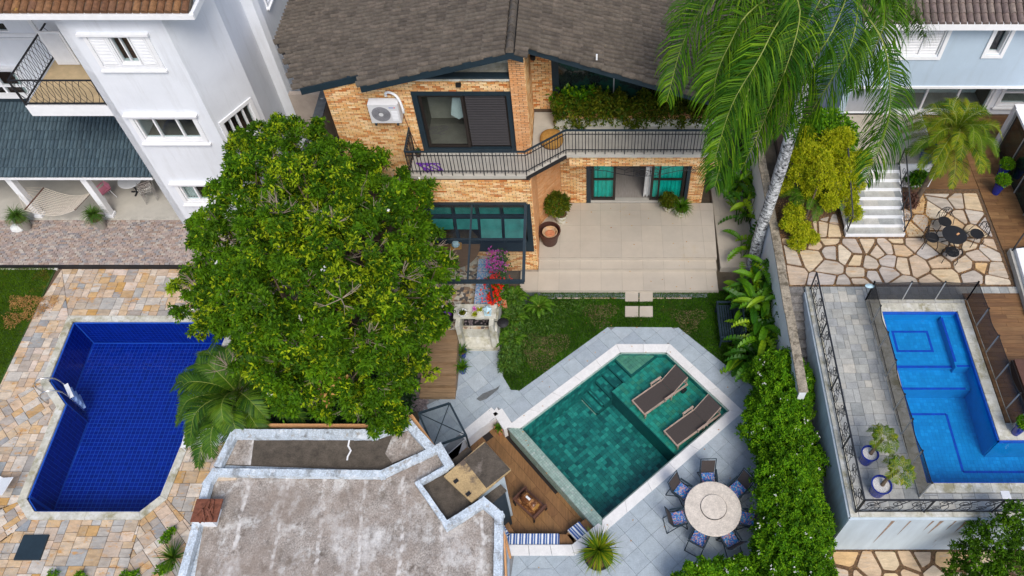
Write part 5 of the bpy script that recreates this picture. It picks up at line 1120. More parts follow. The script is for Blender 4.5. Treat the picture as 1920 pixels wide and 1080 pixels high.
window(Bh, U, s2a, s2b, z2a, z2b, 1, .05, surround=.13, hood=False, dep=.2, sill=False); recess(Bh, U, s2a+.14, s2b-.14, z2a+.14, z2b-.14, .6, 'navy')
Lw = WP((9.6, 24.99), 0); b = MB(); panel(b, Lw, 14, TZ, zbot, [(2.6, 6.6, TZ+.12, zbot-.3), (7.0, 13.5, TZ+.5, zbot-.3)], .25); ob('lower_wall', b, 'white_wall', Bh)
recess(Bh, Lw, 2.6, 6.6, TZ+.12, zbot-.3, 1.2, 'room', 'roomfloor', 'curtain'); recess(Bh, Lw, 7.0, 13.5, TZ+.5, zbot-.3, .8, 'room', 'roomfloor', 'curtain')
window(Bh, Lw, 2.5, 6.7, TZ+.02, zbot-.2, 3, .08, surround=.1, hood=False, sill=False); window(Bh, Lw, 6.9, 13.6, TZ+.4, zbot-.2, 6, .08, surround=.1, hood=False, rows=3)
b = MB(); b.box((17.6, YB-.42, ztop-.0), (16.5, .14, .28)); b.box((17.6, YB-.2, ztop+.05), (16.5, .4, .1)); ob('gutter', b, 'white_trim', Bh)
bz = lambda y: ztop+.12+.45*(y-YB+.42); rf = ob('roof', MB().add([(x, y, bz(y)-d) for d in (0, .12) for x, y in ((9.3, YB-.42), (26, YB-.42), (26, 29), (9.3, 29))], [(0, 1, 2, 3), (7, 6, 5, 4), (0, 4, 5, 1), (0, 3, 7, 4)]), 'roofdirt', Bh)
tb = barrel(.42, .24, .085); tr = []; sl_ = math.atan(.45)
for i in range(8):
    for j in range(42):
        x = 9.5+.245*j; y = YB-.3+.34*i; Rm = Matrix.Rotation(-math.pi/2, 3, 'Z') @ Matrix.Rotation(sl_, 3, 'Y'); tr.append(Matrix.LocRotScale(Vector((x, y, bz(y)+.02)), Rm.to_quaternion(), Vector((1, 1, 1))))
pieces_inst(rf, 'roof_tile', tb, tr, 'roof_grey')
# ============================================================ OUTHOUSE WITH FLAT ROOFS
Oh = thing('flat_roof_outhouse', 'low outbuilding with weathered flat concrete roof and flaking white parapets, front centre left', 'outbuilding', (-7, 8, 0))
RZ = 2.85
out = a2([(300, 1200), (383, 905), (403, 880), (432, 803), (700, 803), (768, 785), (838, 872), (905, 935), (943, 962), (943, 1200)], RZ)
body = a2([(300, 1200), (383, 905), (405, 880), (435, 806), (700, 806), (766, 788), (835, 872), (783, 905), (838, 985), (908, 938), (940, 965), (940, 1200)], RZ)
ob('outhouse_wall', region(body, [], RZ-.06, RZ+.3), 'parapet', Oh)
main = a2([(345, 1200), (396, 905), (405, 888), (715, 892), (823, 843), (833, 870), (781, 905), (836, 990), (908, 944), (930, 968), (928, 1200)], RZ-.05); ob('roof_deck', region(main, [], RZ-.04, .02), 'roofscreed', Oh)
upper = a2([(412, 872), (444, 822), (700, 822), (762, 802), (815, 838), (712, 882)], RZ-.05); ob('upper_roof_deck', region(upper, [], RZ-.03, .02), 'roofdirt', Oh)
def par(pts, w_, h, z=RZ, m='parapet'):
    P = [at(u, v, z+h) for u, v in pts]; b = MB()
    for p, q_ in zip(P[:-1], P[1:]):
        d = (q_-p).normalized()*w_*.45; p2, q2 = p-d, q_+d; nseg = max(1, int((q2-p2).length/.35))
        for k in range(nseg):
            a_, c_ = p2.lerp(q2, k/nseg), p2.lerp(q2, (k+1)/nseg); a_ = a_+Vector((random.uniform(-.012, .012), random.uniform(-.012, .012), -h/2+random.uniform(-.008, .008))); c_ = c_+Vector((0, 0, -h/2)); b.bar(a_, c_, w_, h)
    return ob('parapet', b, m, Oh)
par([(325, 1140), (388, 905), (402, 884)], .22, .22); par([(402, 884), (560, 886), (716, 888), (822, 838)], .21, .20); par([(410, 868), (438, 812)], .22, .20); par([(438, 812), (700, 812), (765, 793), (806, 838)], .26, .22)
par([(822, 838), (840, 868)], .26, .22); par([(836, 876), (783, 905)], .12, .22); par([(783, 905), (838, 984)], .14, .25); par([(838, 984), (906, 940)], .22, .25); par([(906, 940), (935, 965), (933, 1140)], .24, .25)
b = MB(); w0 = at(432, 799, RZ-.05); b.bar(at(432, 798, RZ-.12), at(700, 799, RZ-.12), .1, .1); b.bar(at(700, 799, RZ-.12), at(768, 780, RZ-.12), .1, .1); b.bar(at(770, 780, RZ-.12), at(812, 838, RZ-.12), .14, .1); ob('brick_ledge', b, 'brick_b', Oh)
b = MB(); 
for k, x in enumerate((470, 530, 590, 650, 720, 800, 860)):
    b.add([], [])
ob('roof_crack', MB().tube([at(655, 826, RZ-.03), at(653, 836, RZ-.03), at(658, 845, RZ-.03), at(652, 856, RZ-.03), at(651, 863, RZ-.03)], .03, 5), 'white_trim', Oh)
b = MB()
for P in ([(414, 870), (444, 824), (476, 824), (470, 872)], [(738, 812), (764, 803), (812, 838), (735, 868), (722, 850)]): ob('roof_patch', MB().prism(a2(P, RZ-.02), RZ-.035, RZ-.026), 'roofscreed', Oh)
ch = thing('rusty_chimney', 'small white chimney with rusty metal cap holding firewood scraps on the left roof edge', 'chimney', tuple(at(390, 968, RZ)))
ob('shaft', MB().box(tuple(at(390, 968, RZ+.1)), (.55, .5, .5)), 'white_wall', ch); ob('cap', MB().box(tuple(at(388, 957, RZ+.4)), (.74, .66, .04)), 'rust', ch)
b = MB(); c_ = at(388, 956, RZ+.45)
for k in range(9): a = random.uniform(.6, 2.2); p = c_+Vector((random.uniform(-.2, .2), random.uniform(-.2, .2), .02*k/2)); b.bar(p-Vector((math.cos(a), math.sin(a), 0))*.2, p+Vector((math.cos(a), math.sin(a), 0))*.2, .05, .03)
ob('firewood', b, 'rust', ch)
b = MB(); c_ = at(420, 895, RZ-.02); b.box(tuple(c_), (.75, .2, .07), .05); ob('roof_debris', b, 'sandstone', label='broken beige stone strip lying on the flat roof below the parapet', cat='debris')
# barbecue chimney stack with slabs
bq = thing('barbecue_stack', 'concrete barbecue block with stained tan cover slab between the flat roof and the lounge', 'barbecue', tuple(at(870, 900, 0)[:2])+(-.6,))
P = a2([(783, 905), (832, 870), (897, 935), (842, 980)], RZ-.15); ob('chimney_block', region(P, [], RZ-.12, 3.0), 'roofdirt', bq)
sl4 = a2([(832, 893), (908, 828), (958, 880), (884, 942)], 2.95); ob('tan_slab', region(sl4, [], 2.95, .10), 'tan', bq)
P = a2([(870, 862), (910, 829), (957, 880), (912, 915)], 2.97); ob('grey_slab', region(P, [], 2.965, .06), 'roofdirt', bq)
P = a2([(838, 890), (898, 845), (945, 890), (885, 935)], 2.8); ob('block', region(P, [], 2.84, 3.4), 'greywall', bq)
P = a2([(834, 872), (880, 838), (888, 850), (845, 885)], 2.4); ob('side_block', region(P, [], 2.4, 3), 'roofdirt', bq); P = a2([(885, 946), (935, 905), (950, 920), (905, 958)], 2.3); ob('side_counter', region(P, [], 2.35, .1), 'roofdirt', bq)
P = a2([(887, 945), (934, 907), (947, 921), (905, 955)], 2.25); ob('side_cabinet', region(P, [], 2.24, 2.8), 'navy', bq)
for u, v in ((855, 902), (878, 926), (893, 948)): ob('vent_slot', MB().box(tuple(at(u, v, 2.97)), (.14, .1, .03), .7), 'black', bq)
# skylight
sg = thing('glass_skylight', 'dusty glass skylight panel in dark steel frame leaning over the paving', 'skylight', tuple(at(830, 800, 2.2)))
q4 = [at(785, 775, 2.5), at(843, 756, 2.5), at(874, 816, 2.35), at(812, 838, 2.35)]; b = MB()
for i in range(4): b.bar(q4[i], q4[(i+1) % 4], .06, .06)
b.bar(q4[0], q4[2], .025, .025); b.bar(q4[1], q4[3], .025, .025)
b.bar(q4[2], Vector((q4[2].x, q4[2].y, -.6)), .05)
ob('steel_frame', b, 'navy', sg); ob('glass_sheet', MB().quad(*q4), 'skyglass', sg)
# ============================================================ WALLS ON THE RIGHT
dv = thing('dividing_wall', 'long white garden wall with mossy stone cap between the centre and right gardens', 'wall', (6.75, 17, 0))
ob('wall_body', MB().box((6.74, 18.0, 1.38), (.22, 12.0, 2.8)), 'white_wall', dv)
b = MB()
for k in range(20): b.box((6.74+random.uniform(-.01, .01), 12.3+.6*k, 2.83+random.uniform(-.006, .006)), (.30, .59, .07))
ob('wall_cap', b, 'stonewall', dv)
rustm = mat('rust_stain', [(.27, .19, .14)], .9, 6, .4)
rw = thing('retaining_wall', 'blue-grey retaining wall with rust streaks holding up the right pool terrace', 'retaining wall', (7.5, 8, 0))
ob('wall_body', MB().box((7.47, 12.1, 1.3), (.06, 8.2, 2.7)), 'greywall', rw); ob('front_face', MB().box((22, 8.0, 1.3), (29.1, .08, 2.7)), mat('streaked_render', [(.46, .54, .60)], .85, 1.5, .1, .2, 40, stain=(.28, .22, .18), ss=1.1, st=(.63, .72), aniso=(2.2, 2, .35)), rw)
for x_, w_, h_ in ((8.75, .10, 1.9), (9.25, .05, 1.2), (9.9, .07, .9), (10.15, .12, 1.1), (10.55, .06, .8), (10.9, .14, 1.0), (11.3, .05, .7)):
    z_ = TZ-.12; ob('rust_streak', MB().add([(x_+random.uniform(-.01, .01)-w_/2+w_*.6*t*random.random()*.5, 7.957, z_-h_*t) for t in (0, .3, .7, 1)]+[(x_+w_/2-w_*.75*t, 7.957, z_-h_*t) for t in (1, .7, .3, 0)], [(0, 1, 6, 7), (1, 2, 5, 6), (2, 3, 4, 5)]), rustm, rw)
# terrace stairs
sr = thing('garden_stairs', 'white edged grey stone staircase descending to the flagstone terrace', 'stairs', (10.4, 19.5, TZ))
for k in range(8):
    y0 = 18.44+.31*k; ob('riser', MB().box((10.38, y0+.155+.0, TZ+.075+.15*k), (2.14, .31, .15)) if k == 0 else MB().box((10.38, y0+1.6, TZ+.075+.15*k), (2.14, 3.2, .15)), 'white_trim', sr)
    pieces_poly(sr, 'tread_tile', zone_tiles([(9.33, y0+.02), (11.43, y0+.02), (11.43, y0+.31), (9.33, y0+.31)], 0, 'rand', .55, .5, .003, origin=(9.3, y0-.1)), TZ+.15*(k+1)-.01, TZ+.15*(k+1)+.012, 'pavers')
LZ2 = TZ+1.2; ob('landing', MB().box((11.0, 22.3, TZ+.6), (3.9, 2.8, 1.2)), 'white_trim', sr); pieces_poly(sr, 'landing_tile', zone_tiles([(9.1, 20.95), (12.9, 20.95), (12.9, 23.6), (9.1, 23.6)], .785, 'grid', .5, .5, .004), LZ2-.01, LZ2+.012, 'patio')
# ============================================================ COVERED CORNER BESIDE THE HOUSE
KZ = 1.0
ot = ob('raised_terrace', MB().prism([(-8.5, 15.55), (-3.42, 15.55), (-3.42, 18.9), (-8.5, 18.9)], -.03, KZ-.02), 'concrete', kind='structure')
tt = zone_tiles([(-8.5, 15.56), (-3.62, 15.56), (-3.62, 18.9), (-8.5, 18.9)], 0, 'grid', .30, .30, .003); pieces_poly(ot, 'cement_tile', tt, KZ-.03, KZ, 'cementtile', 300)
ob('terrace_edge_wall', MB().box((-3.42, 16.9, .55), (.26, 3.2, 1.3)), 'concrete', label='low pale concrete edge wall of the covered terrace', cat='wall')
gc = thing('glass_canopy', 'glass canopy in dark steel frame fixed to the brick wall', 'canopy', (-3.8, 17.5, 0))
cz_ = lambda y: 3.2+(y-16.05)*(4.0-3.2)/(18.9-16.05)
b = MB(); X0, X1, ya, yb = -5.95, -2.25, 16.05, 18.86
for x in (X0, X1): b.bar((x, ya, cz_(ya)), (x, yb, cz_(yb)), .10, .12)
for y in (ya, yb): b.bar((X0-.3 if y == ya else X0-.1, y, cz_(y)), (X1+.03, y, cz_(y)), .11, .12)
ob('steel_frame', b, 'navy', gc); b = MB(); ym = 17.55; b.bar((X0, ym, cz_(ym)+.01), (X1, ym, cz_(ym)+.01), .075, .07); b.bar((-4.15, ya, cz_(ya)+.02), (-4.15, yb, cz_(yb)+.02), .06, .06); ob('glazing_bar', b, 'navy', gc)
for xa, xb in ((X0, -4.15), (-4.15, X1)):
    for y0, y1 in ((ya, ym), (ym, yb)): ob('glass_sheet', MB().quad((xa, y0, cz_(y0)+.05), (xb, y0, cz_(y0)+.05), (xb, y1, cz_(y1)+.05), (xa, y1, cz_(y1)+.05)), 'canopyglass', gc)
ob('post', MB().bar((-3.42, 16.1, 1.2), (-3.42, 16.1, 3.15), .06), 'navy', gc)
dt = thing('dining_table', 'oval dark wooden dining table under the glass canopy', 'table', tuple(at(860, 487, KZ)[:2])+(KZ,))
ob('tabletop', MB().lathe([(0, .72), (.98, .72), (1.0, .75), (0, .76)], 36, sx=.9, sy=1.0), mat('walnut', [(.17, .10, .055)], .35, 3, .25, aniso=(1, 7, 1)), dt, local=True)
ob('pedestal', MB().lathe([(.35, 0), (.3, .04), (.09, .1), (.09, .72)], 16), 'plasticwhite', dt, local=True)
ob('placemat', MB().box((.0, .05, .77), (.42, .36, .015), .1), 'straw', label='square ochre tray on the oval table under the canopy', cat='tray', loc=(dt.location.x, dt.location.y, KZ))
tp = thing('teapot', 'green blue and yellow ceramic jug on the tray under the canopy', 'jug', (dt.location.x, dt.location.y+.05, KZ+.78))
ob('body', MB().lathe([(0, 0), (.1, 0), (.16, .1), (.12, .2), (.07, .26), (0, .24)], 16), 'ceramic_blue', tp, local=True, smooth=True); ob('handle', MB().tube([(.12, 0, .2), (.22, 0, .16), (.14, 0, .06)], .02, 6), 'straw', tp, local=True)
bp_ = a2([(908, 462), (925, 462), (925, 546), (898, 546)], KZ+.45)
cb = thing('padded_bench', 'long bench with blue patterned cushions under the glass canopy', 'bench', tuple(at(912, 505, KZ)[:2])+(KZ,))
bx0, bx1, by0, by1 = -3.95, -3.58, 15.9, 18.4
ob('bench_base', MB().box(((bx0+bx1)/2-.05, (by0+by1)/2, KZ+.2), (.6, by1-by0, .4)), 'concrete', cb)
for k in range(4): ob('seat_cushion', MB().prism([(bx0-.22, by0+k*.62), (bx1+.1, by0+k*.62), (bx1+.1, by0+k*.62+.6), (bx0-.22, by0+k*.62+.6)], KZ+.4, KZ+.52, 0, .05), 'cushion2', cb)
fl = thing('flower_planting', 'pink and red flowering plants trailing over the bench back beneath the glass canopy', 'flowers', (-3.35, 17.3, 1.2))
n = 260; T = np.c_[rng.normal(-3.30, .16, n), rng.uniform(16.2, 18.45, n), rng.normal(1.75, .16, n)]; B, Dd, Ln = rosettes(T, np.tile([0, 0, 1.], (n, 1)), 7, .12); leaves('foliage', B, Dd, Ln, Ln*.4, 'fern', fl)
for nm, y0, y1, mm, nn_ in (('pink_blossom', 17.35, 18.45, 'pinkflower', 150), ('red_blossom', 16.0, 17.3, 'redflower', 190)):
    T = np.c_[rng.normal(-3.42, .17, nn_), rng.uniform(y0, y1, nn_), rng.normal(1.98, .10, nn_)]; B, Dd, Ln = rosettes(T, np.tile([0, 0, 1.], (nn_, 1)), 6, .05, 1.2); leaves(nm, B, Dd, Ln, Ln*.9, mm, fl)
ff = thing('outdoor_fireplace', 'pale concrete outdoor fireplace with open niche and shelf top beside the wood steps', 'fireplace', (-4.04, 15.3, 0))
b = MB(); fx0, fx1, fy = -4.71, -3.37, 15.24; zt = 1.68
b.box((fx0+.08, fy+.45, zt/2), (.16, .9, zt)); b.box((fx1-.08, fy+.45, zt/2), (.16, .9, zt)); b.box((-4.04, fy+.58, zt+.045), (fx1-fx0+.16, .58, .09)); b.box((-4.04, fy+.80, .8), (fx1-fx0-.33, .16, 1.6)); b.box((-4.04, fy+.03, .07), (fx1-fx0-.33, .06, .14)); b.box((-4.04, fy+.58, .52), (fx1-fx0-.33, .32, 1.03))
b.add([(fx0+.165, fy+.06, .12), (fx1-.165, fy+.06, .12), (fx1-.165, fy+.42, .62), (fx0+.165, fy+.42, .62)], [(0, 1, 2, 3)])
ob('masonry', b, 'concrete', ff)
b = MB(); b.box((-4.04, fy+.58, 1.05), (fx1-fx0-.36, .30, .03)); ob('ember_tray', b, 'black', ff); b = MB()
for k in range(26): b.ball((-4.04+random.uniform(-.45, .45), fy+.54+random.uniform(-.1, .1), 1.09), .04, 5)
ob('stones', b, 'gravel', ff, kind='stuff')
ob('top_slab_stain', MB().box((-4.04, fy+.56, zt+.09), (.9, .3, .006)), 'concrete', ff) if 0 else None
def pot_thing(name, label, cat, loc, r0, r1, h, m, group=None, rim=.02, soil='potsoil', n=20):
    t = thing(name, label, cat, loc, group=group)
    ob('pot', MB().lathe([(r0*.95, 0), (r0, .02), (r1*.97, h-.05), (r1, h-.04), (r1+rim, h), (r1-rim, h), (r1-rim*1.5, h-.07)], n), m, t, local=True, smooth=False)
    ob('soil', MB().lathe([(r1-rim*1.4, h-.06), (0, h-.05)], n), soil, t, local=True); return t
sh = zt+.085
t = pot_thing('potted_cactus', 'round white pot with a small plant on the fireplace top', 'pot', (-4.45, 15.62, sh), .08, .15, .2, 'plasticwhite'); spiky(t, t.location+Vector((0, 0, .18)), 40, .22, .025, 'leafolive')
t = pot_thing('potted_succulent', 'small terracotta bowl with pink and green succulents on the fireplace top', 'pot', (-4.02, 15.6, sh), .06, .11, .12, 'creampot'); spiky(t, t.location+Vector((0, 0, .1)), 40, .14, .03, 'leafgold'); spiky(t, t.location+Vector((-.02, .2, .15)), 30, .12, .02, 'pinkflower')
t = pot_thing('potted_herb', 'tiny yellow-green potted plant behind the succulent bowl on the fireplace top', 'pot', (-3.86, 15.8, sh), .05, .09, .1, 'plasticwhite'); spiky(t, t.location+Vector((0, 0, .1)), 40, .15, .03, 'leafgold')
lt = thing('lantern', 'pale blue lantern on the fireplace top at its right end', 'lantern', (-3.58, 15.72, sh)); b = MB()
for x in (-.1, .1):
    for y in (-.1, .1): b.box((x, y, .14), (.025, .025, .28))
b.box((0, 0, .01), (.24, .24, .02)); b.lathe([(.17, .28), (.04, .36), (.04, .40), (0, .41)], 4, (0, 0, 0)); ob('frame', b, 'ceramic_blue', lt, local=True); ob('candle', MB().lathe([(.04, .02), (.04, .12), (0, .12)], 10), 'straw', lt, local=True)
wl = thing('wall_lamp', 'black dish lamp on a short arm at the right side of the fireplace', 'lamp', tuple(at(943, 605, 1.4))); b = MB(); b.lathe([(.0, .06), (.10, .05), (.21, 0), (.20, -.02), (0, .02)], 24); ob('shade', b, 'black', wl, local=True); ob('arm', MB().bar((0, 0, .04), (-.42, .02, .06), .02).box((-.44, .02, .06), (.05, .1, .14)), 'black', wl, local=True)
ob('black_mat', MB().prism(a2([(812, 578), (853, 577), (850, 603), (822, 603)], KZ+.02), KZ, KZ+.02), 'black', label='black doormat on the patterned tiles left of the fireplace', cat='mat')
ob('glove', MB().tube([tuple(at(830, 582, KZ+.06)), tuple(at(838, 586, KZ+.07)), tuple(at(846, 590, KZ+.05))], [.03, .06, .04], 6), 'purple', label='purple glove lying on the black mat', cat='glove')
ws = thing('wooden_steps', 'weathered wooden plank steps descending beside the fireplace', 'steps', (-5.2, 14.7, 0))
for k in range(6):
    for j in range(2): y0 = 15.52-.38*k-.19*j; ob('plank', MB().box((-5.35, y0-.09, (KZ-.02-.165*k)/2), (1.25, .182, KZ-.02-.165*k)), 'wood_step', ws)
for k, (u, v, lb_) in enumerate(((868, 668, 'blue pot with grassy plant by the fireplace foot'), (868, 697, 'blue pot with yellow-green grassy plant, the lower of the two by the wood steps'))):
    t = pot_thing('blue_flower_pot', lb_, 'pot', tuple(at(u, v, 0)), .12, .17, .34, 'bluepot'); spiky(t, t.location+Vector((0, 0, .3)), 70, .42, .035, 'fern' if k else 'ground_leaf', bend=.35)
gr = MB()
gv = a2([(755, 700), (800, 704), (806, 745), (790, 772), (752, 770)]); V = []; F = []
g = ob('gravel_bed', MB().prism(gv, -.03, .02), 'gravel', kind='structure')
n = 2200; X = rng.uniform([min(p[0] for p in gv), min(p[1] for p in gv)], [max(p[0] for p in gv)-.05, max(p[1] for p in gv)], (n, 2)); B = np.c_[X, np.full(n, .02)]; leaves('gravel_stones', B, rng.normal(size=(n, 3))*[1, 1, .1], .06, .05, 'gravel', kind='stuff', droop=0)
# pots and plants on the patio
PZ = .45
t = thing('large_brown_pot', 'large empty brown pot with a smaller cream pot and terracotta bowl inside on the patio', 'pot', tuple(at(1031, 455, PZ))); t.location.y += .05
ob('pot', MB().lathe([(.28, 0), (.30, .05), (.40, .62), (.45, .64), (.45, .72), (.40, .72), (.37, .4), (0, .38)], 28), 'brownpot', t, local=True, smooth=False)
ob('inner_pot', MB().lathe([(.24, .4), (.30, .66), (.27, .66), (.22, .5), (0, .5)], 24, (0.03, -.03, 0)), 'sandstone', t, local=True); ob('terracotta_bowl', MB().lathe([(.17, .5), (.19, .56), (.12, .58), (0, .55)], 20, (.03, -.04, 0)), 'terracotta', t, local=True)
def bush(t, c, r, n, L, m, up=-.3, sq=(1, 1, 1), k=7, wl=.42):
    d = sphere_dirs(n, up); T = np.array(c)+d*np.array(sq)*r*(.6+.45*rng.random((len(d), 1))); B, Dd, Ln = rosettes(T, d, k, L); return leaves('foliage', B, Dd, Ln, Ln*wl, m, t)
t = pot_thing('potted_shrub', 'white pot with a round olive-green shrub against the diagonal brick wall', 'potted plant', tuple(at(1052, 414, PZ)), .2, .27, .45, 'creampot'); bush(t, t.location+Vector((-.12, .02, .95)), .48, 420, .11, 'leafolive'); ob('stem', MB().tube([t.location+Vector((0, 0, .4)), t.location+Vector((-.08, 0, .9))], .03, 6), 'bark', t)
t = pot_thing('potted_shrub', 'mottled pot with small yellow-green shrub beside the patio door', 'potted plant', tuple(at(1252, 394, PZ)), .15, .24, .36, 'creampot'); bush(t, t.location+Vector((0, .0, .55)), .34, 200, .10, 'leafolive')
t = pot_thing('potted_grass', 'cream pot with arching ponytail grass beside the patio door', 'potted plant', tuple(at(1276, 403, PZ)), .2, .29, .42, 'creampot'); spiky(t, t.location+Vector((0, 0, .42)), 170, .62, .03, 'fern', el=(.5, 1.4), bend=.38, seg=5)
# ============================================================ SUNKEN LOUNGE
DZ = -.6
ld = ob('lounge_floor', region(LOUNGE, [], DZ-.02, .1), 'frame', kind='structure', label='sunken wooden lounge floor')
lpk = zone_tiles([(-6.5, 6.3), (.3, 6.3), (.3, 9.0), (-2.5, 12.1), (-3.2, 13.0), (-6.5, 11.5)], A41-math.pi/2, 'rand', 1.2, .30, .003)
lk = []
for P in lpk:
    cx_ = sum(p[0] for p in P)/len(P); cy_ = sum(p[1] for p in P)/len(P)
    if inside(LOUNGE, cx_, cy_): lk.append(P)
pieces_poly(ld, 'plank', lk, DZ-.02, DZ+.004, 'plank')
b = MB(); Lo = ccw(LOUNGE)
for i in range(len(Lo)):
    p, q_ = Lo[i], Lo[(i+1) % len(Lo)]
    if abs(gl(*p)[0]+.33) < .06 and abs(gl(*q_)[0]+.33) < .06: continue
    WP(p, math.atan2(q_[1]-p[1], q_[0]-p[0])).box(b, 0, math.dist(p, q_), DZ-.1, -.01, -.02, .0)
ob('lounge_wall', b, 'coping', ld)
BZ = -.16
sb_ = thing('lounge_bench', 'wooden corner bench around the sunken lounge with striped cushions on it', 'bench', tuple(at(1000, 1010, BZ)))
seatL = [a2([(893, 935), (928, 930), (965, 1000), (955, 1022), (935, 1022)], BZ), a2([(950, 999), (1075, 1002), (1078, 1022), (950, 1022)], BZ), a2([(1062, 1000), (1098, 972), (1122, 984), (1078, 1021)], BZ)]
for P in seatL: ob('bench_block', MB().prism(P, DZ, BZ-.02), 'plank', sb_)
ST = [('a', [(902, 935), (925, 951), (917, 962), (893, 942)], math.radians(-52)), ('b', [(931, 962), (957, 1003), (944, 1016), (925, 985)], math.radians(-55)), ('c', [(951, 1000), (1049, 1000), (1049, 1023), (950, 1023)], 0), ('d', [(1064, 993), (1086, 977), (1103, 998), (1082, 1014)], math.radians(43))]
lbls = ['short blue and white striped cushion beside the barbecue stack', 'slanted blue and white striped cushion along the left side of the sunken lounge', 'long blue and white striped cushion on the front bench of the sunken lounge', 'blue and white striped cushion on the right end of the lounge bench']
for (k_, P, a_), l_ in zip(ST, lbls):
    W_ = a2(P, BZ+.12)
    ob('striped_cushion', MB().prism(W_, BZ, BZ+.12, 0, .04), striped('stripes_'+k_, (.72, .76, .8), (.02, .06, .27), (.12, .28, .48), .19, a_), label=l_, cat='cushion', group='striped cushions on the lounge bench')
ft = thing('fire_table', 'dark wooden cart table in the middle of the sunken lounge', 'table', tuple(at(995, 952, DZ)), math.radians(-42))
b = MB(); b.box((0, 0, .38), (.95, .58, .05)); b.bar((-.46, -.3, .45), (-.46, .3, .45), .06, .2); b.bar((.46, -.3, .45), (.46, .3, .45), .06, .2); ob('tray', b, 'darkwood', ft, local=True)
for x in (-.42, .42):
    for y in (-.25, .25): ob('leg', MB().tube([(x, y, .4), (x*1.12, y*1.15, .2), (x*1.02, y*1.1, 0)], [.045, .035, .03], 6), 'black', ft, local=True)
ob('inlay', MB().box((0, 0, .41), (.78, .46, .012)), 'barrel', ft, local=True)
bl_ = thing('log_barrel', 'glazed wooden log barrel with a pale end lying on the lounge table', 'barrel', (ft.location.x, ft.location.y, DZ+.42), math.radians(-42))
ob('body', MB().tube([(-.30, 0, .17), (-.2, 0, .17), (.2, 0, .17), (.30, 0, .17)], [.16, .19, .19, .17], 16), 'barrel', bl_, local=True, smooth=True); ob('end_cap', MB().tube([(.30, 0, .17), (.31, 0, .17)], [.15, .15], 14), 'straw', bl_, local=True); ob('label', MB().box((-.05, 0, .362), (.18, .07, .01)), 'plasticwhite', bl_, local=True)
for u, v, l_, mm in ((924, 790, 'square terracotta pot with purple succulent on the lounge corner, upper one', 'pinkflower'), (938, 812, 'square terracotta pot with green succulent on the lounge corner, lower one', 'fern')):
    c_ = at(u, v, DZ); c_ = Vector((c_.x, c_.y, DZ)); t = thing('terracotta_pot', l_, 'pot', tuple(c_)); ob('pot', MB().lathe([(.12, 0), (.19, .45), (.16, .45), (.14, .36), (0, .36)], 4), 'terracotta', t, local=True); spiky(t, c_+Vector((0, 0, .4)), 50, .25, .05, 'leafdark' if mm == 'pinkflower' else mm); 
    if mm == 'pinkflower': spiky(t, c_+Vector((0, 0, .45)), 30, .15, .04, mm)
dp = pot_thing('potted_dracaena', 'big black round pot with spiky yellow-green dracaena at the corner of the lounge coping', 'potted plant', tuple(at(1122, 1052, 0)), .30, .42, .5, 'blackpot', rim=.03, n=28)
hd = dp.location+Vector((.0, .0, 1.05)); spiky(dp, hd, 230, .78, .04, 'palm_y', el=(-.5, 1.45), bend=.16, seg=4); ob('trunk', MB().tube([dp.location+Vector((0, 0, .4)), hd], [.12, .07], 10), 'bark', dp); spiky(dp, dp.location+Vector((0, 0, .75)), 120, .42, .02, 'straw_leaf', el=(-1.2, -.4), bend=.1, seg=2, name='dry_leaf')
ob('floor_grate', MB().box(tuple(at(1012, 1078, .012)), (.8, .35, .015)), 'grey_tile', label='rectangular floor hatch in the grey paving at the bottom edge', cat='hatch')
pn = thing('orange_panel', 'orange timber panel leaning against the outhouse wall beside the lounge', 'panel', tuple(at(945, 1050, 0))); b = MB(); p_ = [at(934, 960, 2.0), at(946, 1005, 2.0), at(949, 1078, 2.0), at(940, 1078, 2.0)]; b.bar(p_[0], p_[1], .05, .3); b.bar(p_[1], at(950, 1100, 2.0), .05, .3); ob('board', b, 'brick_b', pn); ob('post', MB().bar(Vector((p_[1].x, p_[1].y, 0)), p_[1], .08), 'brick_b', pn)
# ============================================================ LOUNGERS
def lounger(label, foot, head):
    f_, h_ = Vector(foot), Vector(head); a = math.atan2(h_.y-f_.y, h_.x-f_.x); t = thing('sun_lounger', label, 'sun lounger', (foot[0], foot[1], -.29), a, 'sun loungers on the pool shelf')
    L, w_ = 2.0, .68; b = MB()
    for y in (-w_/2, w_/2): b.box((L/2, y, .32), (L, .05, .07))
    b.box((.02, 0, .32), (.05, w_, .06)); b.box((L-.02, 0, .32), (.05, w_, .06)); ob('frame', b, 'oldwood', t, local=True)
    for x in (.06, 1.25): 
        for y in (-w_/2, w_/2): ob('leg', MB().box((x, y, .15), (.05, .05, .3)), 'oldwood', t, local=True)
    ob('sling', MB().box((.68, 0, .355), (1.28, w_-.06, .012)), 'cloth_dark', t, local=True)
    b = MB(); e = math.radians(38); l2 = .80; b.box((1.33+math.cos(e)*l2/2, 0, .36+math.sin(e)*l2/2), (l2, w_-.02, .02), ry=-e); bk_ = ob('backrest', b, 'cloth_dark', t, local=True)
    b = MB()
    for y in (-w_/2+.02, w_/2-.02): b.bar((1.33, y, .36), (1.33+math.cos(e)*l2, y, .36+math.sin(e)*l2), .03); b.bar((1.33+math.cos(e)*l2*.95, y, .36+math.sin(e)*l2*.95), (1.33+math.cos(e)*l2*1.0, y, .34), .022)
    ob('back_frame', b, 'oldwood', t, local=True)
    for y in (-w_/2-.05, w_/2+.05): ob('armrest', MB().box((1.12, y, .52), (.48, .07, .03)).box((.92, y, .43), (.04, .04, .18)).box((1.32, y, .43), (.04, .04, .18)), 'oldwood', t, local=True)
    for y in (-w_/2-.05, w_/2+.05): ob('wheel', MB().tube([(1.82, y-.03, .12), (1.82, y+.03, .12)], .12, 14), 'black', t, local=True)
    return t
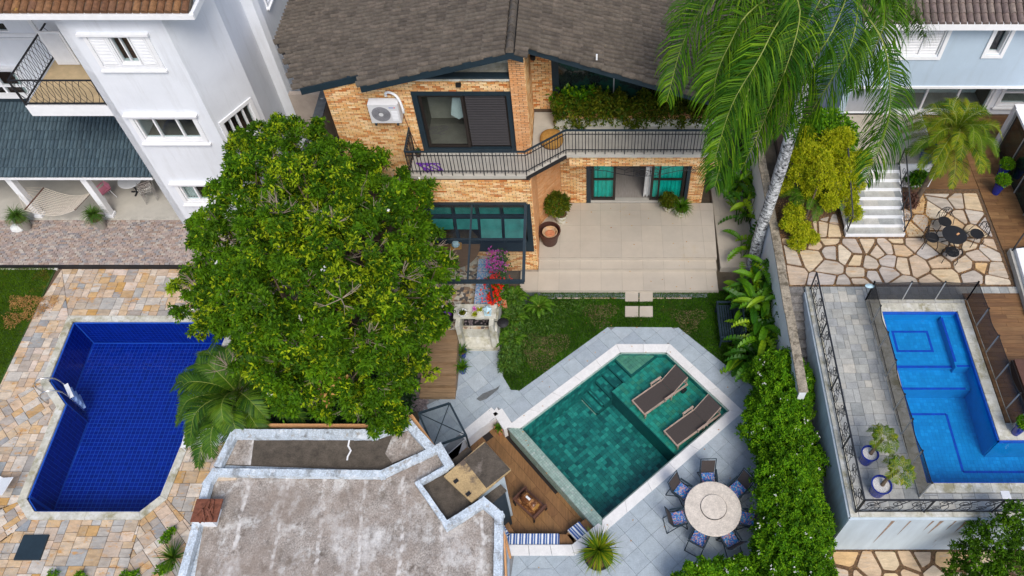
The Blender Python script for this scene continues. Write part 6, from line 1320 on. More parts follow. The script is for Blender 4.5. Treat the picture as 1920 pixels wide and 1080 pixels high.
def fh(p1, p2, u, v): f_ = at((p1[0]+p2[0])/2, (p1[1]+p2[1])/2, .03); h_ = at(u, v, .03); return f_, h_
f_, h_ = fh((1183, 750), (1210, 780), 1272, 712); lounger('brown sling sun lounger on the pool shelf, the one nearer the pool steps', f_[:], h_[:])
f_, h_ = fh((1242, 808), (1272, 838), 1332, 768); lounger('brown sling sun lounger on the pool shelf, the one nearer the dining table', f_[:], h_[:])
# ============================================================ ROUND TABLE AND SEVEN CHAIRS
tc = at(1337, 953, .75); rt_ = thing('round_dining_table', 'round travertine dining table with a turntable on the grey pool deck', 'table', (tc.x, tc.y, 0))
ob('tabletop', MB().lathe([(0, .70), (.86, .70), (.89, .715), (.89, .745), (.87, .755), (0, .756)], 56), 'stone_table', rt_, local=True); ob('turntable', MB().lathe([(.39, .757), (.39, .79), (.40, .80), (0, .802)], 40, (.02, .03, 0)), 'stone_table', rt_, local=True)
ob('turntable_rim', MB().lathe([(.40, .757), (.415, .757), (.415, .775), (.40, .775)], 40, (.02, .03, 0)), 'black', rt_, local=True); ob('pedestal', MB().lathe([(.42, 0), (.40, .05), (.14, .1), (.14, .70)], 20), 'stone_table', rt_, local=True)
def dchair(label):
    t = thing('patio_chair', label, 'chair', (0, 0, 0), 0, 'folding patio chairs around the round table')
    ob('seat', MB().box((0, 0, .44), (.46, .46, .03)), 'cloth_dark', t, local=True); ob('cushion', MB().prism([(-.22, -.21), (.22, -.21), (.22, .22), (-.22, .22)], .456, .50, 0, .06), 'cushion', t, local=True)
    b = MB(); b.add([(-.22, -.22, .50), (.22, -.22, .50), (.22, -.40, .98), (-.22, -.40, .98), (-.22, -.235, .50), (.22, -.235, .50), (.22, -.415, .98), (-.22, -.415, .98)], [(0, 1, 2, 3), (7, 6, 5, 4), (2, 6, 7, 3), (0, 3, 7, 4), (1, 5, 6, 2)]); ob('backrest', b, 'cloth_dark', t, local=True)
    for x in (-.25, .25):
        ob('leg', MB().tube([(x, .26, 0), (x, .05, .44), (x, -.24, .52), (x, -.44, 1.05)], .016, 6), 'navy', t, local=True); ob('leg', MB().tube([(x*1.02, -.42, 0), (x*1.02, -.1, .42), (x*1.02, .2, .62)], .016, 6), 'navy', t, local=True); ob('armrest', MB().box((x*1.06, -.02, .64), (.05, .46, .025)), 'navy', t, local=True)
    ob('stretcher', MB().bar((-.25, -.42, .02), (.25, -.42, .02), .022).bar((-.25, .26, .02), (.25, .26, .02), .022).bar((-.25, -.44, 1.04), (.25, -.44, 1.04), .022).bar((-.25, .2, .4), (.25, .2, .4), .022), 'navy', t, local=True); return t
CH = [((1328, 897), 'chair at the back of the round stone table'), ((1279, 920), 'chair at the upper left of the round stone table'), ((1273, 971), 'chair at the left side of the round stone table'), ((1311, 1008), 'chair at the lower left of the round stone table'), ((1368, 1010), 'chair at the lower right of the round stone table'), ((1402, 973), 'chair at the right of the round stone table, its back against the hedge'), ((1383, 916), 'chair at the upper right of the round table under a hedge sprig')]
base_ = None
for (u, v), l_ in CH:
    p = at(u, v, .5); a = math.atan2(tc.y-p.y, tc.x-p.x)-math.pi/2; d_ = Vector((tc.x-p.x, tc.y-p.y)); 
    if base_ is None: base_ = dchair('black folding '+l_); base_.location = (p.x, p.y, 0); base_.rotation_euler = (0, 0, a)
    else: dup(base_, (p.x, p.y, 0), a, 'black folding '+l_)
# garden bench
gb = thing('garden_bench', 'dark blue slatted garden bench half hidden by broad leaves on the lawn', 'bench', tuple(at(1368, 612, 0)))
b0 = at(1352, 640, .42); gbx, gby = b0.x, b0.y
gb.location = (gbx, gby, 0)
for k in range(6): ob('seat_slat', MB().box((gbx+.03+.09*k, gby+.8, .43), (.065, 1.55, .03)), 'navy', gb)
for k in range(6): ob('back_slat', MB().box((gbx+.56+.035*k, gby+.8, .50+.09*k), (.03, 1.55, .065)), 'navy', gb)
b = MB()
for y in (gby+.02, gby+1.58): b.bar((gbx, y, 0), (gbx, y, .66), .06); b.bar((gbx+.58, y, 0), (gbx+.80, y, 1.08), .06); b.bar((gbx-.05, y, .66), (gbx+.66, y, .66), .07, .04); b.bar((gbx, y, .40), (gbx+.6, y, .40), .05)
b.bar((gbx+.8, gby, 1.08), (gbx+.8, gby+1.6, 1.08), .06); b.bar((gbx, gby, .40), (gbx, gby+1.6, .40), .05); ob('frame', b, 'navy', gb)
# ============================================================ LEFT LOT THINGS
pl1 = thing('pool_ladder', 'stainless pool ladder with white steps at the angled edge of the blue pool', 'ladder', tuple(at(110, 730, LZ)))
for (u, v), (u2, v2) in (((80, 735), (118, 722)), ((90, 757), (128, 746))):
    p, q_ = at(u, v, LZ), at(u2, v2, LZ); m_ = p.lerp(q_, .45); ob('handrail', MB().tube(catmull([p, p+Vector((0, 0, .5)), m_+Vector((0, 0, .72)), q_+Vector((0, 0, .45)), q_+Vector((.1, -.03, -.1)), q_+Vector((.12, -.03, -1.0))], 26), .028, 8), 'steel', pl1, smooth=True)
for k in range(4): p, q_ = at(121, 722, LZ), at(132, 746, LZ); z = -.05-.28*k; ob('step', MB().bar((p.x+.08, p.y, LZ+.1+z), (q_.x+.08, q_.y, LZ+.1+z), .14, .04), 'plasticwhite', pl1)
ob('pool_hatch', MB().prism(a2([(44, 1002), (92, 1002), (74, 1050), (24, 1050)], LZ+.06), LZ-.02, LZ+.06, 0, .03), 'navy', label='black square equipment hatch in the sandstone paving at the lower left', cat='hatch')
def wlounge(name, label, c_, a):
    t = thing(name, label, 'sun lounger', c_, a); b = MB()
    b.box((0, 0, .34), (1.15, .62, .025)); ob('sling', b, 'plasticwhite', t, local=True); b = MB(); e = .5; b.box((.58+math.cos(e)*.35, 0, .34+math.sin(e)*.35), (.72, .62, .025), ry=-e); ob('backrest', b, 'plasticwhite', t, local=True)
    for x in (-.55, .5):
        for y in (-.3, .3): ob('leg', MB().bar((x, y, 0), (x, y, .34), .035), 'plasticwhite', t, local=True)
    b = MB()
    for y in (-.32, .32): b.bar((-.6, y, .33), (.8, y, .33), .03); b.tube([(.1, y, .34), (.12, y, .56), (.5, y, .58), (.6, y, .4)], .015, 6)
    ob('frame', b, 'plasticwhite', t, local=True); return t
wlounge('white_lounger', 'white pool lounger beside the blue pool beneath the cycad fronds', tuple(at(383, 828, LZ)), math.radians(4))
wl2 = wlounge('white_chair', 'white chair of which only the arms show at the left edge of the frame', tuple(at(-25, 915, LZ)), math.radians(-10))
# porch things
for u, v, l_ in ((52, 428, 'taupe pot with ponytail grass on the porch edge beside a white sack'), (193, 426, 'taupe pot with ponytail grass on the porch edge right of the hammock')):
    t = pot_thing('porch_planter', l_, 'potted plant', tuple(at(u, v, 0)), .17, .25, .55, 'greypot', group='pots on the porch edge'); spiky(t, t.location+Vector((0, 0, .75)), 260, .62, .020, 'ground_leaf', el=(.1, 1.4), bend=.40, seg=5)
ob('white_sack', MB().lathe([(.25, 0), (.3, .08), (.25, .2), (.1, .27), (0, .26)], 9, sy=.8), 'curtain', label='crumpled white sack next to the left porch pot', cat='sack', loc=tuple(at(36, 430, 0)))
hm = thing('hammock', 'cream rope net hammock slung between the porch columns', 'hammock', tuple(at(100, 380, 0)))
def hz(t): return 1.35-.55*math.sin(math.pi*t)
HL, HR = at(28, 352, 1.6), at(176, 352, 1.6); a0, a1 = at(82, 352, 1.0), at(46, 394, 1.0); b0, b1 = at(170, 362, 1.05), at(140, 394, 1.0)
ob('spreader_bar', MB().tube([a0, a1], .028, 6), 'darkwood', hm); ob('spreader_bar', MB().tube([b0, b1], .028, 6), 'darkwood', hm)
b = MB()
def hp_(s, t): 
    e0, e1 = a0.lerp(a1, s), b0.lerp(b1, s); p = e0.lerp(e1, t); p.z -= .32*math.sin(math.pi*t); return p
for i in range(15): b.tube([hp_(i/14, k/8) for k in range(9)], .012, 3)
for k in range(1, 24): b.tube([hp_(i/7, k/24) for i in range(8)], .012, 3)
for i in range(0, 15, 2): b.bar(HL, hp_(i/14, 0), .012); b.bar(HR, hp_(i/14, 1), .012)
ob('net', b, 'rope', hm)
pk_ = thing('pink_chair', 'pink plastic chair with white legs on the porch behind the column', 'chair', tuple(at(205, 372, 0)), math.radians(150))
b = MB(); V = [(x, y, .44+.05*(abs(x)/.2)**2) for y in (-.2, 0, .2) for x in (-.22, 0, .22)]+[(x, -.24-.02*k, .6+.18*k) for k in (0, 1) for x in (-.2, 0, .2)]; b.add(V, [(0, 1, 4, 3), (1, 2, 5, 4), (3, 4, 7, 6), (4, 5, 8, 7), (0, 9, 10, 1), (1, 10, 11, 2), (9, 12, 13, 10), (10, 13, 14, 11)]); ob('shell', b, 'pinkplastic', pk_, local=True)
for x in (-.18, .18):
    for y in (-.15, .18): ob('leg', MB().bar((x*1.3, y*1.4, 0), (x, y, .44), .03), 'plasticwhite', pk_, local=True)
for x in (-.25, .25): ob('armrest', MB().bar((x, -.22, .64), (x, .12, .62), .05, .03), 'pinkplastic', pk_, local=True)
mt = thing('round_table', 'small round white table at the back of the porch', 'table', tuple(at(258, 360, 0))); ob('tabletop', MB().lathe([(0, .71), (.48, .71), (.48, .74), (0, .745)], 28), 'plasticwhite', mt, local=True); ob('base', MB().tube([(0, 0, 0), (0, 0, .71)], .035, 8).box((0, 0, .02), (.5, .06, .03)).box((0, 0, .021), (.06, .5, .03)), 'iron', mt, local=True)
for k in range(4):
    p = at(283, 372, 0); s_ = thing('metal_chair', ['lowest', 'second', 'third', 'topmost'][k]+' chair in the stack of chrome chairs by the white house corner', 'chair', (p.x+.05*k, p.y, .12*k), math.radians(30), 'stacked chrome chairs on the porch')
    b = MB()
    for x in (-.22, .22): b.tube([(x, .25, 0), (x, .22, .45), (x, -.2, .45), (x, -.3, .95)], .014, 5); b.tube([(x, -.28, 0), (x, -.2, .45)], .014, 5)
    ob('frame', b, 'steel', s_, local=True)
    for j in range(5): ob('slat', MB().box((0, -.16+.09*j, .455), (.44, .055, .015)), 'steel', s_, local=True)
    for j in range(3): ob('slat', MB().box((0, -.25-.02*j, .62+.11*j), (.44, .015, .05)), 'steel', s_, local=True)
wc = thing('plastic_garden_chair', 'white slatted garden chair half hidden by the tree at the left of the glass canopy', 'chair', tuple(at(765, 372, KZ))); b = MB(); b.box((0, 0, .43), (.5, .48, .03)); ob('seat', b, 'plasticwhite', wc, local=True)
for k in range(6): ob('slat', MB().box((-.2+.08*k, .24, .68), (.05, .02, .46)), 'plasticwhite', wc, local=True)
for x in (-.22, .22):
    for y in (-.2, .22): ob('leg', MB().bar((x, y, 0), (x, y, .42), .04), 'plasticwhite', wc, local=True)
# ============================================================ RIGHT TERRACE THINGS
def scroll_rail(label, p, q_, z, h, nposts, tilt=0.):
    t = thing('wrought_iron_railing', label, 'railing', (*p, z)); L = math.dist(p, q_); wp = WP(p, math.atan2(q_[1]-p[1], q_[0]-p[0])); b = MB(); b.bar(wp.pt(0, z+h), wp.pt(L, z+h), .05, .035); b.bar(wp.pt(0, z+.08), wp.pt(L, z+.08), .03); ob('handrail', b, 'iron', t)
    for k in range(nposts+1): ob('post', MB().bar(wp.pt(L*k/nposts, z), wp.pt(L*k/nposts, z+h), .04), 'iron', t)
    random.seed(len(label)); n = int(L/.62)
    for k in range(n):
        s = (k+.5)*L/n; fl_ = 1 if k % 2 else -1; b = MB()
        b.tube(spiral((s+fl_*.05, z+h*.70), .20, 1.6, random.uniform(-1, 1), fl_, wp=wp), .012, 4); b.tube(spiral((s-fl_*.10, z+h*.32), .17, 1.5, math.pi+random.uniform(-1, 1), -fl_, wp=wp), .010, 4)
        b.tube([wp.pt(s-.34, z+.1), wp.pt(s-.12, z+h*.28), wp.pt(s+.08*fl_, z+h*.55), wp.pt(s+.32, z+h-.05)], .011, 4); b.tube([wp.pt(s+.20, z+.1), wp.pt(s+.24, z+h*.45), wp.pt(s+.02, z+h*.9)], .010, 4); ob('scroll', b, 'iron', t)
    return t
scroll_rail('long wrought iron scroll railing on the left edge of the pool terrace', (7.66, 16.1), (7.66, 8.17), TZ, .95, 4)
scroll_rail('wrought iron scroll railing along the front edge of the pool terrace', (7.68, 8.17), (15.5, 8.17), TZ, .95, 4)
for x, l_ in ((9.35, 'left'), (11.42, 'right')):
    t = thing('stair_railing', 'black iron scroll railing on the '+l_+' side of the white stairs', 'railing', (x, 18.6, TZ)); b = MB(); y0, y1 = 18.55, 20.9
    b.bar((x, y0, TZ+.15+.85), (x, y1, TZ+1.2+.85), .045, .03); b.bar((x, y0, TZ+.3), (x, y1, TZ+1.35), .03); ob('handrail', b, 'iron', t)
    for k in range(4): y = y0+(y1-y0)*k/3; z = TZ+.1+1.05*k/3; ob('post', MB().bar((x, y, z), (x, y, z+.9), .035), 'iron', t)
    for k in range(6): y = y0+(y1-y0)*(k+.5)/6; z = TZ+.6+1.05*(k+.5)/6; w_ = WP((x, y0), math.pi/2); ob('scroll', MB().tube(spiral((y-y0, z+.05), .17, 1.5, k, 1 if k % 2 else -1, wp=w_), .010, 4), 'iron', t)
def fence(label, pts, z=TZ, h=1.05, bow=.05):
    t = thing('pool_fence', label, 'fence', (*pts[0], z))
    for k, (p, q_) in enumerate(zip(pts[:-1], pts[1:])):
        b = MB(); n = 8; d_ = Vector((q_[0]-p[0], q_[1]-p[1], 0)); nn_ = Vector((d_.y, -d_.x, 0)).normalized()
        for j in range(n):
            a_, c_ = j/n, (j+1)/n; g = lambda s, zz: Vector((p[0], p[1], z))+d_*s+nn_*bow*math.sin(s*math.pi)*(1 if k % 2 else -.4)*(zz/h)+Vector((0, 0, zz-.05*math.sin(s*math.pi)*(zz/h))); b.quad(g(a_, .03), g(c_, .03), g(c_, h), g(a_, h))
        ob('mesh_panel', b, 'mesh', t); ob('hem', MB().tube([g_ for g_ in (Vector((p[0], p[1], z+h))+d_*(j/6)+nn_*bow*math.sin(j/6*math.pi)*(1 if k % 2 else -.4)+Vector((0, 0, -.05*math.sin(j/6*math.pi))) for j in range(7))], .014, 4), 'black', t)
        ob('bottom_hem', MB().bar((p[0], p[1], z+.03), (q_[0], q_[1], z+.03), .02), 'concrete', t)
    for p in pts: ob('post', MB().bar((*p, z), (*p, z+h), .035), 'alu', t); ob('post_cap', MB().bar((*p, z+h), (*p, z+h+.04), .05), 'black', t)
    return t
g2 = lambda *P: [tuple(at(u, v, TZ)[:2]) for u, v in P]
fence('grey mesh pool safety fence between the pool and the left paving', g2((1623, 563), (1634, 607), (1647, 656), (1661, 707), (1676, 770), (1690, 815), (1707, 873), (1724, 932)))
fence('grey mesh pool safety fence along the flagstone side of the pool', g2((1623, 563), (1691, 563), (1752, 563), (1812, 563)), bow=.0)
fence('grey mesh pool safety fence between the pool and the brown timber deck', g2((1812, 563), (1830, 612), (1848, 662), (1866, 713), (1885, 768), (1898, 800)))
ob('blue_float', MB().lathe([(0, -.03), (.16, 0), (0, .05)], 14, sy=.6), 'ceramic_blue', label='pale blue float hanging on the corner post of the pool fence', cat='float', loc=tuple(at(1631, 536, TZ+.9)))
for u, v, s_, l_ in ((1622, 864, .24, 'glossy blue pot with pebbles and a small palm, the upper one by the railing'), (1643, 922, .28, 'glossy blue pot with pebbles and a small palm, the lower one at the railing corner')):
    t = pot_thing('blue_palm_pot', l_, 'potted palm', tuple(at(u, v, TZ)), s_*.75, s_, .55, 'bluepot', soil='pebble', group='blue pots with palms on the terrace', n=28); q_ = t.location+Vector((.12, .1, 0)); top = q_+Vector((.14 if s_ < .26 else .25, .12, 1.05)); ob('trunk', MB().tube([q_+Vector((-.1, -.1, .5)), q_+Vector((0, 0, .8)), top], [.06, .045, .05], 8), 'bark', t)
    for k in range(15):
        a = k*2.4; el_ = .2+.9*((k % 5)/5); d_ = Vector((math.cos(a)*math.cos(el_), math.sin(a)*math.cos(el_), math.sin(el_))); frond(t, [top, top+d_*.24, top+d_*.42+Vector((0, 0, -.10)), top+d_*.50+Vector((0, 0, -.26))], .18, 22, .15, .014, .35, 'palm_y', .006)
def topiary(label, u, v, z=TZ, s=.2):
    t = pot_thing('topiary_pot', label, 'potted shrub', tuple(at(u, v, z)), s*.7, s, .55, 'bluepot'); bush(t, t.location+Vector((0, 0, .72)), s*1.35, 420, .05, 'leafcol2', sq=(1, 1, .8), k=6, wl=.5); return t
topiary('blue pot with clipped round shrub on the timber deck, nearer the flagstones', 1866, 362); topiary('blue pot with clipped round shrub on the timber deck behind the first', 1874, 332); topiary('blue pot with clipped round shrub at the corner of the right pool', 1903, 812, s=.17)
t = pot_thing('blue_floor_pot', 'dark blue pot on the stair landing under the date palm fronds', 'pot', tuple(at(1735, 300, LZ2)), .24, .34, .6, 'bluepot')
bt_ = at(1790, 440, TZ+.72); bs_ = thing('bistro_table', 'round black cast iron table on the flagstones', 'table', (bt_.x, bt_.y, TZ)); ob('tabletop', MB().lathe([(0, .70), (.42, .70), (.43, .72), (0, .725)], 30), 'black', bs_, local=True)
b = MB()
for k in range(3): a = k*2.094; b.tube([(0, 0, .7), (.06*math.cos(a), .06*math.sin(a), .35), (.30*math.cos(a), .30*math.sin(a), 0)], .02, 5)
ob('legs', b, 'black', bs_, local=True); ob('tray_ornament', MB().box((.12, .02, .735), (.12, .06, .02), .6), 'brick_b', bs_, local=True)
def bchair(label):
    t = thing('bistro_chair', label, 'chair', (0, 0, 0), 0, 'cast iron chairs on the flagstones'); ob('seat', MB().lathe([(0, .43), (.23, .43), (.24, .45), (0, .452)], 18), 'black', t, local=True)
    b = MB(); w_ = WP((0, -.24), 0); C_ = lambda a, r_, cz__=.68, cx__=0.: w_.pt(cx__+r_*math.cos(a), cz__+r_*math.sin(a), .03+.04*math.cos(a)**2*-1)
    b.tube([C_(k*math.pi/14, .24) for k in range(15)], .013, 5); b.tube([C_(k*math.pi/5, .11, .72, -.11) for k in range(11)], .009, 4); b.tube([C_(k*math.pi/5, .11, .72, .11) for k in range(11)], .009, 4); b.tube([C_(k*math.pi/5, .07, .84, 0) for k in range(11)], .009, 4)
    for x in (-.24, .24): b.bar((x, -.24, .45), (x, -.26, .70), .02)
    for x in (-.08, .08, 0): b.bar((x, -.24, .45), (x, -.26, .88), .011)
    ob('lattice_back', b, 'black', t, local=True)
    for x in (-.2, .2):
        for y in (-.2, .2): ob('leg', MB().tube([(x*.9, y*.9, .43), (x*1.2, y*1.2, .2), (x*1.15, y*1.15, 0)], .014, 5), 'black', t, local=True)
        ob('armrest', MB().tube([(x*1.15, -.24, .66), (x*1.35, .0, .64), (x*1.15, .18, .45)], .013, 5), 'black', t, local=True)
    return t
b0_ = None
for (u, v), l_ in (((1772, 415), 'behind the table toward the stairs'), ((1832, 438), 'on the right of the table toward the timber deck'), ((1748, 445), 'on the left of the table'), ((1786, 472), 'in front of the table toward the pool')):
    p = at(u, v, TZ+.45); a = math.atan2(bt_.y-p.y, bt_.x-p.x)-math.pi/2
    if b0_ is None: b0_ = bchair('black cast iron chair '+l_); b0_.location = (p.x, p.y, TZ); b0_.rotation_euler = (0, 0, a)
    else: dup(b0_, (p.x, p.y, TZ), a, 'black cast iron chair '+l_)
e0, e1 = at(1878, 300, TZ), at(1925, 420, TZ); ge = thing('glass_enclosure', 'dark glass enclosure with steel braces at the right edge behind the timber deck', 'enclosure', tuple(e0))
xg = (e0.x+e1.x)/2; gw = WP((xg, e0.y+.6), -math.pi/2); Lg = e0.y-e1.y+1.2; b = MB(); gw.box(b, 0, Lg, TZ, TZ+1.9, -2.5, 0); ob('glass_side', b, 'darkglass', ge)
b = MB(); gw.box(b, -.06, Lg, TZ+1.9, TZ+2.0, -2.6, .04); gw.box(b, -.3, -.06, TZ, TZ+2.05, -2.6, .05); ob('white_frame', b, 'white_trim', ge)
for k in range(4): ob('brace', MB().bar(gw.pt(Lg*k/4+.1, TZ, .03), gw.pt(Lg*k/4+.1, TZ+1.9, .03), .03), 'alu', ge)
sg_ = thing('stone_platform', 'grey stone edged step platform at the right edge beside the flagstones', 'platform', tuple(at(1905, 480, TZ))); P = a2([(1893, 466), (1960, 458), (2000, 570), (1930, 590)], TZ+.25); ob('base', MB().prism(P, TZ-.02, TZ+.25), 'pavers', sg_); P2 = a2([(1905, 466), (1960, 460), (1990, 560), (1935, 570)], TZ+.4); ob('upper_step', MB().prism(P2, TZ+.2, TZ+.4), 'white_trim', sg_)
t = thing('platform_railing', 'black iron rail rising from the stone platform at the right edge', 'railing', tuple(at(1898, 470, TZ+.25))); p = at(1898, 470, TZ+.25); b = MB(); b.bar(p, p+Vector((0, 0, .95)), .04); b.bar(p+Vector((0, 0, .95)), p+Vector((1.5, .3, .95)), .04); b.bar(p+Vector((0, 0, .1)), p+Vector((1.5, .3, .1)), .03); ob('rail', b, 'iron', t)
ob('skimmer_lid', MB().box(tuple(at(1886, 928, TZ+.012)), (.26, .24, .02)), 'plasticwhite', label='white square skimmer lid in the paving in front of the right pool', cat='lid')
bs2 = thing('deck_sofa', 'brown outdoor lounger at the right edge on the timber deck', 'sofa', tuple(at(1935, 735, TZ+.03))); p = at(1935, 735, TZ+.03); ob('base', MB().box((p.x, p.y, p.z+.2), (1.0, 1.9, .35)), 'cloth_dark', bs2); ob('pad', MB().box((p.x, p.y, p.z+.42), (.95, 1.85, .1)), 'darkwood', bs2)
# ============================================================ VEGETATION
# ---- big tree
tr0 = at(600, 600, 4.5); TB = Vector((tr0.x, tr0.y, 0)); bt = thing('broadleaf_tree', 'large dense yellow-green broadleaf tree between the left pool and the brick house', 'tree', tuple(TB))
CL = [(508, 262, 6.4, .8), (468, 300, 5.6, .75), (560, 285, 7, 1.1), (640, 312, 6.8, 1.0), (705, 330, 6.2, .85), (428, 362, 5.0, .75), (480, 372, 7, 1.3), (580, 385, 7.8, 1.4), (680, 395, 7.2, 1.25), (765, 372, 5.6, .8), (390, 430, 4.3, .62), (445, 455, 6, 1.3), (540, 480, 7.9, 1.5), (640, 480, 7.9, 1.4), (735, 455, 6.4, 1.15), (785, 430, 5.2, .55), (372, 530, 4.3, .75), (440, 560, 5.8, 1.2), (540, 580, 7.3, 1.5), (650, 590, 7.2, 1.4), (745, 555, 6.1, 1.15), (800, 545, 4.8, .75), (405, 605, 4.2, .6), (495, 645, 5.2, 1.0), (580, 685, 5.9, 1.3), (680, 685, 5.8, 1.2), (765, 645, 5.2, .95), (795, 600, 4.5, .7), (550, 722, 4.4, .65), (630, 735, 4.4, .85), (700, 762, 3.8, .72), (765, 705, 4.1, .72), (735, 780, 3.2, .5), (450, 272, 5.0, .38), (600, 640, 6.8, 1.1), (500, 520, 7, 1.2), (590, 330, 7.3, 1), (700, 620, 6.5, 1.0), (820, 500, 4.6, .5), (365, 575, 4, .5)]
TT, DD, KK = [], [], []
for u, v, z, r in CL:
    c_ = np.array(at(u, v, z)); m = int(25*r*r)+6; d = sphere_dirs(m, -.4); q_ = 1+.16*np.sin(d[:, :1]*5+c_[0]*3)*np.cos(d[:, 1:2]*6+c_[1]*2); sc_ = c_+d*np.array([1, 1, .8])*r*q_*(.68+.42*rng.random((len(d), 1)))
    for s_, dd in zip(sc_, d):
        k = rng.integers(16, 30); rr = rng.uniform(.16, .30); d2 = sphere_dirs(k, -.25); T_2 = s_+d2*rr*np.array([1, 1, .75])*(.35+.65*rng.random((len(d2), 1))); TT.append(T_2); DD.append(unit(d2*.7+dd*.5+[0, -.1, .45])); KK.append(np.full(len(d2), rng.random()))
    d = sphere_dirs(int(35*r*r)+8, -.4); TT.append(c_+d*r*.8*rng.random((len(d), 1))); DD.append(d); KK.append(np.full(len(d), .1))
TT = np.concatenate(TT); DD = np.concatenate(DD); KK = np.concatenate(KK)
ph = np.sin(TT[:, 0]*1.9+1)*np.sin(TT[:, 1]*2.3+2)*np.sin(TT[:, 2]*2.1)+.5*np.sin(TT[:, 0]*4.7)*np.sin(TT[:, 1]*4.1+1); keep_ = ph > -.40; TT, DD, KK = TT[keep_], DD[keep_], KK[keep_]
print('tips', len(TT))
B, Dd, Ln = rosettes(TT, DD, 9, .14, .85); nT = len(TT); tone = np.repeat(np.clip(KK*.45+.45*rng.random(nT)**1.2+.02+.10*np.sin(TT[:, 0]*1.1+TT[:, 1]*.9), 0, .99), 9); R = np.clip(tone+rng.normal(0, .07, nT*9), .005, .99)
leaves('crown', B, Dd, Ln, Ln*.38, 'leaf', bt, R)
b = MB(); fork = TB+Vector((0, 0, 2.2)); b.tube([TB, TB+Vector((.1, .05, 1.2)), fork], [.34, .27, .24], 10); ob('trunk', b, 'bark', bt)
b = MB()
for i, (u, v, z, r) in enumerate(CL):
    c_ = at(u, v, z-.2); m_ = fork.lerp(c_, .5)+Vector((0, 0, .5)); b.tube(catmull([fork, m_, c_], 6), [.11-.012*k for k in range(7)], 6)
    for k in range(5): d_ = Vector(sphere_dirs(1, -.3)[0] if len(sphere_dirs(1, -.3)) else (0, 0, 1)); b.tube([c_, c_+d_*r*.55, c_+d_*r*.95+Vector((0, 0, .05))], [.03, .018, .008], 4)
ob('limbs', b, 'bark', bt)
b = MB()
for u, v, z in ((530, 400, 8.8), (620, 420, 8.9), (700, 470, 7.8), (760, 520, 6.8), (790, 500, 6), (800, 560, 5.6), (640, 560, 8.3), (560, 650, 7.2), (690, 640, 7.2), (410, 500, 5.5), (370, 540, 5), (350, 535, 4.4), (610, 740, 5), (660, 770, 4.2), (830, 500, 4.8), (810, 470, 5.2), (740, 360, 6.2), (430, 690, 4.4), (520, 700, 5), (480, 450, 7.2)):
    c_ = at(u, v, z-.25)
    for k in range(9):
        d_ = Vector((random.uniform(-1, 1), random.uniform(-1, 1), random.uniform(.1, 1.0))).normalized(); e_ = c_+d_*random.uniform(.45, .8); m_ = c_.lerp(e_, .5)+Vector((random.uniform(-.1, .1), random.uniform(-.1, .1), 0)); b.tube([c_, m_, e_], [.016, .010, .005], 4)
        for j in range(3): d2 = (d_+Vector((random.uniform(-.9, .9), random.uniform(-.9, .9), random.uniform(-.5, .5)))).normalized(); b.tube([m_, m_+d2*.3], [.008, .004], 3)
for i_ in rng.choice(len(TT), 95, replace=False):
    c_ = Vector(TT[i_])-Vector(DD[i_])*.25
    for k in range(3):
        d_ = (Vector(DD[i_])+Vector((random.uniform(-.7, .7), random.uniform(-.7, .7), random.uniform(-.3, .5)))).normalized(); m_ = c_+d_*.28; e_ = m_+(d_+Vector((random.uniform(-.4, .4), random.uniform(-.4, .4), .1))).normalized()*.28; b.tube([c_, m_, e_], [.011, .008, .004], 3); b.tube([m_, m_+(d_+Vector((random.uniform(-.9, .9), random.uniform(-.9, .9), .1))).normalized()*.2], [.006, .003], 3)
ob('dry_twigs', b, 'twig', bt, kind='stuff')
idx = rng.choice(nT, 160, replace=False); Bq, Dq, Lq = rosettes(TT[idx[:50]]+DD[idx[:50]]*.12, DD[idx[:50]], 5, .09, 1.0); leaves('white_blossom', Bq, Dq, Lq, Lq*.7, 'whiteflower', bt)
idr = np.argsort(np.linalg.norm(TT-np.array(at(640, 720, 5.5)), axis=1))[:260:9]; Bq, Dq, Lq = rosettes(TT[idr], DD[idr], 8, .16, .9); leaves('dry_leaves', Bq, Dq, Lq, Lq*.4, 'straw_leaf', bt)
# ---- undergrowth below the tree
n = 2600; T = np.c_[rng.uniform(-11.2, -6.2, n), rng.uniform(10.9, 15.0, n), rng.uniform(.05, .7, n)]; B, Dd, Ln = rosettes(T, np.tile([0, 0, 1.], (n, 1)), 6, .22); leaves('undergrowth', B, Dd, Ln, Ln*.3, 'leafdark', kind='stuff', label='dark green undergrowth on the ground beneath the big tree', cat='ground cover')
# ---- cycad / palm by the left pool
def palm(name, label, c_, zc, nf, Lf, ll, m, mt='palm_y', trunk=(.16, .12), n=46, elev=(-.15, 1.25), wl=.02, base=None, hang=.3, pl=.2, droop=.75):
    c_ = Vector(c_); bs = base or Vector((c_.x, c_.y, 0)); t = thing(name, label, 'palm', tuple(bs)); ob('trunk', MB().tube([bs, bs.lerp(c_, .5), c_], [trunk[0], sum(trunk)/2, trunk[1]], 12), 'bark', t)
    for k in range(nf):
        a = k*2.39996+random.uniform(-.15, .15); e = elev[0]+(elev[1]-elev[0])*(1-(k+.5)/nf)**.9; L = Lf*random.uniform(.88, 1.08); d = Vector((math.cos(a)*math.cos(e), math.sin(a)*math.cos(e), math.sin(e))); h = Vector((math.cos(a), math.sin(a), 0)); p1 = c_+d*L*.36; p2 = p1+(d*.6+h*.4).normalized()*L*.34+Vector((0, 0, -.10*L*droop)); p3 = p2+(h*.85).normalized()*L*.22+Vector((0, 0, -.30*L*droop))
        frond(t, [c_, p1, p2, p3], ll, n, .12, wl, hang, m, .016, pl)
    return t
cb_ = at(450, 742, 2.4); palm('date_palm', 'wide dark green palm with arching fronds beside the blue pool and flat roof', cb_, 2.3, 34, 2.6, .50, 'palm_b', n=96, wl=.026, droop=.8)
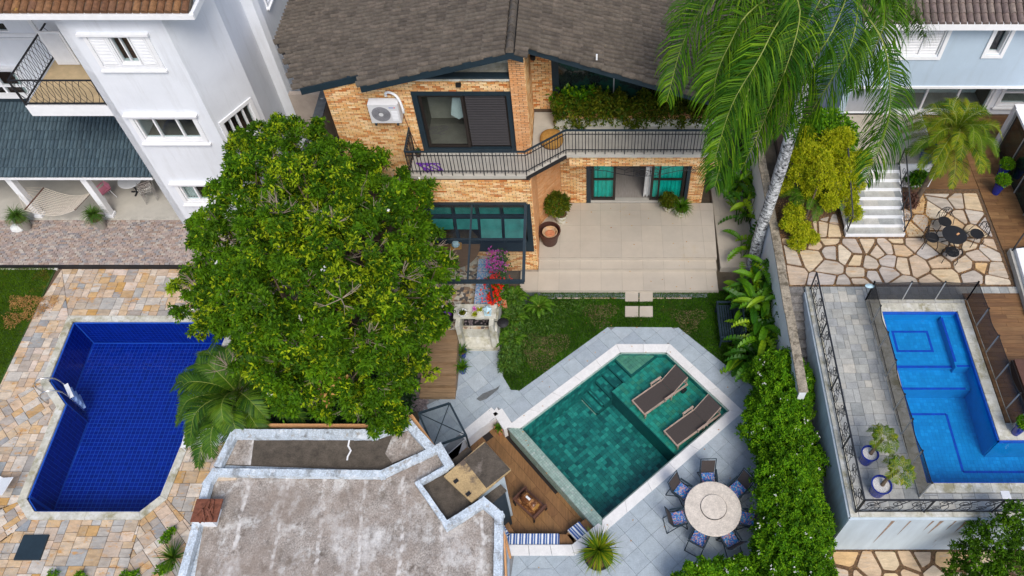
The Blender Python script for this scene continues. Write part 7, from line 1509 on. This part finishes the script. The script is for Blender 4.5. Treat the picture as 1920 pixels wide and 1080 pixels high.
c2 = at(1790, 250, 5.6); palm('date_palm', 'feathery date palm with yellowing lower fronds above the stair landing on the right', c2, 5.6, 46, 1.85, .36, 'palm_y', n=80, wl=.014, base=Vector((c2.x-.75, c2.y-.9, TZ)), trunk=(.09, .11), elev=(-.75, 1.3), hang=.35, droop=.8)
# ---- tall palm in front
P0 = Vector((6.39, 19.0, 0)); PC = at(1556, -45, 12.4); pm = thing('tall_palm', 'tall palm with mottled white trunk and drooping feather fronds at the dividing wall', 'palm', tuple(P0))
P0 = at(1409, 505, 0.); mids = [P0, at(1424, 440, 2.0), at(1447, 370, 4.0), at(1472, 290, 6.2), at(1497, 200, 8.3), at(1525, 90, 10.4), PC]
cvs = catmull(mids, 30); ob('trunk', MB().tube(cvs, [.225-.0015*k+.005*math.sin(k*2) for k in range(31)], 14), 'palmbark', pm, smooth=True)
ob('crownshaft', MB().tube([PC-Vector((0, 0, .5)), PC, PC+Vector((0, 0, .6))], [.2, .22, .1], 10), 'rachis', pm)
FR = [[(1470, 27, 12.8), (1423, 110, 12.2), (1372, 198, 11.3), (1338, 305, 9.9)], [(1430, -40, 13.2), (1340, -8, 12.9), (1283, 75, 11.8), (1250, 190, 10.3)], [(1450, -60, 13.1), (1390, 0, 12.7), (1352, 80, 11.7), (1325, 185, 10.4)], [(1535, 5, 12.9), (1495, 80, 12.3), (1452, 170, 11.2), (1408, 285, 9.6)],
      [(1605, -8, 13.0), (1600, 68, 12.6), (1572, 128, 12.0), (1530, 195, 11.0), (1490, 262, 9.8)], [(1592, -30, 13.1), (1560, 60, 12.8), (1520, 120, 12), (1480, 190, 11), (1465, 250, 10)], [(1618, 18, 13.0), (1655, 78, 12.7), (1668, 150, 12.0), (1664, 235, 10.9), (1622, 340, 9.3)], [(1620, -40, 13.2), (1675, -10, 12.8), (1715, 20, 12.0), (1735, 70, 11.0)],
      [(1500, -20, 13), (1440, 45, 12.5), (1400, 130, 11.5), (1385, 220, 10.3)], [(1510, -70, 13.2), (1400, -70, 13.1), (1310, -20, 12.3), (1262, 60, 11.2)], [(1480, -50, 13.3), (1500, 20, 13.0), (1480, 110, 12.2), (1440, 210, 10.8), (1390, 320, 9.2)],
      [(1600, -60, 13.3), (1650, -20, 13.1), (1690, 5, 12.4), (1700, 60, 11.4)], [(1420, 10, 12.8), (1370, 80, 12.1), (1340, 160, 11.1), (1350, 250, 9.9)], [(1450, 60, 12.4), (1400, 180, 11.2), (1360, 280, 10.0), (1340, 350, 9.0)], [(1640, -30, 13), (1660, 30, 12.5), (1640, 90, 11.7), (1600, 170, 10.6)]]
for k, F_ in enumerate(FR):
    pts = [PC+Vector((0, 0, .4))]+[at(*q_) for q_ in F_]; frond(pm, pts, 1.12, 135, .16 if k != 6 else .42, .028, 1.0, 'palm', .026, .85, fwd=.5)
for k in range(7):
    a = .2+k*.5; d = Vector((math.cos(a), math.sin(a), 0)); q_ = PC+Vector((0, 0, .4)); frond(pm, [q_, q_+d*1.2+Vector((0, 0, .7)), q_+d*2.6+Vector((0, 0, .2)), q_+d*3.6+Vector((0, 0, -1.4))], .8, 50, .18, .034, .7, 'palm', .022, .4)
# ---- hedge
def hedge(label, segs, m='leafcol2', dens=900, L=.085, k=8, flowers=True):
    """segs: list of ellipsoid clumps (x,y,z,rx,ry,rz)"""
    cx_, cy_ = segs[0][0], segs[0][1]; t = thing('flowering_hedge', label, 'hedge', (cx_, cy_, 0)); TT, DD = [], []
    for x, y, z, rx, ry, rz in segs:
        n = int(dens*.11*(rx*ry+ry*rz+rx*rz)/3*1.4); d = sphere_dirs(n, -.5); sc_ = np.array([x, y, z])+d*[rx, ry, rz]*(.80+.28*rng.random((len(d), 1)))
        for s_, dd in zip(sc_, d): d2 = sphere_dirs(13, -.3); TT.append(s_+d2*rng.uniform(.10, .19)*(.4+.6*rng.random((len(d2), 1)))); DD.append(unit(d2*.6+dd*.6))
        d = sphere_dirs(n*2, -.5); TT.append(np.array([x, y, z])+d*[rx, ry, rz]*.78*rng.random((len(d), 1))**.4); DD.append(d)
    TT, DD = np.concatenate(TT), np.concatenate(DD); B, Dd, Ln = rosettes(TT, unit(DD+[0, 0, .4]), k, L); R = np.clip(np.repeat(rng.random(len(TT)), k)+rng.normal(0, .08, len(B)), .005, .99); leaves('foliage', B, Dd, Ln, Ln*.5, m, t, R)
    if flowers:
        up_ = np.where(DD[:, 2] > .1)[0]; nf = int(len(up_)*.006); c_ = rng.choice(up_, nf, replace=False); F_ = np.repeat(TT[c_]+DD[c_]*.08, 3, 0)+rng.normal(0, .05, (nf*3, 3)); B, Dd, Ln = rosettes(F_, np.tile([0, 0, 1.], (len(F_), 1)), 5, .035, 1.2); leaves('white_blossom', B, Dd, Ln, Ln, 'whiteflower', t)
    b = MB()
    for x, y, z, rx, ry, rz in segs: b.tube([(x, y, 0), (x+.05, y, z)], [.05, .03], 5); [b.tube([(x, y, z*.5), (x+random.uniform(-rx, rx)*.8, y+random.uniform(-ry, ry)*.8, z+rz*.5)], [.02, .01], 4) for _ in range(6)]
    ob('stem', b, 'bark', t); return t
sg = []
for k in range(13):
    v = 700+34*k; u = 1455+ .115*(v-700)+ (10*math.sin(k*1.7)); z = 1.45; p = at(u, v, z); sg.append((p.x+.05*math.sin(k*2.3), p.y, z+.12*math.sin(k*1.1), .85+.1*math.sin(k*1.3), .62, 1.05))
    sg.append((p.x-.35+.2*math.cos(k), p.y+.2, z-.35, .55, .5, .8)); sg.append((p.x+.45, p.y-.1, z+.1, .5, .55, .7))
hedge('tall flowering hedge running from the lawn to the bottom edge beside the grey deck', sg)
sg = []
for u, v in ((1290, 1085), (1330, 1078), (1370, 1070), (1410, 1068), (1450, 1062), (1480, 1050), (1300, 1110), (1350, 1110), (1400, 1110), (1460, 1100)): p = at(u, v, .9); sg.append((p.x, p.y, .75, .5, .42, .5))
hedge('low leafy flowering bush along the bottom edge in front of the round table', sg, L=.09)
# small loose sprigs over the paving
n = 200; q0 = np.array([tuple(at(random.uniform(1405, 1440), random.uniform(700, 1000), 1.0)) for _ in range(n)]); B, Dd, Ln = rosettes(q0, np.tile([-1., 0, .2], (n, 1)), 5, .08); leaves('trailing_sprigs', B, Dd, Ln, Ln*.5, 'leafcol2', kind='stuff', label='loose trailing sprigs of the tall hedge over the grey tiles', cat='sprigs')
# ---- broad leaved plants along the dividing wall
def heliconia(label, c_, n, hmin, hmax, L=.95, wd=.25, spread=.38):
    c_ = Vector(c_); t = thing('broad_leaf_plant', label, 'plant', tuple(c_)); b = MB()
    for k in range(n):
        V, R = [], []; a = random.uniform(0, 6.283); s = c_+Vector((random.uniform(-spread, spread), random.uniform(-spread, spread), 0)); h = random.uniform(hmin, hmax); lean = Vector((math.cos(a), math.sin(a), 0)); top = s+Vector((0, 0, h))+lean*.15*h; b.tube([s, s.lerp(top, .5)+lean*.02, top], [.02, .016, .012], 4); tn = random.random()
        tone = .06+tn*.5 if random.random() < .7 else .75+.24*random.random(); broadleaf(V, R, top, lean*random.uniform(.6, 1.1)+Vector((0, 0, random.uniform(.0, .8))), L*random.uniform(.7, 1.15), wd*random.uniform(.8, 1.15), random.uniform(.10, .26), tone, torn=random.choice((0, 0, .35, .6))); ob('leaf', npmesh('leaf', np.array([tuple(v) for v in V]), 4, R), 'banana', t)
    ob('stem', b, 'fern', t)
LB_ = ['beside the top of the side path below the palm fronds', 'against the beige wall left of the palm trunk', 'left of the palm trunk halfway down the side path', 'at the foot of the palm trunk', 'directly right of the patio steps', 'behind the upper end of the garden bench', 'against the white wall below the palm trunk', 'hanging over the middle of the garden bench', 'against the white wall across from the bench', 'at the lower end of the garden bench', 'nearest the flowering hedge by the white wall', 'beside the lawn corner above the grey paving']
PL = [(1378, 372, 16, .7, 1.7), (1412, 372, 12, .9, 1.8), (1395, 420, 16, .6, 1.6), (1408, 480, 16, .5, 1.2), (1400, 575, 22, .5, 1.4), (1408, 610, 26, .7, 1.6), (1440, 560, 22, .8, 1.8), (1412, 650, 24, .6, 1.5), (1445, 610, 24, .9, 1.9), (1415, 695, 24, .4, 1.2), (1450, 660, 20, .7, 1.6), (1385, 690, 10, .2, .5)]
for (u, v, n, h0, h1), l_ in zip(PL, LB_): p = at(u, v, 0); heliconia('big glossy banana-like leaves '+l_, (min(p.x, 6.35), p.y, 0), int(n*1.35), h0, h1)
# ---- golden shrub, ferns
gs = thing('golden_shrub', 'bright yellow-green golden shrub between the palm trunk and the white stairs', 'shrub', tuple(at(1520, 430, TZ))); TT, DD = [], []
for u, v, z, r in ((1510, 290, 4.3, .5), (1560, 270, 4.5, .5), (1590, 320, 4.3, .42), (1500, 330, 4.1, .4), (1540, 330, 4.5, .5), (1590, 370, 3.7, .33), (1490, 400, 3.3, .35), (1500, 430, 3.1, .35), (1520, 445, 2.9, .25), (1580, 260, 4.7, .4), (1555, 380, 3.9, .3), (1485, 300, 4, .3), (1470, 350, 3.6, .3), (1605, 345, 4, .3), (1535, 300, 4.3, .5), (1575, 300, 4.2, .45), (1565, 345, 4.0, .4), (1520, 360, 3.7, .35), (1510, 255, 4.4, .35), (1495, 455, 2.9, .28), (1600, 400, 3.3, .28), (1480, 420, 3.2, .28), (1615, 300, 4.2, .35)):
    d = sphere_dirs(int(1250*r*r)+60, -.3); TT.append(np.array(at(u, v, z))+d*r*(.65+.4*rng.random((len(d), 1)))); DD.append(d)
TT, DD = np.concatenate(TT), np.concatenate(DD); B, Dd, Ln = rosettes(TT, unit(DD+[0, 0, .5]), 8, .11); R = (np.repeat(rng.random(len(TT)), 8)+rng.normal(0, .08, len(B))) % 1; leaves('foliage', B, Dd, Ln, Ln*.3, 'leafgold', gs, R)
b = MB(); p0 = at(1500, 440, TZ)
for u, v, z in ((1510, 290, 4.2), (1560, 270, 4.4), (1590, 320, 4.2), (1540, 330, 4.3), (1490, 400, 3.2)): q_ = at(u, v, z); b.tube([p0, p0.lerp(q_, .5)+Vector((0, 0, .3)), q_], [.05, .035, .02], 6)
ob('stem', b, 'bark', gs)
def fern(label, c_, nf, L, m='fern', ll=.16):
    c_ = Vector(c_); t = thing('fern', label, 'fern', tuple(c_))
    for k in range(nf):
        a = k*2.4; e = random.uniform(.35, 1.1); h = Vector((math.cos(a), math.sin(a), 0)); d = h*math.cos(e)+Vector((0, 0, math.sin(e))); l = L*random.uniform(.8, 1.1); frond(t, [c_, c_+d*l*.4, c_+d*l*.6+h*l*.15, c_+d*l*.6+h*l*.45-Vector((0, 0, .2*l))], ll, 34, .1, .020, .15, m, .008, .05, fwd=.25)
fern('bright green arching fern beneath the golden shrub beside the stairs', at(1525, 375, TZ+.7), 18, 1.15, ll=.22)
for u, v, l_ in ((965, 560, 'near the slate slab below the canopy'), (962, 600, 'beside the dish lamp'), (958, 640, 'at the lower end by the fireplace foot'), (1010, 575, 'at the edge of the lawn beside the slate slab')): fern('soft green fern '+l_, at(u, v, .25), 14, .62, ll=.10)
n = 1500; T = np.c_[rng.uniform(-3.2, -2.55, n), rng.uniform(14.3, 17.5, n), rng.uniform(.05, .45, n)]; B, Dd, Ln = rosettes(T, np.tile([0, 0, 1.], (n, 1)), 6, .16); leaves('lily_turf', B, Dd, Ln, Ln*.22, 'ground_leaf', kind='stuff', label='dark green strappy ground cover between the edge wall and the lawn', cat='ground cover')
n = 500; q0 = np.array(a2([(968, 690), (1120, 560), (970, 560)])); w_ = rng.dirichlet((1, 1, 1), n); T = np.c_[w_@q0, rng.uniform(.02, .12, n)]; B, Dd, Ln = rosettes(T, np.tile([0, 0, 1.], (n, 1)), 5, .10); leaves('lawn_weeds', B, Dd, Ln, Ln*.25, 'ground_leaf', kind='stuff', label='coarse weeds scattered in the left part of the lawn', cat='ground cover')
for u, v, h, l_ in ((948, 583, .5, 'beside the fireplace shelf'), (968, 622, .4, 'beside the dish lamp among the ferns')): p = at(u, v, 0); ob('clay_block', MB().box((0, 0, h/2), (.16, .42, h), .2), 'terracotta', label='terracotta clay block '+l_, cat='block', loc=(p.x, p.y, 0), group='clay blocks along the edge wall')
# plants near stairs
t = thing('leafy_shrub', 'small green leafy shrub at the right foot of the stairs by the flagstones', 'shrub', tuple(at(1718, 350, TZ))); bush(t, at(1718, 330, TZ+.6), .35, 160, .16, 'banana'); ob('stem', MB().tube([at(1718, 350, TZ), at(1718, 335, TZ+.5)], .03, 5), 'bark', t)
lt_ = MB(); n = 900; T = np.c_[rng.uniform(11.5, 12.7, n), rng.uniform(18.5, 20.6, n), np.full(n, TZ+.01)]; leaves('fallen_leaves', T, rng.normal(size=(n, 3))*[1, 1, .15], .07, .05, 'straw_leaf', kind='stuff', label='fallen yellow and brown leaves on the bed right of the stairs', cat='leaf litter')
n = 1600; T = np.c_[rng.uniform(6.95, 14.7, n), rng.uniform(16.3, 20.6, n), np.full(n, TZ-.01)]; leaves('leaf_litter', T, rng.normal(size=(n, 3))*[1, 1, .15], .05, .035, 'straw_leaf', kind='stuff', label='thin leaf litter in the joints of the flagstone terrace', cat='leaf litter')
t = thing('dark_shrub', 'dark reddish shrub at the right foot of the staircase', 'shrub', tuple(at(1708, 385, TZ))); bush(t, at(1705, 375, TZ+.3), .3, 160, .12, 'darkwood')
t = thing('leafy_shrub', 'green shrub against the pale blue house under the palm fronds', 'shrub', (9.2, 23.0, TZ)); bush(t, (9.0, 22.2, TZ+1.2), 1.1, 700, .16, 'leafcol2'); 
# ---- tree at the lower right, weeds at the bottom left
t = thing('broadleaf_tree', 'dark green tree crown cut off by the lower right corner', 'tree', tuple(at(1900, 1060, 0))); TT, DD = [], []
for u, v, z, r in ((1830, 1000, 2.6, .35), (1880, 1000, 3.2, .5), (1920, 1030, 3.2, .6), (1850, 1050, 2.4, .5), (1900, 1075, 2.6, .6), (1810, 1040, 1.6, .4), (1800, 1080, 1.4, .45), (1860, 1090, 2.2, .5), (1905, 960, 3.7, .3)):
    d = sphere_dirs(int(520*r*r)+40, -.4); TT.append(np.array(at(u, v, z))+d*r*(.55+.55*rng.random((len(d), 1)))); DD.append(d)
TT, DD = np.concatenate(TT), np.concatenate(DD); B, Dd, Ln = rosettes(TT, unit(DD+[0, 0, .4]), 8, .11); leaves('crown', B, Dd, Ln, Ln*.35, 'leaf', t, (np.repeat(rng.random(len(TT))*.5, 8)))
b = MB(); p0 = at(1960, 1100, 0); [b.tube([p0, at(u, v, z)], [.08, .02], 6) for u, v, z in ((1880, 1000, 3.0), (1850, 1050, 2.2), (1905, 960, 3.6), (1800, 1080, 1.3))]; ob('limbs', b, 'bark', t)
t = thing('spiky_plant', 'dark spiky rosette plant against the left side of the flat roof building', 'plant', tuple(at(325, 1045, LZ))); spiky(t, at(325, 1045, LZ+.25), 80, .62, .04, 'palm_b', el=(0, 1.3), bend=.15, seg=3)
V_ = []; 
for (u, v), l_ in zip(((100, 1078), (150, 1080), (235, 1079), (255, 1078), (300, 1070), (315, 1065), (310, 1010), (322, 995)), ('leftmost along the bottom edge', 'second from the left along the bottom edge', 'third from the left along the bottom edge', 'fourth from the left along the bottom edge', 'just left of the spiky plant', 'right beside the spiky plant foot', 'above the spiky plant', 'highest, closest to the roof parapet')):
    t = thing('weed', 'small green weed in the sandstone joints, '+l_, 'weed', tuple(at(u, v, LZ)), group='weeds along the bottom left edge'); bush(t, at(u, v, LZ+.08), .13, 24, .09, 'leafcol2', up=0)

for cx_, cy_, r_, n in ((1015, 655, .75, 1500), (1125, 590, .5, 600), (1290, 600, .5, 500)):
    p = at(cx_, cy_, 0); a_ = rng.random(n)*6.283; q_ = r_*np.sqrt(rng.random(n))*(1+.3*np.sin(a_*3)); T = np.c_[p.x+q_*np.cos(a_)*1.2, p.y+q_*np.sin(a_), rng.uniform(.02, .09, n)]; leaves('dry_patch', T, rng.normal(size=(n, 3))*[1, 1, .4], .09, .018, 'deadgrass', kind='stuff', label='dry brown worn patch in the central lawn, '+{1015: 'the largest one near the fireplace side', 1125: 'left of the stepping slabs', 1290: 'right of the stepping slabs'}[cx_], cat='dry grass')

for cx_, cy_, r_, n, l_ in ((70, 575, .55, 900, 'upper dry brown patch in the left lawn'), (38, 568, .35, 400, 'middle dry brown patch in the left lawn'), (28, 600, .35, 400, 'lower dry brown patch in the left lawn')):
    p = at(cx_, cy_, LZ); a_ = rng.random(n)*6.283; q_ = r_*np.sqrt(rng.random(n))*(1+.3*np.sin(a_*3)); T = np.c_[p.x+q_*np.cos(a_)*1.2, p.y+q_*np.sin(a_), LZ+rng.uniform(.04, .10, n)]; leaves('dry_patch', T, rng.normal(size=(n, 3))*[1, 1, .4], .09, .018, 'straw_leaf', kind='stuff', label=l_, cat='dry grass')
n = 150; T = np.c_[rng.uniform(-2.5, 6, n), rng.uniform(6.5, 22, n), np.full(n, .46)]; T[:, 2] = np.where(T[:, 1] > 19.3, .46, np.where(T[:, 1] > 17.8, .3, .02)); T = T[[not inside(GPOOL, x, y) and not inside(LOUNGE, x, y) and x < 5 for x, y, z in T]]
leaves('fallen_leaves', T, rng.normal(size=(len(T), 3))*[1, 1, .1], .07, .04, 'straw_leaf', kind='stuff', label='few fallen dry leaves scattered over the patio and grey paving', cat='leaf litter')
n = 160; T = np.c_[rng.uniform(-21, -11.5, n), rng.uniform(5, 19, n), np.full(n, LZ+.01)]; T = T[[not inside(LPOOL, x, y) for x, y, z in T]]; leaves('fallen_leaves', T, rng.normal(size=(len(T), 3))*[1, 1, .1], .07, .04, 'straw_leaf', kind='stuff', label='few fallen dry leaves scattered over the sandstone deck', cat='leaf litter')
